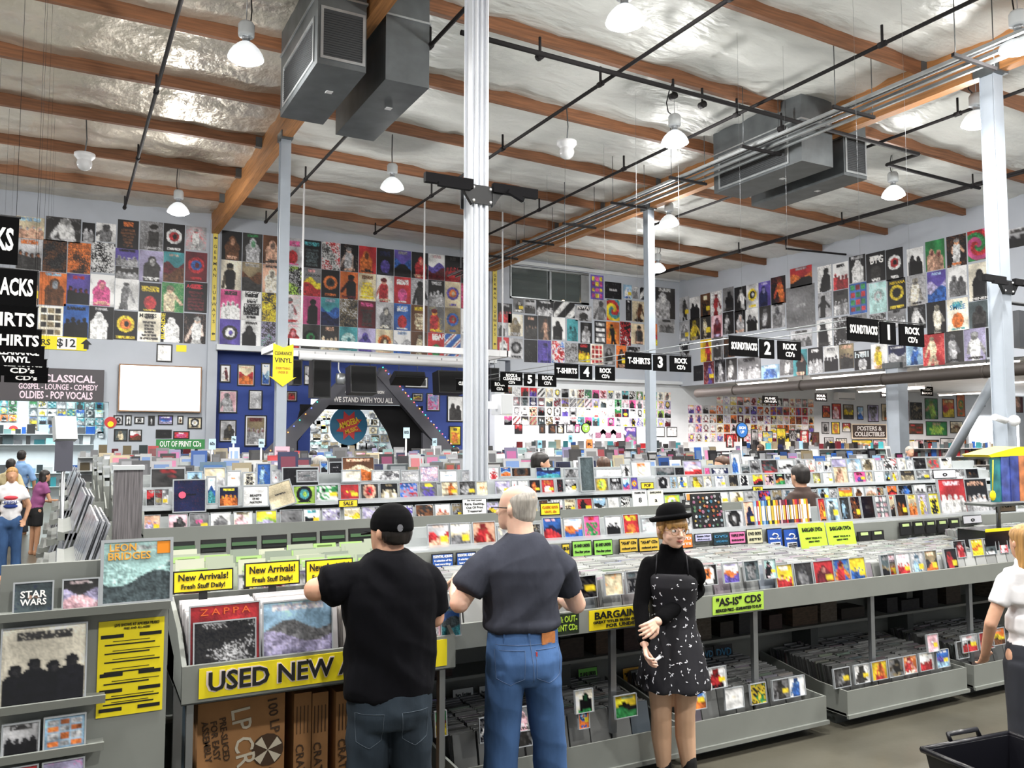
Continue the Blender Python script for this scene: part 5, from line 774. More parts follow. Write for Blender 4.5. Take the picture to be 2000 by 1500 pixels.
# cardboard crates under the vinyl bin
M('cardboard', 'a4764a', .8, noise=(8, .1)); M('card_ink', '4a3626', .8); M('card_white', 'd8cdb8', .7)
def crate(label, x0, x1, y0, y1, z, big):
    t = thing('record_crate', label, 'cardboard box', ((x0+x1)/2, y0, 0), 0, 'flat cardboard record crates'); w = x1-x0; MB().box(-w/2, w/2, 0, y1-y0, 0, z).build('carton', MATS['cardboard'], t)
    if big:
        for s, x, zz, h, wd, c in (('LP CRATE', .015, z*.66, .09, .46, 'card_white'), ('PRE-SLICED', -.08, z*.78, .03, .2, 'card_ink'), ('FOR EASY', -.12, z*.78, .03, .18, 'card_ink'), ('ASSEMBLY', -.16, z*.78, .03, .19, 'card_ink'), ('100 LP', .15, z*.88, .045, .16, 'card_ink'), ('ACCENT', .16, z*.42, .04, .25, 'card_ink')): lettering(s, MATS[c], t, x, -.004, zz, h, .01, wd, rot=(0, 1.45, 0))
        MB().prism([(.12+math.cos(i*.4)*.075, z*.68+math.sin(i*.4)*.075) for i in range(16)], -.005, -.001).build('disc_print', MATS['card_ink'], t); [MB().prism([(.12, z*.68), (.12+math.cos(a)*.07, z*.68+math.sin(a)*.07), (.12+math.cos(a+.6)*.07, z*.68+math.sin(a+.6)*.07)], -.008, -.005).build('disc_shine', MATS['card_white'], t) for a in (.3, 2.0, 3.6, 5.2)]
        for k in range(4): MB().box(-.16+k*.035, -.157+k*.035, -.004, 0, .12, .45-k*.01).build('printed_line', MATS['card_ink'], t)
    else:
        lettering('CRATES OF WAX', MATS['card_ink'], t, 0, -.004, z*.4, .04, .0, .45, rot=(0, 1.5, 0)); [MB().box(-.03+k*.018, -.027+k*.018, -.004, 0, z*.75, z*.92).build('printed_line', MATS['card_ink'], t) for k in range(4)]
crate('large flat LP crate carton under the vinyl bin', .60, 1.0, 4.2, 4.28, .80, True)
for i in range(4): crate('flat crate carton stacked behind the LP crate front, %s in depth' % nth(i+1), .60, 1.0, 4.285+i*.045, 4.325+i*.045, .82+.012*i, False)
for i, (a, b) in enumerate(((1.05, 1.135), (1.14, 1.22), (1.26, 1.35), (1.36, 1.45), (1.47, 1.56))): crate('upright crate carton edge, %s right of the LP crate front' % nth(i+1), a, b, 4.22, 4.62, .78-.01*i, False)
# things on the shelf under the front bins
q = random.Random(12); i = 0; x = 1.98
while x < 8.2:
    w = q.uniform(.12, .3); h = q.uniform(.08, .24); i += 1; c = q.choice(['2c2622', '3a302a', '4a3a2c', '26262a', '5a5248', '3a2a28'])
    if q.random() < .75: o = MB().box(-w/2, w/2, 0, .18, 0, h).build('stock_box', M('stock_'+c, c, .7, noise=(20, .35), stretch=(1, 1, 4)), None, (x+w/2, Y1+.56, .566)); tag(o, 'dark stock box, %s from the left on the shelf under the bins' % nth(i), 'box', 'dark stock boxes')
    x += w+q.uniform(.01, .12)
# ---------------------------------------------------------------- grey end stand at the left with sleeves and flyer
ES = thing('end_stand', 'grey end stand with slanted sleeve shelves and a yellow flyer', 'display stand', (0, 3.88, 0))
MB().box(-.19, .425, 0, .03, 0, 1.53).build('panel', MATS['rack_grey'], ES); MB().box(-.19, .425, .03, .9, 0, .9).build('body', MATS['rack_dark'], ES)
for z, w in ((1.335, .425), (.985, .19), (.80, .19), (.62, .19), (.42, .425)): MB().prism([(0, z), (-.075, z-.012), (-.08, z+.02), (-.072, z+.022), (-.066, z), (0, z+.015)], -.19, w, 'x').build('ledge', MATS['rack_grey'], ES)
def stand_item(spec, x, z, w, h, label, name='cd_case', cat='CD', frame=.006): return put(name, print_mesh(spec, w, h, int(150*w), max(8, int(150*h)), hash_(spec) % 83, t=.01, frame=frame, gloss=True, name=name), (x, 3.88-.055, z), -.1, 0, label, cat)
o = stand_item('Ezns', -.075, 1.345, .14, .125, 'dark CD with white two-line lettering on the end stand'); lettering('STAR', MATS['letter_white'], o, 0, -.013, .075, .026, .03, .09); lettering('WARS', MATS['letter_white'], o, 0, -.013, .045, .024, .03, .09)
stand_item('LdvP', .09, 1.345, .135, .125, 'violet dark CD with a pink spine on the end stand'); o = stand_item('LTTz', .295, 1.35, .275, .265, 'pale teal record with orange lettering on top of the end stand', 'record_sleeve', 'record', .012); lettering('LEON', M('print_amber', 'e8a840', .5), o, -.055, -.012, .23, .03, .02, .1); lettering('BRIDGES', MATS['print_amber'], o, -.03, -.012, .195, .03, .02, .16); MB().box(.075, .125, -.013, -.011, .2, .25).build('price_sticker', M('sticker_orange', 'e88c1c', .5), o)
stand_item('BCkd', -.03, .995, .3, .3, 'grey record with dark group silhouettes on the end stand', 'record_sleeve', 'record'); stand_item('Blkd', -.1, .81, .13, .125, 'grey CD with group silhouettes on the end stand'); stand_item('GSol', .05, .81, .15, .13, 'pale blue collage CD on the end stand'); stand_item('CrPr', -.11, .63, .15, .14, 'red CD with a pale disc on the end stand'); stand_item('Evmd', .05, .63, .15, .14, 'violet magenta CD on the end stand'); stand_item('Nplk', .3, .43, .2, .16, 'purple dark CD at the bottom of the end stand')
fy = thing('flyer', 'yellow printed flyer taped to the end stand', 'flyer', (.285, 3.877, .895)); MB().box(-.125, .125, -.003, 0, 0, .385).build('sheet', MATS['sign_yellow'], fy)
lettering('LIVE SHOWS AT AMOEBA MUSIC!', MATS['letter_black'], fy, .02, -.005, .365, .012, .0, .17); lettering('FREE AND ALL-AGES!', MATS['letter_black'], fy, .02, -.005, .35, .009, .0, .1)
for z in (.315, .16, .095, .02): [MB().box(q0, q1, -.005, -.003, z, z+.014).build('black_bar', MATS['letter_black'], fy) for q0, q1 in ((-.115, -.03), (.03, .115))]
for i, z in enumerate((.3, .285, .262, .25, .228, .215, .19, .175, .14, .128, .08, .068, .055, .045)): MB().box(-.07-.03*(i % 2), .07+.02*(i % 3), -.005, -.003, z, z+(.005 if i % 2 else .002)).build('printed_line', MATS['letter_black'], fy)
# ---------------------------------------------------------------- record ends of the racks along the left aisle
q = random.Random(31)
for k in range(5):
    y = 5.0+2.44*k; e = thing('end_bins', 'grey end unit of slanted record bins along the left aisle, %s from the front' % nth(k+1), 'record bin', (.0, y, 0), 0, 'end units along the left aisle')
    for z, xo in ((.25, -.28), (.6, -.2), (.95, -.1), (1.25, .0)): MB().prism([(xo, z), (xo+.3, z), (xo+.3, z+.14), (xo+.04, z+.06), (xo, z+.07)], 0, 1.3).build('bin_tray', MATS['rack_grey'], e)
    MB().box(.05, .38, 0, 1.3, 0, 1.3).build('body', MATS['rack_dark'], e); MB().box(.2, .42, -.03, 0, 0, 1.38).build('end_panel', MATS['rack_grey'], e)
    for z, xo in ((.32, -.28), (.67, -.2), (1.02, -.1), (1.3, .0)):
        V = MB()
        for j in range(7): V.m = 0; V.cbox((xo+.14, .06+j*.19, z+.15), (.012, .16, .31), (0, .3, 0)); V.cbox((xo+.17, .06+j*.19, z+.15), (.012, .16, .30), (0, .3, 0)); V.cbox((xo+.2, .06+j*.19, z+.14), (.012, .16, .29), (0, .3, 0))
        tag(V.build('leaning_sleeves', M('sleeve_mix', '8e9096', .25, noise=(9, .55), coat=.3), e), None, None, None, 'stuff')
gt = thing('grey_display_box', 'tall grey plastic record holder on the left end units', 'holder', (.42, 6.4, 1.35)); MB().box(-.09, .09, -.03, .09, 0, .47).build('casing', M('holder_dark', '6e6a6c', .3, noise=(30, .4), stretch=(6, 6, .2)), gt); MB().box(-.1, .1, -.04, .1, .47, .5).build('lid', MATS['shelf_edge'], gt); MB().box(-.09, .09, -.03, .09, -1.35, 0).build('pedestal', MATS['rack_grey'], gt)
gt = thing('phone_stand', 'small dark tablet on a stand above the left end units', 'tablet', (.03, 9.5, 1.72)); MB().box(-.08, .08, -.02, .0, 0, .3).build('tablet', M('tablet_dark', '5a5a64', .3), gt); MB().cbox((0, .05, .42), (.2, .1, .24), (-.3, 0, .3)).build('hood', MATS['shelf_edge'], gt); MB().tube([(0, 0, -1.72), (0, 0, .1)], .02).build('post', MATS['steel'], gt)
# ---------------------------------------------------------------- racks farther back
rows_px = {1: (905, 938)}
q = random.Random(44); KS = 'PNLCTBFDHE'; C1_, C2_ = 'wlgdkSCcvzTbrony', 'dkwlrbyGmo'
for k in range(1, 7):
    y0 = Y1+2.44*k; x0, x1 = .62, (12.6 if k < 3 else 17.5); cut = 3.5 if k == 1 else None
    rr = rack('cd_rack', 'grey display rack in %s row behind the front rack' % nth(k), y0, x0, x1, FAR)
    Y, z = y0+FAR[2][0], FAR[2][1]+.003
    V = []; 
    for r_ in range(2 if k > 1 else 0):       # farther rows: only slivers show, one mass per rack
        mb = [MB() for _ in range(1)][0]; 
        xs = x0+.1; Cc = []
        while xs < x1-.1:
            w = q.uniform(.13, .32); h = q.uniform(.11, .22) if q.random() < .7 else q.uniform(.22, .33); yy = Y+(.0 if r_ else .14)
            if k == 1: yy = Y+.2
            zz = z if r_ == 0 else FAR[1][1]; yy = yy if r_ == 0 else y0+FAR[1][0]; c = rgb(q.choice('wwlllggdTSdkvzecwlkbnwlgr'))*q.uniform(.6, .95); c2 = rgb(q.choice('dkwlgrbm')); o_ = len(mb.v)
            mb.cbox((xs+w/2, yy, zz+h/2), (w-.012, .012, h), (-.14, 0, q.uniform(-.05, .05))); mb.cbox((xs+w/2, yy-.009, zz+h*.5), ((w-.012)*.72, .004, h*.6), (-.14, 0, 0)); lc = lambda a: [float(v) for v in np.where(a <= .04045, a/12.92, ((a+.055)/1.055)**2.4)]+[1.]
            Cc += [lc(c)]*8+[lc(c*.5+c2*.5)]*8; xs += w+q.choice([0, .01, .05, .15])
        me = mb.mesh('display_cases', MATS['slot']); at = me.color_attributes.new('Col', 'FLOAT_COLOR', 'POINT'); at.data.foreach_set('color', np.array(Cc, np.float32).ravel()); tag(link('display_cases', me), 'cases and sleeves shown along the top of the %s rack from the front%s' % (nth(k+1), ', lower tier' if r_ else ''), 'cases', None, 'stuff')
# racks below the lower back wall and annex
for lb, xa, xb, y, z in (('long white display shelf with small goods under the wall sleeves', 13.4, 20.8, 24.6, 1.75), ('long annex display shelf under the framed prints', 22, 38, 23.2, 1.7), ('white shelf of records below the television', .4, 3.7, 24.4, 1.6), ('record shelf in the far left room', -4, 1, 32, 2.25)):
    t = thing('display_shelf', lb, 'shelf', (xa, y, 0)); L = xb-xa; MB().box(0, L, .3, .34, 0, z+.1).build('back_panel', MATS['white_paint'], t)
    for zz in (.5, .95, z-.35, z): MB().box(0, L, 0, .3, zz-.02, zz).build('shelf_board', MATS['shelf_edge'], t)
    mb = MB(); Cc = []
    for zz in (.5, .95, z-.35, z):
        xs = .05
        while xs < L-.2:
            w = q.uniform(.12, .32); h = q.uniform(.15, .32); c = rgb(q.choice('wllggdkTSczzdrbnMet'))*q.uniform(.5, .9); mb.cbox((xs+w/2, .1+q.uniform(0, .1), zz+h/2), (w-.01, q.uniform(.02, .12), h)); Cc += [lc(c)]*8; xs += w+q.choice([0, .02, .1])
    me = mb.mesh('shelf_goods', MATS['slot']); at = me.color_attributes.new('Col', 'FLOAT_COLOR', 'POINT'); at.data.foreach_set('color', np.array(Cc, np.float32).ravel()); g = link('shelf_goods', me, None, (xa, y, 0)); tag(g, 'mixed small goods filling the '+lb.split(' with')[0].split(' under')[0].split(' of')[0].split(' in the')[0]+' boards', 'goods', None, 'stuff')
# posts with cards
for px, y0, y1, Y, bg, s, lb in ((793, 835, 856, 15, 'bcd8e8', 'ROCK', 'pale blue card on a tall post left of the near column'), (848, 856, 871, 17, 'bcd8e8', 'JAZZ', 'small pale blue card on a post below the stage arch'), (414, 857, 878, 15, 'bcd8e8', '60s', 'pale blue card on a post before the blue wall'), (456, 852, 866, 15, 'bcd8e8', '70s', 'small pale blue card on a post before the tall dark print'), (510, 857, 874, 15, 'bcd8e8', '80s', 'pale blue card on a post left of the pink notice'), (908, 857, 875, 14, 'bcd8e8', '90s', 'pale blue card on a post beside the near column'), (1150, 858, 880, 14, 'e88848', 'R', 'orange card on a post'), (1053, 860, 875, 13, '88c0d8', 'B', 'blue card on a post'), (1113, 850, 864, 16, '88c8d8', 'S', 'teal card on a post')):
    p = PY(Y, px, y1); h = PY(Y, px, y0).z-p.z; w = h*.62; t = thing('post_card', lb, 'sign', (p.x, Y, 1.6), 0, 'cards on posts'); MB().tube([(0, 0, -1.6), (0, 0, p.z-1.6)], .016, 6).build('post', MATS['rail_white'], t); MB().box(-w/2, w/2, -.03, -.018, p.z-1.6, p.z-1.6+h).build('sheet', M('card_'+bg, bg, .5), t); lettering(s, MATS['letter_black'], t, 0, -.034, p.z-1.6+h*.55, h*.28, .02, w*.7)
for px, py, r, Y, c, ls, lb in ((1143, 836, 10, 15, '9ac84a', ('TOP', '20'), 'round green sign on a post before the wall sleeves'), (1448, 840, 16, 13, '2a68b0', ('SIGN', 'UP'), 'round blue sign with black rim on a tall post')):
    p = PY(Y, px, py); rr_ = PY(Y, px, py-r).z-p.z; t = thing('round_post_sign', lb, 'sign', (p.x, Y, 1.6)); dz_ = p.z-1.6; MB().tube([(0, .02, -1.6), (0, .02, dz_)], .018, 6).build('post', MATS['rail_white'], t); MB().prism([(math.cos(a*math.pi/14)*rr_, dz_+math.sin(a*math.pi/14)*rr_) for a in range(28)], -.02, .0).build('rim', MATS['black'], t); MB().prism([(math.cos(a*math.pi/14)*rr_*.86, dz_+math.sin(a*math.pi/14)*rr_*.86) for a in range(28)], -.026, -.02).build('face', M('card_'+c, c, .5), t); [lettering(s, MATS['letter_white'], t, 0, -.03, dz_+rr_*(.25-.5*i), rr_*.35, .02) for i, s in enumerate(ls)]
# bright bag display at the right end of the front rack
bd = thing('bag_display', 'colourful plastic bags hanging with a yellow header at the right edge', 'bag display', (7.28, 4.5, 1.5)); q = random.Random(8)
MB().prism([(-.32, .38), (.45, .40), (.45, .46), (.1, .47), (-.12, .44), (-.36, .4)], -.12, .12).build('yellow_header', MATS['sign_yellow'], bd); MB().tube([(.1, .1, -.5), (.1, .1, .42)], .02).build('post', MATS['steel'], bd); MB().box(-.3, .5, -.1, .15, -.04, -.02).build('shelf', MATS['rack_dark'], bd)
for i, c in enumerate(('2a7a80', '4858a0', '3a4890', 'c0784a', '5868a8', 'a06848')): MB().box(-.3+i*.12, -.18+i*.12, -.11-.006*i, -.09+.02*(i % 2), 0, .39).build('bag', M('bag_'+c, c, .3, noise=(9, .6), coat=.4), bd)
wb = thing('wristband_tag', 'yellow tag hanging on the bag display', 'tag', (6.93, 4.36, 1.56)); MB().ball((0, 0, 0), .045, 10, (1, .2, 1)).build('tag_disc', MATS['sign_yellow'], wb); MB().tube([(0, 0, .04), (.02, 0, .3)], .005).build('chain', MATS['sign_yellow'], wb)
bb = thing('black_bin', 'black bin with yellow trim below the bag display', 'bin', (7.1, 4.42, 1.06)); MB().box(-.2, .4, 0, .25, 0, .2).build('box_body', MATS['black_gloss'], bb); MB().box(-.2, .4, -.01, .0, .19, .215).build('trim_strip', MATS['sign_yellow'], bb); card('card_sign', 'framed beige card above the black bin', (1946, 1984), 968, 1000, 4.6, 'c4b4a0', [('VCM', .4, .3, .5)])
# shopping basket
bk = thing('shopping_basket', 'black plastic shopping basket at the bottom right corner', 'basket', (4.02, 2.52, 0), math.radians(-6)); M('basket_plastic', '121218', .3)
def ring(z, a, b, t): return [(-a, -b, z), (a, -b, z), (a, b, z), (-a, b, z)]
for n_, z0 in (('lower', .0), ('upper', .22)):
    m = MB()
    for zz, s in ((z0+.0, .82), (z0+.3, 1.0)):
        for x, y in ((-.29, -.2), (.29, -.2), (.29, .2), (-.29, .2)): m.v.append((x*s, y*s, zz))
    for x, y in ((-.28, -.19), (.28, -.19), (.28, .19), (-.28, .19)): m.v.append((x, y, z0+.3))
    for x, y in ((-.28, -.19), (.28, -.19), (.28, .19), (-.28, .19)): m.v.append((x*.81, y*.81, z0+.012))
    for i in range(4): j = (i+1) % 4; m.face((i, j, 4+j, 4+i)); m.face((4+i, 4+j, 8+j, 8+i)); m.face((8+i, 8+j, 12+j, 12+i))
    m.face((15, 14, 13, 12)); m.face((0, 3, 2, 1)); m.build('basket_body', MATS['basket_plastic'], bk)
    for a, b in (((-.3, -.21), (.3, -.21)), ((.3, -.21), (.3, .21)), ((.3, .21), (-.3, .21)), ((-.3, .21), (-.3, -.21))): MB().tube([(*a, z0+.3), (*b, z0+.3)], .014, 6).build('rim', MATS['basket_plastic'], bk)
MB().tube([(-.1, .215, .53), (-.1, .23, .56), (.1, .23, .56), (.1, .215, .53)], .012, 8).build('handle', MATS['basket_plastic'], bk)
# ================================================================ PEOPLE
from mathutils import noise as mnoise
TMP = bpy.data.scenes.new('remesh_tmp')
M('skin', 'd6a488', .55, noise=(12, .05), sss=.15); M('skin_pale', 'e2b8a2', .55, noise=(12, .05), sss=.15); M('skin_tan', 'c09070', .55, noise=(12, .05)); M('hair_dark', '1c1614', .5, noise=(60, .5), stretch=(1, 1, .12)); M('hair_grey', 'a8a29a', .6, noise=(90, .3), stretch=(1, 1, .15)); M('hair_blonde', 'a87e48', .5, noise=(80, .4), stretch=(1, 1, .1)); M('hair_brown', '4a3020', .5, noise=(60, .4), stretch=(1, 1, .12))
M('tee_black', '0a0a0f', .95, spec=.15, noise=(10, .2), bump=(9, .35, .02), stretch=(1, 1, .5)); M('tee_charcoal', '3b3d47', .95, spec=.15, noise=(9, .15), bump=(9, .3, .02), stretch=(1, 1, .5)); M('denim', '44628f', .9, spec=.2, noise=(7, .28), bump=(60, .1, .01), stretch=(1, 1, .5)); M('denim_dark', '2a333c', .9, spec=.2, noise=(6, .4), bump=(40, .15, .01), stretch=(1, 1, .4))
M('knit_black', '060608', .95, spec=.1, bump=(60, .2, .005)); M('tights', 'd0a88a', .6, noise=(8, .06)); M('felt', '08080a', .95, spec=.12, noise=(20, .2)); M('leather_tan', 'b8753c', .6, noise=(20, .2)); M('gold', 'c8a060', .25, metal=.9); M('lens_glass', 'e8eef0', .05, alpha=.18, coat=.5); M('lip', 'b4645c', .5); M('eye_white', 'e4e0dc', .3); M('iris', '3a3430', .2); M('brow', '7a5838', .7); M('shoe_black', '151516', .5); M('patch', 'b87440', .6, noise=(30, .3)); M('stitch', '5a6e90', .9)
class Fig:
    """frame of a figure: origin on the floor, forward direction a degrees clockwise from +Y"""
    def __init__(s, x, y, a): s.o = Vector((x, y, 0)); a = math.radians(a); s.f = Vector((math.sin(a), math.cos(a), 0)); s.r = Vector((math.cos(a), -math.sin(a), 0))
    def p(s, x, y, z): return s.o+s.r*x+s.f*y+Vector((0, 0, z))
    def loft(s, mb, rings, n=20, e=2.3, yaw=0, piv=(0, 0)):
        """closed loft of level rings (z, cx, cy, rx, ry) in figure space"""
        o = len(mb.v); c_, s_ = math.cos(yaw), math.sin(yaw)
        for z, cx, cy, rx, ry in rings:
            for j in range(n):
                t = 2*math.pi*j/n; c, q = math.cos(t), math.sin(t); x = cx+rx*math.copysign(abs(c)**(2/e), c); y = cy+ry*math.copysign(abs(q)**(2/e), q)
                x, y = x-piv[0], y-piv[1]; x, y = x*c_-y*s_+piv[0], x*s_+y*c_+piv[1]; mb.v.append(tuple(s.p(x, y, z)))
        k = len(rings)
        for i in range(k-1):
            for j in range(n): a = o+i*n+j; b = o+i*n+(j+1) % n; mb.face((a, b, b+n, a+n), True)
        mb.face(tuple(o+j for j in reversed(range(n)))); mb.face(tuple(o+(k-1)*n+j for j in range(n))); return mb
def capsule(mb, pts, r, n=12):
    r = list(r) if isinstance(r, (list, tuple)) else [r]*len(pts); mb.tube(pts, r, n)
    for p, q in zip(pts, r): mb.ball(p, q*.995, n)
    return mb
def sleeve(mb, pts, r, n=14):
    """cloth tube with rounded shoulder and a cut, slightly flared hem"""
    mb.tube(pts, list(r), n); [mb.ball(p, q*.995, n) for p, q in list(zip(pts, r))[:-1]]; return mb
def solid(mb, name, mat, voxel=.01, smooth=5, parent=None, origin=None, wrinkle=None, label=None):
    """union of the overlapping closed shapes of mb as one continuous smooth surface"""
    me = mb.mesh(name, mat); ob = bpy.data.objects.new('rm', me); TMP.collection.objects.link(ob)
    m = ob.modifiers.new('r', 'REMESH'); m.mode = 'VOXEL'; m.voxel_size = voxel; m.use_smooth_shade = True
    if smooth: q = ob.modifiers.new('s', 'SMOOTH'); q.iterations = smooth; q.factor = .5
    vl = TMP.view_layers[0]; vl.update(); out = bpy.data.meshes.new_from_object(ob.evaluated_get(vl.depsgraph)); bpy.data.objects.remove(ob); bpy.data.meshes.remove(me)
    out.name = name; out.materials.clear(); out.materials.append(mat)
    if wrinkle:
        nv = len(out.vertices); co = np.empty(nv*3, np.float32); no = np.empty(nv*3, np.float32); out.vertices.foreach_get('co', co); out.vertices.foreach_get('normal', no); co = co.reshape(-1, 3); no = no.reshape(-1, 3)
        co += no*np.array([wrinkle(Vector(c)) for c in co], np.float32)[:, None]; out.vertices.foreach_set('co', co.ravel()); out.update()
    if origin is not None: out.transform(Matrix.Translation(-Vector(origin)))
    out.polygons.foreach_set('use_smooth', [True]*len(out.polygons)); return link(name, out, parent)
from mathutils.bvhtree import BVHTree
def onto(ob, d, lift=.0012):
    """function that drops a point of the figure along d onto the cloth of ob"""
    me = ob.data; bv = BVHTree.FromPolygons([v.co for v in me.vertices], [p.vertices for p in me.polygons])
    def f(p):
        h = bv.ray_cast(p-d*.5, d); return (h[0]-d*lift) if h[0] is not None else p
    return f
def folds(amp, sx=6, sz=9, lean=.8, seed=0.):
    def f(c):
        n = mnoise.noise(Vector((c.x*sx+c.z*lean*sx*.5+seed, c.y*sx, c.z*sz*.4))); return amp*(1-2*abs(n))*.8+amp*.5*mnoise.noise(Vector((c.x*10+c.z*6*lean+seed, c.y*10, c.z*5)))
    return f
def hand(mb, w, d, nrm, L=.17, curl=.5, thumb=1, spread=.25):
    """palm and five fingers from wrist w along d; nrm = direction the palm faces; thumb = +1/-1 side of it"""
    d = Vector(d).normalized(); nrm = Vector(nrm); nrm = (nrm-d*nrm.dot(d)).normalized(); sd = d.cross(nrm)*thumb; w = Vector(w); pl = L*.52
    for k in range(4):
        x = (.5-k/3)*.06*L/.17; capsule(mb, [w+sd*x*.55, w+d*pl+sd*x], [.013, .0115], 8)
    for k in range(4):
        x = (.5-k/3)*.066*L/.17; b = w+d*pl+sd*x; fl = L*(.44, .5, .46, .36)[k]; dr = (d+sd*(.5-k/3)*spread).normalized(); pts = [b]; a = 0
        for seg in (.45, .3, .25): a += curl*(.7+.1*k); v = dr*math.cos(a)+nrm*math.sin(a); pts.append(pts[-1]+v*fl*seg)
        capsule(mb, pts, [.0095, .0088, .008, .0068], 8)
    b = w+d*pl*.25+sd*.026; pts = [b, b+(d*.6+sd*.8+nrm*.25).normalized()*L*.2]; pts.append(pts[-1]+(d*.9+sd*.3+nrm*(.3+curl*.5)).normalized()*L*.2); pts.append(pts[-1]+(d+nrm*curl).normalized()*L*.13); capsule(mb, pts, [.013, .0115, .0095, .0075], 8)
    return mb
HEAD = [(0, .055, .022, .025), (.012, .05, .036, .042), (.035, .034, .052, .064), (.07, .018, .063, .085), (.10, .008, .070, .095), (.135, 0, .0745, .100), (.165, -.003, .0735, .0985), (.195, -.005, .064, .086), (.216, -.006, .045, .062), (.228, -.006, .02, .028)]
def head(fig, mb, x, y, z, s=1., yaw=0., pitch=0., rings=HEAD, ears=True):
    """z = chin height; yaw turns to the figure's left"""
    fig.loft(mb, [(z+h*s, x, y+cy*s+pitch*(h-.1)*s, rx*s, ry*s) for h, cy, rx, ry in rings], yaw=yaw, piv=(x, y))
    c, q = math.cos(yaw), math.sin(yaw)
    def hp(a, b, h): b = b+pitch*(h-.1); return fig.p(x+(a*c-b*q)*s, y+(a*q+b*c)*s, z+h*s)
    if ears:
        for e in (-1, 1): mb.ball(hp(e*.079, -.012, .105), .019*s, 8, (.9, .9, 1.6))
    return hp
def finish(body, label, cat='person', group=None): return tag(body, label, cat, group)
# ---------------------------------------------------------------- man in cap and black t-shirt
F1 = Fig(1.345, 3.68, 14); O1 = F1.o; W1 = lambda Y, px, py: PY(Y, px, py)
eL, hL = W1(3.74, 615, 1152), Vector((1.22, 4.28, 1.30)); shl, shr = F1.p(-.18, 0, 1.395), F1.p(.18, 0, 1.375); eR, hR = W1(3.68, 848, 1205), Vector((1.72, 4.12, 1.20))
b = MB(); hp = head(F1, b, .0, .03, 1.492, 1.0, .62, -.05); capsule(b, [F1.p(0, -.01, 1.36), F1.p(0, .02, 1.46), F1.p(0, .03, 1.56)], [.072, .066, .062]); b.ball(hp(0, .115, .085), .018, 8)
F1.loft(b, [(.8, 0, 0, .14, .1), (1.0, 0, 0, .15, .1), (1.25, 0, 0, .16, .1), (1.4, 0, 0, .15, .08), (1.46, 0, 0, .08, .06)])
capsule(b, [shl, eL, eL.lerp(hL, .5), hL], [.058, .052, .046, .032]); capsule(b, [shr, eR, eR.lerp(hR, .5), hR], [.058, .05, .045, .032]); hand(b, hL, hL-eL+Vector((.05, .1, -.05)), (0, 0, -1), curl=.5, thumb=1); hand(b, hR, hR-eR+Vector((-.1, .1, -.1)), (-.4, 0, -1), curl=.4, thumb=-1)
for sx in (-.1, .1): capsule(b, [F1.p(sx, 0, .85), F1.p(sx*1.05, .01, .48), F1.p(sx*1.1, -.02, .1)], [.085, .06, .045])
man1 = solid(b, 'person', MATS['skin'], .0085, 4, None, O1); man1.location = O1; finish(man1, 'man in black cap, black t-shirt and dark jeans browsing vinyl')
b = MB(); F1.loft(b, [(.885, -.005, .0, .192, .148), (.93, -.005, 0, .196, .15), (1.05, 0, 0, .19, .145), (1.18, 0, 0, .196, .145), (1.3, 0, 0, .208, .142), (1.37, 0, 0, .205, .13), (1.42, 0, 0, .182, .112), (1.455, 0, 0, .15, .098), (1.485, 0, 0, .11, .085), (1.505, 0, .0, .08, .074), (1.515, 0, .005, .073, .068)])
sleeve(b, [shl+F1.r*.03, shl.lerp(eL, .2), shl.lerp(eL, .42), shl.lerp(eL, .66)], [.075, .078, .08, .084]); sleeve(b, [shr-F1.r*.03, shr.lerp(eR, .25), shr.lerp(eR, .5), shr.lerp(eR, .78)], [.075, .074, .073, .076]); solid(b, 'black_t_shirt', MATS['tee_black'], .009, 4, man1, O1, folds(.022, 4.5, 7, 1.3, 2.))
b = MB(); F1.loft(b, [(.98, 0, 0, .175, .13), (.9, 0, -.01, .185, .145), (.82, 0, -.012, .188, .15), (.76, 0, -.01, .18, .135)][::-1])
for sx in (-1, 1): F1.loft(b, [(.06, sx*.105, .0, .085, .1), (.3, sx*.105, 0, .088, .098), (.5, sx*.1, 0, .09, .1), (.7, sx*.095, -.005, .094, .12), (.82, sx*.09, 0, .09, .12)])
j1 = solid(b, 'dark_jeans', MATS['denim_dark'], .0095, 3, man1, O1, folds(.007, 6, 14, 1.2, 5.))
dn = onto(j1, F1.f)
def dense(P, n=6): return [P[i].lerp(P[i+1], k/n) for i in range(len(P)-1) for k in range(n)]+[P[-1]]
for sx in (-.1, .1): P_ = [F1.p(sx+dx, 0, z)-O1 for dx, z in ((-.06, .84), (.06, .84), (.055, .72), (0, .69), (-.055, .72), (-.06, .84))]; MB().tube([dn(p) for p in dense(P_)], .0013, 5).build('pocket_seam', M('stitch_dark', '4a545e', .9), j1)
b = MB(); hc = F1; 
def headcap(fig, hp, h0, h1, grow, name, mat, parent, O, s=1., zlow=None, back=None):
    """shell over the skull between two heights"""
    m = MB(); prof = []
    for h, cy, rx, ry in HEAD: pass
    return m
def shell(fig, x, y, z, yaw, rings, name, mat, parent, O, pitch=0., voxel=.008, sm=3, wr=None, s=1.):
    m = MB(); fig.loft(m, [(z+h*s, x, y+cy*s+pitch*(h-.1)*s, rx*s, ry*s) for h, cy, rx, ry in rings], yaw=yaw, piv=(x, y)); return solid(m, name, mat, voxel, sm, parent, O, wr)
shell(F1, 0, .03, 1.492, .62, [(.058, -.05, .05, .042), (.075, -.042, .066, .058), (.1, -.03, .078, .075), (.14, -.02, .079, .085), (.17, -.015, .076, .085)], 'hair', MATS['hair_dark'], man1, O1, -.05, .007, 2, folds(.003, 60, 40, 0))
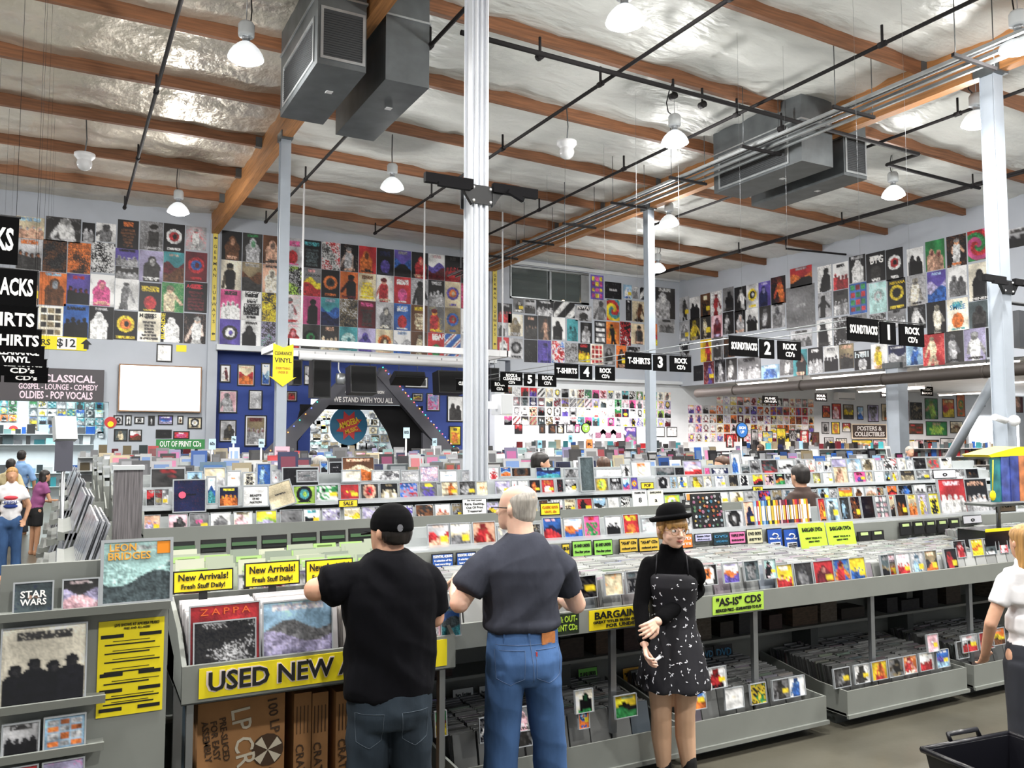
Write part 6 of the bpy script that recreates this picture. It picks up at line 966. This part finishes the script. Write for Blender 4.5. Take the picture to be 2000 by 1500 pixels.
cp = shell(F1, 0, .03, 1.492, .62, [(.118, -.01, .083, .106), (.13, -.008, .085, .11), (.16, -.006, .084, .108), (.19, -.006, .076, .098), (.215, -.006, .06, .078), (.235, -.006, .036, .048), (.243, -.006, .012, .016)], 'black_cap', MATS['felt'], man1, O1, -.05, .007, 3)
b = MB(); pts = []; 
for i in range(9): a = math.pi*(i/8); pts.append((math.cos(a)*.075, .075+math.sin(a)*.1))
n_ = len(pts); b.v = [tuple(hp(px_, py_, .125-.25*abs(px_)-.25*(py_-.08))-O1) for px_, py_ in pts]+[tuple(hp(px_, py_, .118-.25*abs(px_)-.25*(py_-.08))-O1) for px_, py_ in pts]; b.face(tuple(range(n_))); b.face(tuple(range(2*n_-1, n_-1, -1))); [b.face((i, i+n_, (i+1) % n_+n_, (i+1) % n_)) for i in range(n_)]; b.build('cap_brim', MATS['felt'], man1)
ov = (hp(-.045, -.125, .135)-hp(0, 0, .135)).normalized(); MB().prism([(math.cos(i*.63)*.014, math.sin(i*.63)*.017) for i in range(10)], -.003, .003).build('cap_emblem', M('emblem_grey', '8a8a90', .4, metal=.5), man1, hp(0, 0, .137)+ov*.112-O1, (0, 0, math.atan2(ov.x, -ov.y)))
# ---------------------------------------------------------------- bald man in charcoal t-shirt and blue jeans
F2 = Fig(2.115, 3.84, 14); O2 = F2.o
eL, hL = PY(3.9, 897, 1178), PY(4.3, 893, 1128); shl, shr = F2.p(-.19, 0, 1.405), F2.p(.19, 0, 1.4); eR, hR = PY(3.86, 1126, 1180), PY(4.22, 1100, 1172)
b = MB(); hp2 = head(F2, b, -.015, .04, 1.555, 1.02, .68, -.12); capsule(b, [F2.p(0, -.01, 1.4), F2.p(0, .0, 1.52), F2.p(-.01, .02, 1.62)], [.078, .07, .066]); b.ball(hp2(0, .118, .085), .018, 8); b.ball(hp2(0, -.055, .15), .048, 12)
F2.loft(b, [(.85, 0, 0, .14, .1), (1.05, 0, 0, .15, .1), (1.3, 0, 0, .16, .1), (1.44, 0, 0, .15, .08), (1.5, 0, 0, .08, .06)])
capsule(b, [shl, eL, eL.lerp(hL, .4), hL], [.058, .052, .05, .031]); capsule(b, [shr, eR, eR.lerp(hR, .4), hR], [.058, .052, .05, .031]); hand(b, hL, Vector((.18, .8, -.25)), (.3, 0, -1), curl=.45, thumb=1); hand(b, hR, Vector((-.5, .7, -.2)), (-.6, 0, -.8), curl=.5, thumb=-1)
for sx in (-.1, .1): capsule(b, [F2.p(sx, 0, .9), F2.p(sx*1.2, .01, .5), F2.p(sx*1.4, -.02, .1)], [.085, .06, .045])
man2 = solid(b, 'person', MATS['skin_pale'], .0085, 4, None, O2); man2.location = O2; finish(man2, 'bald man in charcoal t-shirt and blue jeans browsing CDs')
b = MB(); F2.loft(b, [(1.072, 0, -.005, .185, .132), (1.09, 0, -.005, .188, .135), (1.12, 0, 0, .186, .132), (1.2, 0, 0, .19, .132), (1.3, 0, 0, .208, .138), (1.37, 0, 0, .215, .135), (1.425, 0, 0, .198, .115), (1.465, 0, 0, .162, .1), (1.5, 0, 0, .12, .088), (1.525, 0, 0, .09, .078), (1.54, 0, .004, .078, .07)])
sleeve(b, [shl+F2.r*.03, shl.lerp(eL, .25), shl.lerp(eL, .45), shl.lerp(eL, .68)], [.076, .076, .078, .082]); sleeve(b, [shr-F2.r*.03, shr.lerp(eR, .25), shr.lerp(eR, .45), shr.lerp(eR, .66)], [.076, .075, .076, .08]); solid(b, 'charcoal_t_shirt', MATS['tee_charcoal'], .009, 4, man2, O2, folds(.022, 4.5, 7, -1.3, 9.))
b = MB(); F2.loft(b, [(1.085, 0, 0, .177, .125), (1.0, 0, -.01, .186, .138), (.92, .005, -.02, .192, .152), (.85, .01, -.018, .188, .148), (.80, .01, -.01, .17, .12)][::-1])
for sx in (-1, 1):
    k = .035 if sx > 0 else .0; F2.loft(b, [(.05, sx*.115+k*1.6, .02, .088, .105), (.3, sx*.112+k*1.3, .01, .082, .09), (.48, sx*.108+k, .0, .083, .092), (.65, sx*.1+k*.6, -.005, .09, .108), (.80, sx*.092+k*.3, -.012, .094, .135), (.88, sx*.09, -.012, .09, .135)])
j2 = solid(b, 'blue_jeans', MATS['denim'], .009, 3, man2, O2, folds(.006, 6, 16, 1.0, 3.))
dn = onto(j2, F2.f)
for sx in (-.095, .1): P_ = [F2.p(sx+dx, 0, z)-O2 for dx, z in ((-.07, .985), (.07, .985), (.066, .85), (0, .82), (-.066, .85), (-.07, .985))]; MB().tube([dn(p) for p in dense(P_)], .0014, 5).build('pocket_seam', MATS['stitch'], j2)
MB().tube([dn(F2.p(x*.01, 0, 1.01)-O2) for x in range(-16, 17)], .0014, 5).build('waistband_seam', MATS['stitch'], j2); MB().tube([dn(F2.p(.002*k_, 0, 1.08-.025*k_)-O2) for k_ in range(11)], .0018, 5).build('centre_seam', MATS['stitch'], j2)
c_ = dn(F2.p(.105, 0, 1.034)-O2)-F2.f*.003; ex = (dn(F2.p(.14, 0, 1.052)-O2)-dn(F2.p(.07, 0, 1.052)-O2)).normalized(); MB().cbox((0, 0, 0), (.085, .006, .058)).build('leather_patch', MATS['patch'], j2, c_, (0, 0, math.atan2(ex.y, ex.x))); MB().cbox((0, 0, 0), (.008, .006, .022)).build('red_tab', M('tab_red', 'b03a3c', .6), j2, dn(F2.p(.034, 0, .965)-O2))
for sx in (-.12, .0): MB().cbox((0, 0, 0), (.012, .005, .05)).build('belt_loop', MATS['denim'], j2, dn(F2.p(sx, 0, 1.04)-O2), (0, 0, math.atan2(ex.y, ex.x)))
shell(F2, -.015, .04, 1.555, .68, [(.032, -.046, .036, .034), (.048, -.046, .055, .048), (.07, -.04, .068, .061), (.1, -.028, .0755, .0715), (.13, -.022, .0775, .079), (.158, -.024, .0758, .0785), (.18, -.03, .068, .066), (.196, -.042, .052, .048), (.205, -.05, .035, .03)], 'hair', MATS['hair_grey'], man2, O2, -.12, .006, 2, folds(.0015, 70, 30, 0), 1.02)
g = MB(); g.tube([hp2(-.081, .0, .118)-O2, hp2(-.083, .09, .118)-O2, hp2(-.07, .112, .112)-O2], .0032, 6); g.tube([hp2(.081, .0, .118)-O2, hp2(.083, .09, .118)-O2, hp2(.07, .112, .112)-O2], .0032, 6); g.tube([hp2(-.07, .112, .116)-O2, hp2(0, .12, .112)-O2, hp2(.07, .112, .116)-O2], .0028, 6); g.build('eyeglasses', MATS['shoe_black'], man2)
# ---------------------------------------------------------------- woman in bowler hat, turtleneck and spotted dress
F3 = Fig(3.195, 3.97, 180+38); O3 = F3.o       # she faces the camera; her left is image right
HR = PY(3.88, 1260, 1262); ER = PY(4.0, 1253, 1190); SR = F3.p(.14, 0, 1.255); SL = F3.p(-.14, 0, 1.25); EL = PY(3.97, 1360, 1160); HL = PY(3.85, 1284, 1222)
b = MB(); hz = 1.37; hp3 = head(F3, b, 0, .03, hz, .93, .48, .0); capsule(b, [F3.p(0, -.005, 1.25), F3.p(0, .01, 1.4), F3.p(0, .015, 1.45)], [.058, .052, .05])
b.tube([hp3(0, .108, .115), hp3(0, .122, .085), hp3(0, .126, .074)], [.008, .011, .0125], 8); b.ball(hp3(0, .122, .074), .0125, 8)
for e in (-1, 1): b.ball(hp3(e*.011, .112, .070), .007, 8); b.ball(hp3(e*.04, .062, .068), .024, 10)
b.ball(hp3(0, .094, .045), .015, 8, (1.3, 1, .7)); b.ball(hp3(0, .082, .014), .016, 8)
F3.loft(b, [(.72, 0, 0, .12, .09), (.95, 0, 0, .105, .08), (1.15, 0, 0, .12, .085), (1.26, 0, 0, .12, .07), (1.31, 0, 0, .06, .05)])
capsule(b, [SR, ER, HR], [.04, .035, .026]); capsule(b, [SL, EL, HL], [.04, .035, .026])
for sx, kx, ax in ((1, .075, .055), (-1, -.07, -.085)): capsule(b, [F3.p(sx*.075, 0, .74), F3.p(kx*.9, .02 if sx > 0 else -.01, .42), F3.p(kx*.92, -.005 if sx > 0 else -.03, .30), F3.p(ax, -.015, .1)], [.07, .048, .048, .03])
wom = solid(b, 'person', MATS['skin_pale'], .0052, 5, None, O3); wom.location = O3; wom.scale = (1.03, 1.03, 1.022); finish(wom, 'woman in black bowler hat, turtleneck and spotted black dress')
m = MB(); hand(m, HR, HR-ER+Vector((.01, -.02, -.05)), F3.r*-1+F3.f*.1, .15, .55, -1); solid(m, 'hand', MATS['skin_pale'], .0035, 3, wom, O3); m = MB(); hand(m, HL, HL-EL, F3.f*-1, .14, .6, 1); solid(m, 'hand', MATS['skin_pale'], .0035, 3, wom, O3)
ph = MB().tube([HR+Vector((.02, -.06, -.07))-O3, HR+Vector((.055, -.065, -.05))-O3], .009, 8).build('white_tube', MATS['white']); tag(ph, 'small white tube in the woman\'s hand', 'tube'); ph.location = O3
m = MB()
for sx, kx, ax in ((1, .075, .055), (-1, -.07, -.085)): capsule(m, [F3.p(sx*.075, 0, .72), F3.p(kx*.9, .02 if sx > 0 else -.01, .42), F3.p(kx*.92, -.008 if sx > 0 else -.033, .30), F3.p(ax, -.015, .1)], [.082, .0585, .0585, .039])
solid(m, 'tights', MATS['tights'], .007, 4, wom, O3)
for ax in (.055, -.085): m = MB(); capsule(m, [F3.p(ax, -.015, .17), F3.p(ax, -.015, .08)], [.042, .046]); F3.loft(m, [(.0, ax, .05, .045, .125), (.05, ax, .045, .045, .12), (.09, ax, .01, .042, .075)]); solid(m, 'boot', MATS['shoe_black'], .008, 3, wom, O3)
m = MB(); F3.loft(m, [(.95, 0, 0, .118, .092), (1.05, 0, 0, .124, .095), (1.15, 0, .005, .137, .108), (1.21, 0, 0, .15, .1), (1.26, 0, 0, .15, .088), (1.295, 0, 0, .125, .078), (1.32, 0, .002, .09, .068), (1.34, 0, .003, .07, .063), (1.37, 0, .01, .064, .06), (1.385, 0, .012, .063, .059)]); capsule(m, [SR-F3.r*.015, SR.lerp(ER, .4), ER, ER.lerp(HR, .9)], [.054, .05, .045, .037]); capsule(m, [SL+F3.r*.015, SL.lerp(EL, .4), EL, EL.lerp(HL, .9)], [.054, .053, .05, .04])
solid(m, 'black_turtleneck', MATS['knit_black'], .0075, 4, wom, O3, folds(.003, 9, 20, .3, 1.))
m = MB(); F3.loft(m, [(.575, 0, .0, .205, .165), (.6, 0, 0, .204, .165), (.7, 0, 0, .186, .152), (.82, 0, 0, .163, .132), (.92, 0, 0, .137, .108), (.98, 0, .0, .129, .101), (1.06, 0, .003, .134, .105), (1.15, 0, .008, .145, .118), (1.2, 0, .008, .142, .113), (1.225, 0, .012, .12, .103)], 28)
drs = M('dress_dark', '0e0d16', .75, noise=(10, .2))
dr = solid(m, 'spotted_dress', drs, .0075, 3, wom, O3, lambda c: .012*max(0, .95-c.z)*math.sin(math.atan2(c.y-O3.y, c.x-O3.x)*6.3+.6*math.sin(c.z*9))*1.6)
for sx in (-.09, .09): MB().tube([F3.p(sx, .09, 1.22)-O3, F3.p(sx*.95, .085, 1.28)-O3, F3.p(sx*.9, .03, 1.325)-O3, F3.p(sx*.9, -.06, 1.3)-O3], .004, 5).build('shoulder_strap', drs, dr)
# white sprigs printed on the dress: tiny petals lying on the cloth
q = random.Random(3); dv = [v for v in dr.data.vertices if (v.co+O3-F3.p(0, 0, 0)).dot(F3.f) > -.03 or True]; sp = MB(); used = []
for _ in range(1500):
    v = q.choice(dv); 
    if v.co.z > 1.205 or v.normal.z < -.6: continue
    if any((v.co-u).length < .04 for u in used): continue
    used.append(v.co.copy()); n = v.normal; t_ = n.orthogonal().normalized(); t2 = n.cross(t_)
    for _k in range(q.choice([1, 2, 3, 4])):
        a = q.uniform(0, 6.3); c = v.co+n*.0025+(t_*math.cos(a)+t2*math.sin(a))*q.uniform(.003, .013); d = (t_*math.cos(a)+t2*math.sin(a)); e = n.cross(d); r1, r2 = q.uniform(.006, .010), .0036; o_ = len(sp.v); sp.v += [tuple(c-d*r1), tuple(c+e*r2), tuple(c+d*r1), tuple(c-e*r2), tuple(c+n*.0012)]; [sp.face((o_+i, o_+(i+1) % 4, o_+4)) for i in range(4)]
tag(sp.build('printed_sprigs', M('sprig_white', 'dcdce4', .7), dr), None, None, None, 'stuff')
# hair, hat, face
shell(F3, 0, .03, hz, .48, [(.045, -.045, .06, .04), (.07, -.03, .072, .062), (.1, -.018, .0785, .078), (.13, -.008, .0815, .092), (.148, -.002, .0815, .098), (.16, -.004, .079, .094)], 'hair', MATS['hair_blonde'], wom, O3, 0, .006, 2, folds(.002, 80, 30, 0), .93)
m = MB()
for i in range(15): a = -.062+.124*i/14; capsule(m, [hp3(a, .082-7*a*a, .180), hp3(a, .093-7.5*a*a, .162), hp3(a*1.03, .104-8*a*a, .145), hp3(a*1.06, .106-8.5*a*a, .122+.006*((i*7) % 3)-.014*(abs(i-7) > 5))], [.009, .0085, .0085, .004], 6)
solid(m, 'fringe', MATS['hair_blonde'], .004, 1, wom, O3)
for sx in (-1, 1):
    m = MB()
    for i in range(4): capsule(m, [hp3(sx*(.074+.002*i), .045-.02*i, .16), hp3(sx*(.081), .04-.02*i, .12), hp3(sx*(.077), .036-.02*i, .085+.008*i)], [.010, .010, .005], 6)
    solid(m, 'side_hair', MATS['hair_blonde'], .005, 1, wom, O3)
ht = thing('bowler_hat', None, None); bpy.data.objects.remove(ht)
m = MB(); pr = [(.0, .258), (.04, .256), (.068, .244), (.084, .222), (.09, .195), (.0915, .165), (.0935, .157)]; n_ = 28; rings = []
def hatpt(r, h, a, sx=1., sy=1.17): x_, y_ = r*math.cos(a)*sx, r*math.sin(a)*sy; return hp3(x_, y_-.005, h+.028+y_*.12-.1*x_)-O3
prof = pr+[(.102, .149), (.114, .148), (.126, .156), (.132, .174), (.129, .176), (.121, .162), (.112, .154), (.09, .156)]
for r_, h_ in prof: m.v += [tuple(hatpt(r_*.98, h_-.012, 2*math.pi*j/n_)) for j in range(n_)]
for i in range(len(prof)-1):
    for j in range(n_): a_ = i*n_+j; b_ = i*n_+(j+1) % n_; m.face((a_, a_+n_, b_+n_, b_), True)
m.build('bowler_hat', MATS['felt'], wom); m = MB()
for h_ in (.15, .175): m.v += [tuple(hatpt(.0955, h_-.004, 2*math.pi*j/n_)) for j in range(n_)]
for j in range(n_): m.face((j, (j+1) % n_, n_+(j+1) % n_, n_+j), True)
m.build('hat_band', M('band_black', '1a1a1e', .4), wom)
yw = math.radians(-(180+38))+.48
for e in (-1, 1):
    MB().ball(hp3(e*.031, .0885, .106)-O3, .0125, 10, (1, 1, .75)).build('eye', MATS['eye_white'], wom); MB().ball(hp3(e*.031-.004, .0975, .106)-O3, .0062, 8).build('iris', MATS['iris'], wom)
    MB().tube([hp3(e*.018, .101, .123)-O3, hp3(e*.032, .099, .127)-O3, hp3(e*.05, .085, .122)-O3], [.002, .0026, .0014], 6).build('eyebrow', MATS['brow'], wom); MB().tube([hp3(e*.0185, .0965, .108)-O3, hp3(e*.031, .1005, .1155)-O3, hp3(e*.045, .088, .108)-O3], .0014, 5).build('upper_lid', MATS['brow'], wom)
    gl = [hp3(e*.034+.026*math.cos(a), .112-.12*(abs(e*.034+.026*math.cos(a)))**1.6-.0, .103+.022*math.sin(a))-O3 for a in [i*math.pi/10 for i in range(21)]]; MB().tube(gl, .0013, 5, cap=False).build('spectacle_rim', MATS['gold'], wom)
    MB().tube([hp3(e*.06, .104, .108)-O3, hp3(e*.079, .08, .11)-O3, hp3(e*.08, .0, .112)-O3], .0013, 5).build('spectacle_arm', MATS['gold'], wom)
MB().tube([hp3(-.009, .113, .107)-O3, hp3(0, .122, .111)-O3, hp3(.009, .113, .107)-O3], .0013, 5).build('spectacle_bridge', MATS['gold'], wom)
MB().tube([hp3(-.022, .103, .0455)-O3, hp3(-.008, .1135, .0485)-O3, hp3(0, .1135, .0470)-O3, hp3(.008, .1135, .0485)-O3, hp3(.022, .103, .0455)-O3], [.001, .0042, .0036, .0042, .001], 8).build('upper_lip', MATS['lip'], wom); MB().tube([hp3(-.019, .103, .0435)-O3, hp3(0, .1125, .0395)-O3, hp3(.019, .103, .0435)-O3], [.001, .0052, .001], 8).build('lower_lip', MATS['lip'], wom)
# ---------------------------------------------------------------- people farther off
sleeve_ = sleeve
def figure(x, y, a, h, label, shirt, pants, hair, skin='skin', sleeve=.55, arms=None, yaw=0., skirt=None, long_hair=False, voxel=.02, extra=None, wide=1., hairtop=True, shorts=False, bend=0., group='other shoppers'):
    f = Fig(x, y, a); k = h/1.72; O = f.o; hp_ = None; B = bend
    def P(px_, py_, z_): t = max(0, z_-.95*k); return f.p(px_*k*wide, py_*k+math.sin(B)*t, z_ if B == 0 else min(z_, .95*k)+math.cos(B)*t)
    sl, sr = P(-.155, 0, 1.365*k), P(.155, 0, 1.365*k); arms = arms or [((-.26, -.02, 1.1), (-.25, .08, .85)), ((.26, -.02, 1.1), (.25, .08, .85))]
    A = [[s, P(e[0], e[1], e[2]*k), P(w[0], w[1], w[2]*k)] for s, (e, w) in zip((sl, sr), arms)]
    b = MB(); hc = P(0, .03, 1.5*k); fx = Fig(hc.x, hc.y, a); hp_ = head(fx, b, 0, 0, hc.z, k, yaw); capsule(b, [P(0, 0, 1.32*k), P(0, .02, 1.56*k)], [.06*k, .055*k]); b.tube([hp_(0, .105, .1), hp_(0, .122, .078)], [.009*k, .014*k], 6)
    capsule(b, [P(0, 0, .95*k), P(0, 0, 1.3*k)], [.11*k, .12*k])
    for arm in A: capsule(b, arm, [.045*k, .04*k, .03*k]); hand(b, arm[2], arm[2]-arm[1], f.f, .16*k, .4, 1)
    for sx in (-.09, .09): capsule(b, [f.p(sx*k, 0, .9*k), f.p(sx*k, .01, .48*k), f.p(sx*k, -.01, .08*k)], [.08*k, .055*k, .04*k]); fx2 = f; f.loft(b, [(0, sx*k, .05, .045*k, .12*k), (.07*k, sx*k, .02, .045*k, .09*k)])
    o = solid(b, 'person', MATS[skin], voxel*.75, 3, None, O); o.location = O; tag(o, label, 'person', group)
    b = MB()
    for z, rx, ry in ((.93, .15, .115), (1.1, .155, .115), (1.28, .175, .12), (1.4, .16, .1), (1.46, .08, .07)):
        c = P(0, 0, z*k); Fig(c.x, c.y, a).loft(b, [(c.z-.05*k, 0, 0, rx*k*wide, ry*k), (c.z+.05*k, 0, 0, rx*k*wide*.97, ry*k*.97)])
    capsule(b, [P(0, 0, .95*k), P(0, 0, 1.38*k)], [.13*k, .12*k])
    for arm in A: p = arm[0].lerp(arm[1], min(1, sleeve/.55)) if sleeve <= .55 else arm[1]; sleeve_(b, [arm[0], p]+([arm[2]] if sleeve > .55 else []), [.062*k, .062*k]+([.045*k] if sleeve > .55 else []))
    solid(b, 'top', shirt, voxel, 3, o, O, folds(.006, 6, 8, .5, x))
    b = MB(); f.loft(b, [(.8*k, 0, 0, .16*k, .12*k), (.9*k, 0, 0, .165*k, .125*k), (.98*k, 0, 0, .15*k, .115*k)])
    for sx in (-1, 1):
        if shorts: f.loft(b, [(.58*k, sx*.09*k, 0, .088*k, .095*k), (.85*k, sx*.085*k, 0, .09*k, .11*k)])
        else: f.loft(b, [(.05*k, sx*.1*k, .0, .085*k, .1*k), (.3*k, sx*.095*k, 0, .07*k, .08*k), (.5*k, sx*.09*k, 0, .075*k, .085*k), (.85*k, sx*.085*k, 0, .09*k, .11*k)])
    solid(b, 'trousers' if not shorts else 'shorts', pants, voxel, 3, o, O)
    if hair:
        R = [(.1, -.03, .079, .075), (.14, -.012, .082, .094), (.17, -.005, .081, .103), (.2, -.006, .07, .09), (.225, -.006, .045, .06), (.238, -.006, .015, .02)]
        if long_hair: R = [(-.1, -.06, .075, .05), (-.02, -.055, .08, .055), (.06, -.04, .082, .066)]+R
        else: R = [(.045, -.05, .06, .045)]+R
        shell(fx, 0, 0, hc.z, yaw, R, 'hair', MATS[hair], o, O, 0, voxel*.7, 2, folds(.003, 50, 30, 0), k)
    return o, f, hp_, O, k
def cm(n, c, **kw): return M(n, c, .85, noise=(8, .15), **kw)
# left aisle
o, f, hq, O, k = figure(-.62, 14.5, 180, 1.62, 'woman in white logo t-shirt and flared blue jeans in the left aisle', cm('tee_white', 'e6e4e6'), MATS['denim'], 'hair_blonde', 'skin_tan', .3, [((-.25, -.0, 1.12), (-.2, .1, .92)), ((.27, -.02, 1.1), (.24, .1, .9))], long_hair=True)
for c, z, w in (('c8404c', 1.26, .2), ('e8e8ee', 1.19, .24), ('2a3f8a', 1.13, .2)): MB().ball(f.p(0, .118, z*k)-O, .1*k, 10, (w*5, .25, .35)).build('shirt_print', cm('logo_'+c, c), o)
lt = lettering('PEPSI', cm('logo_navy', '2a3f8a'), o, 0, 0, 0, .045, .02, .16); lt.location = f.p(0, .155, 1.19*k)-O; lt.rotation_euler = (0, 0, 0)
o, f, hq, O, k = figure(-.36, 17.3, 60, 1.5, 'girl in striped purple top and black shorts holding a paper', cm('tee_purple', '8a4a78'), cm('shorts_black', '121214'), 'hair_dark', 'skin_tan', .25, [((-.22, .1, 1.1), (-.15, .38, 1.05)), ((.24, .12, 1.1), (.12, .42, 1.08))], long_hair=True, shorts=True, bend=.25)
pp = MB().box(-.1, .1, -.002, .002, 0, .24).build('paper_sheet', cm('paper_rose', 'd8b0c0'), None, (.12, 17.25, 1.02), (.3, 0, .5)); tag(pp, 'pink paper sheet held by the girl in shorts', 'paper')
figure(-.75, 21.2, 15, 1.8, 'man in light blue shirt and dark cap at the left back', cm('shirt_blue', '7a9cc8'), cm('pants_dark', '2a2c34'), 'hair_dark', 'skin_tan'); figure(-.85, 19, 20, 1.66, 'person in beige top with hair bun behind the logo shirt', cm('top_beige', 'c8b890'), cm('pants_dark', '2a2c34'), 'hair_dark', 'skin_tan')
# middle of the shop
figure(1.95, 13.6, 0, 1.84, 'man in black shirt seen from behind left of the television', cm('shirt_black', '141418'), cm('pants_dark', '2a2c34'), 'hair_dark', 'skin', wide=1.15); figure(1.35, 13.55, 30, 1.74, 'woman with dark ponytail and navy top behind the grey holder', cm('top_navy', '24244a'), cm('pants_dark', '2a2c34'), 'hair_brown', 'skin', long_hair=True)
figure(2.05, 11.1, 70, 1.86, 'person in teal shirt bending over the records', cm('top_teal', '68b09c'), cm('pants_dark', '2a2c34'), None, 'skin', bend=.9); figure(3.2, 11.15, -20, 1.84, 'grey haired person behind the wide white box', cm('top_cream', 'd0c4b0'), cm('pants_dark', '2a2c34'), 'hair_grey', 'skin_pale', bend=.35, long_hair=True)
for px, py, Y, lb, sh, hr, an in ((612, 880, 18.4, 'dark haired head below the stage arch opening', '2a2a30', 'hair_dark', 0), (749, 874, 18.4, 'dark haired shopper in blue below the round sign', '3a78b8', 'hair_dark', -20), (888, 873, 18.5, 'dark haired shopper at the right foot of the arch', '1c1c20', 'hair_dark', 60), (1050, 884, 8.72, 'black haired man looking down beside the near column', '6a6a70', 'hair_dark', 130), (1180, 893, 8.72, 'brown haired head right of the slate blue slab', '4a4a50', 'hair_brown', 20), (1305, 894, 11.1, 'dark haired head above the hat', '3a3a40', 'hair_dark', 0), (1414, 891, 8.72, 'brown haired person in profile near the tall white box', '2c3450', 'hair_brown', -80), (1566, 908, 6.28, 'dark haired woman in brown jacket behind the DVD row', '3a2a24', 'hair_dark', 10), (1775, 872, 13.6, 'grey cropped man facing the camera near the short column', '8088a0', 'hair_grey', 200), (1487, 868, 18.4, 'red haired head far behind the racks', '5a4a40', 'hair_brown', 0)):
    p = PY(Y, px, py); figure(p.x, Y, an, p.z-.01, lb, cm('top_'+sh, sh), cm('pants_dark', '2a2c34'), hr, 'skin', yaw=(.5 if px in (1050,) else 0), sleeve=.6 if px == 1566 else .5)
# right edge
figure(4.97, 2.93, 25, 1.52, 'person in white t-shirt with blonde hair cut by the right edge', cm('tee_white', 'e6e4e6'), cm('pants_dark', '2a2c34'), 'hair_blonde', 'skin', .3, [((-.27, 0, 1.1), (-.22, .15, .88)), ((.27, 0, 1.1), (.2, .2, .9))], long_hair=True, voxel=.012)
figure(7.95, 3.75, 0, 1.7, 'browsing person whose hand reaches in from the right edge', cm('shirt_black', '141418'), cm('pants_dark', '2a2c34'), 'hair_brown', 'skin', .3, [((-.35, .2, 1.2), (-.5, .5, 1.24)), ((.27, .0, 1.1), (.2, .2, .9))], voxel=.014)
bpy.data.scenes.remove(TMP)
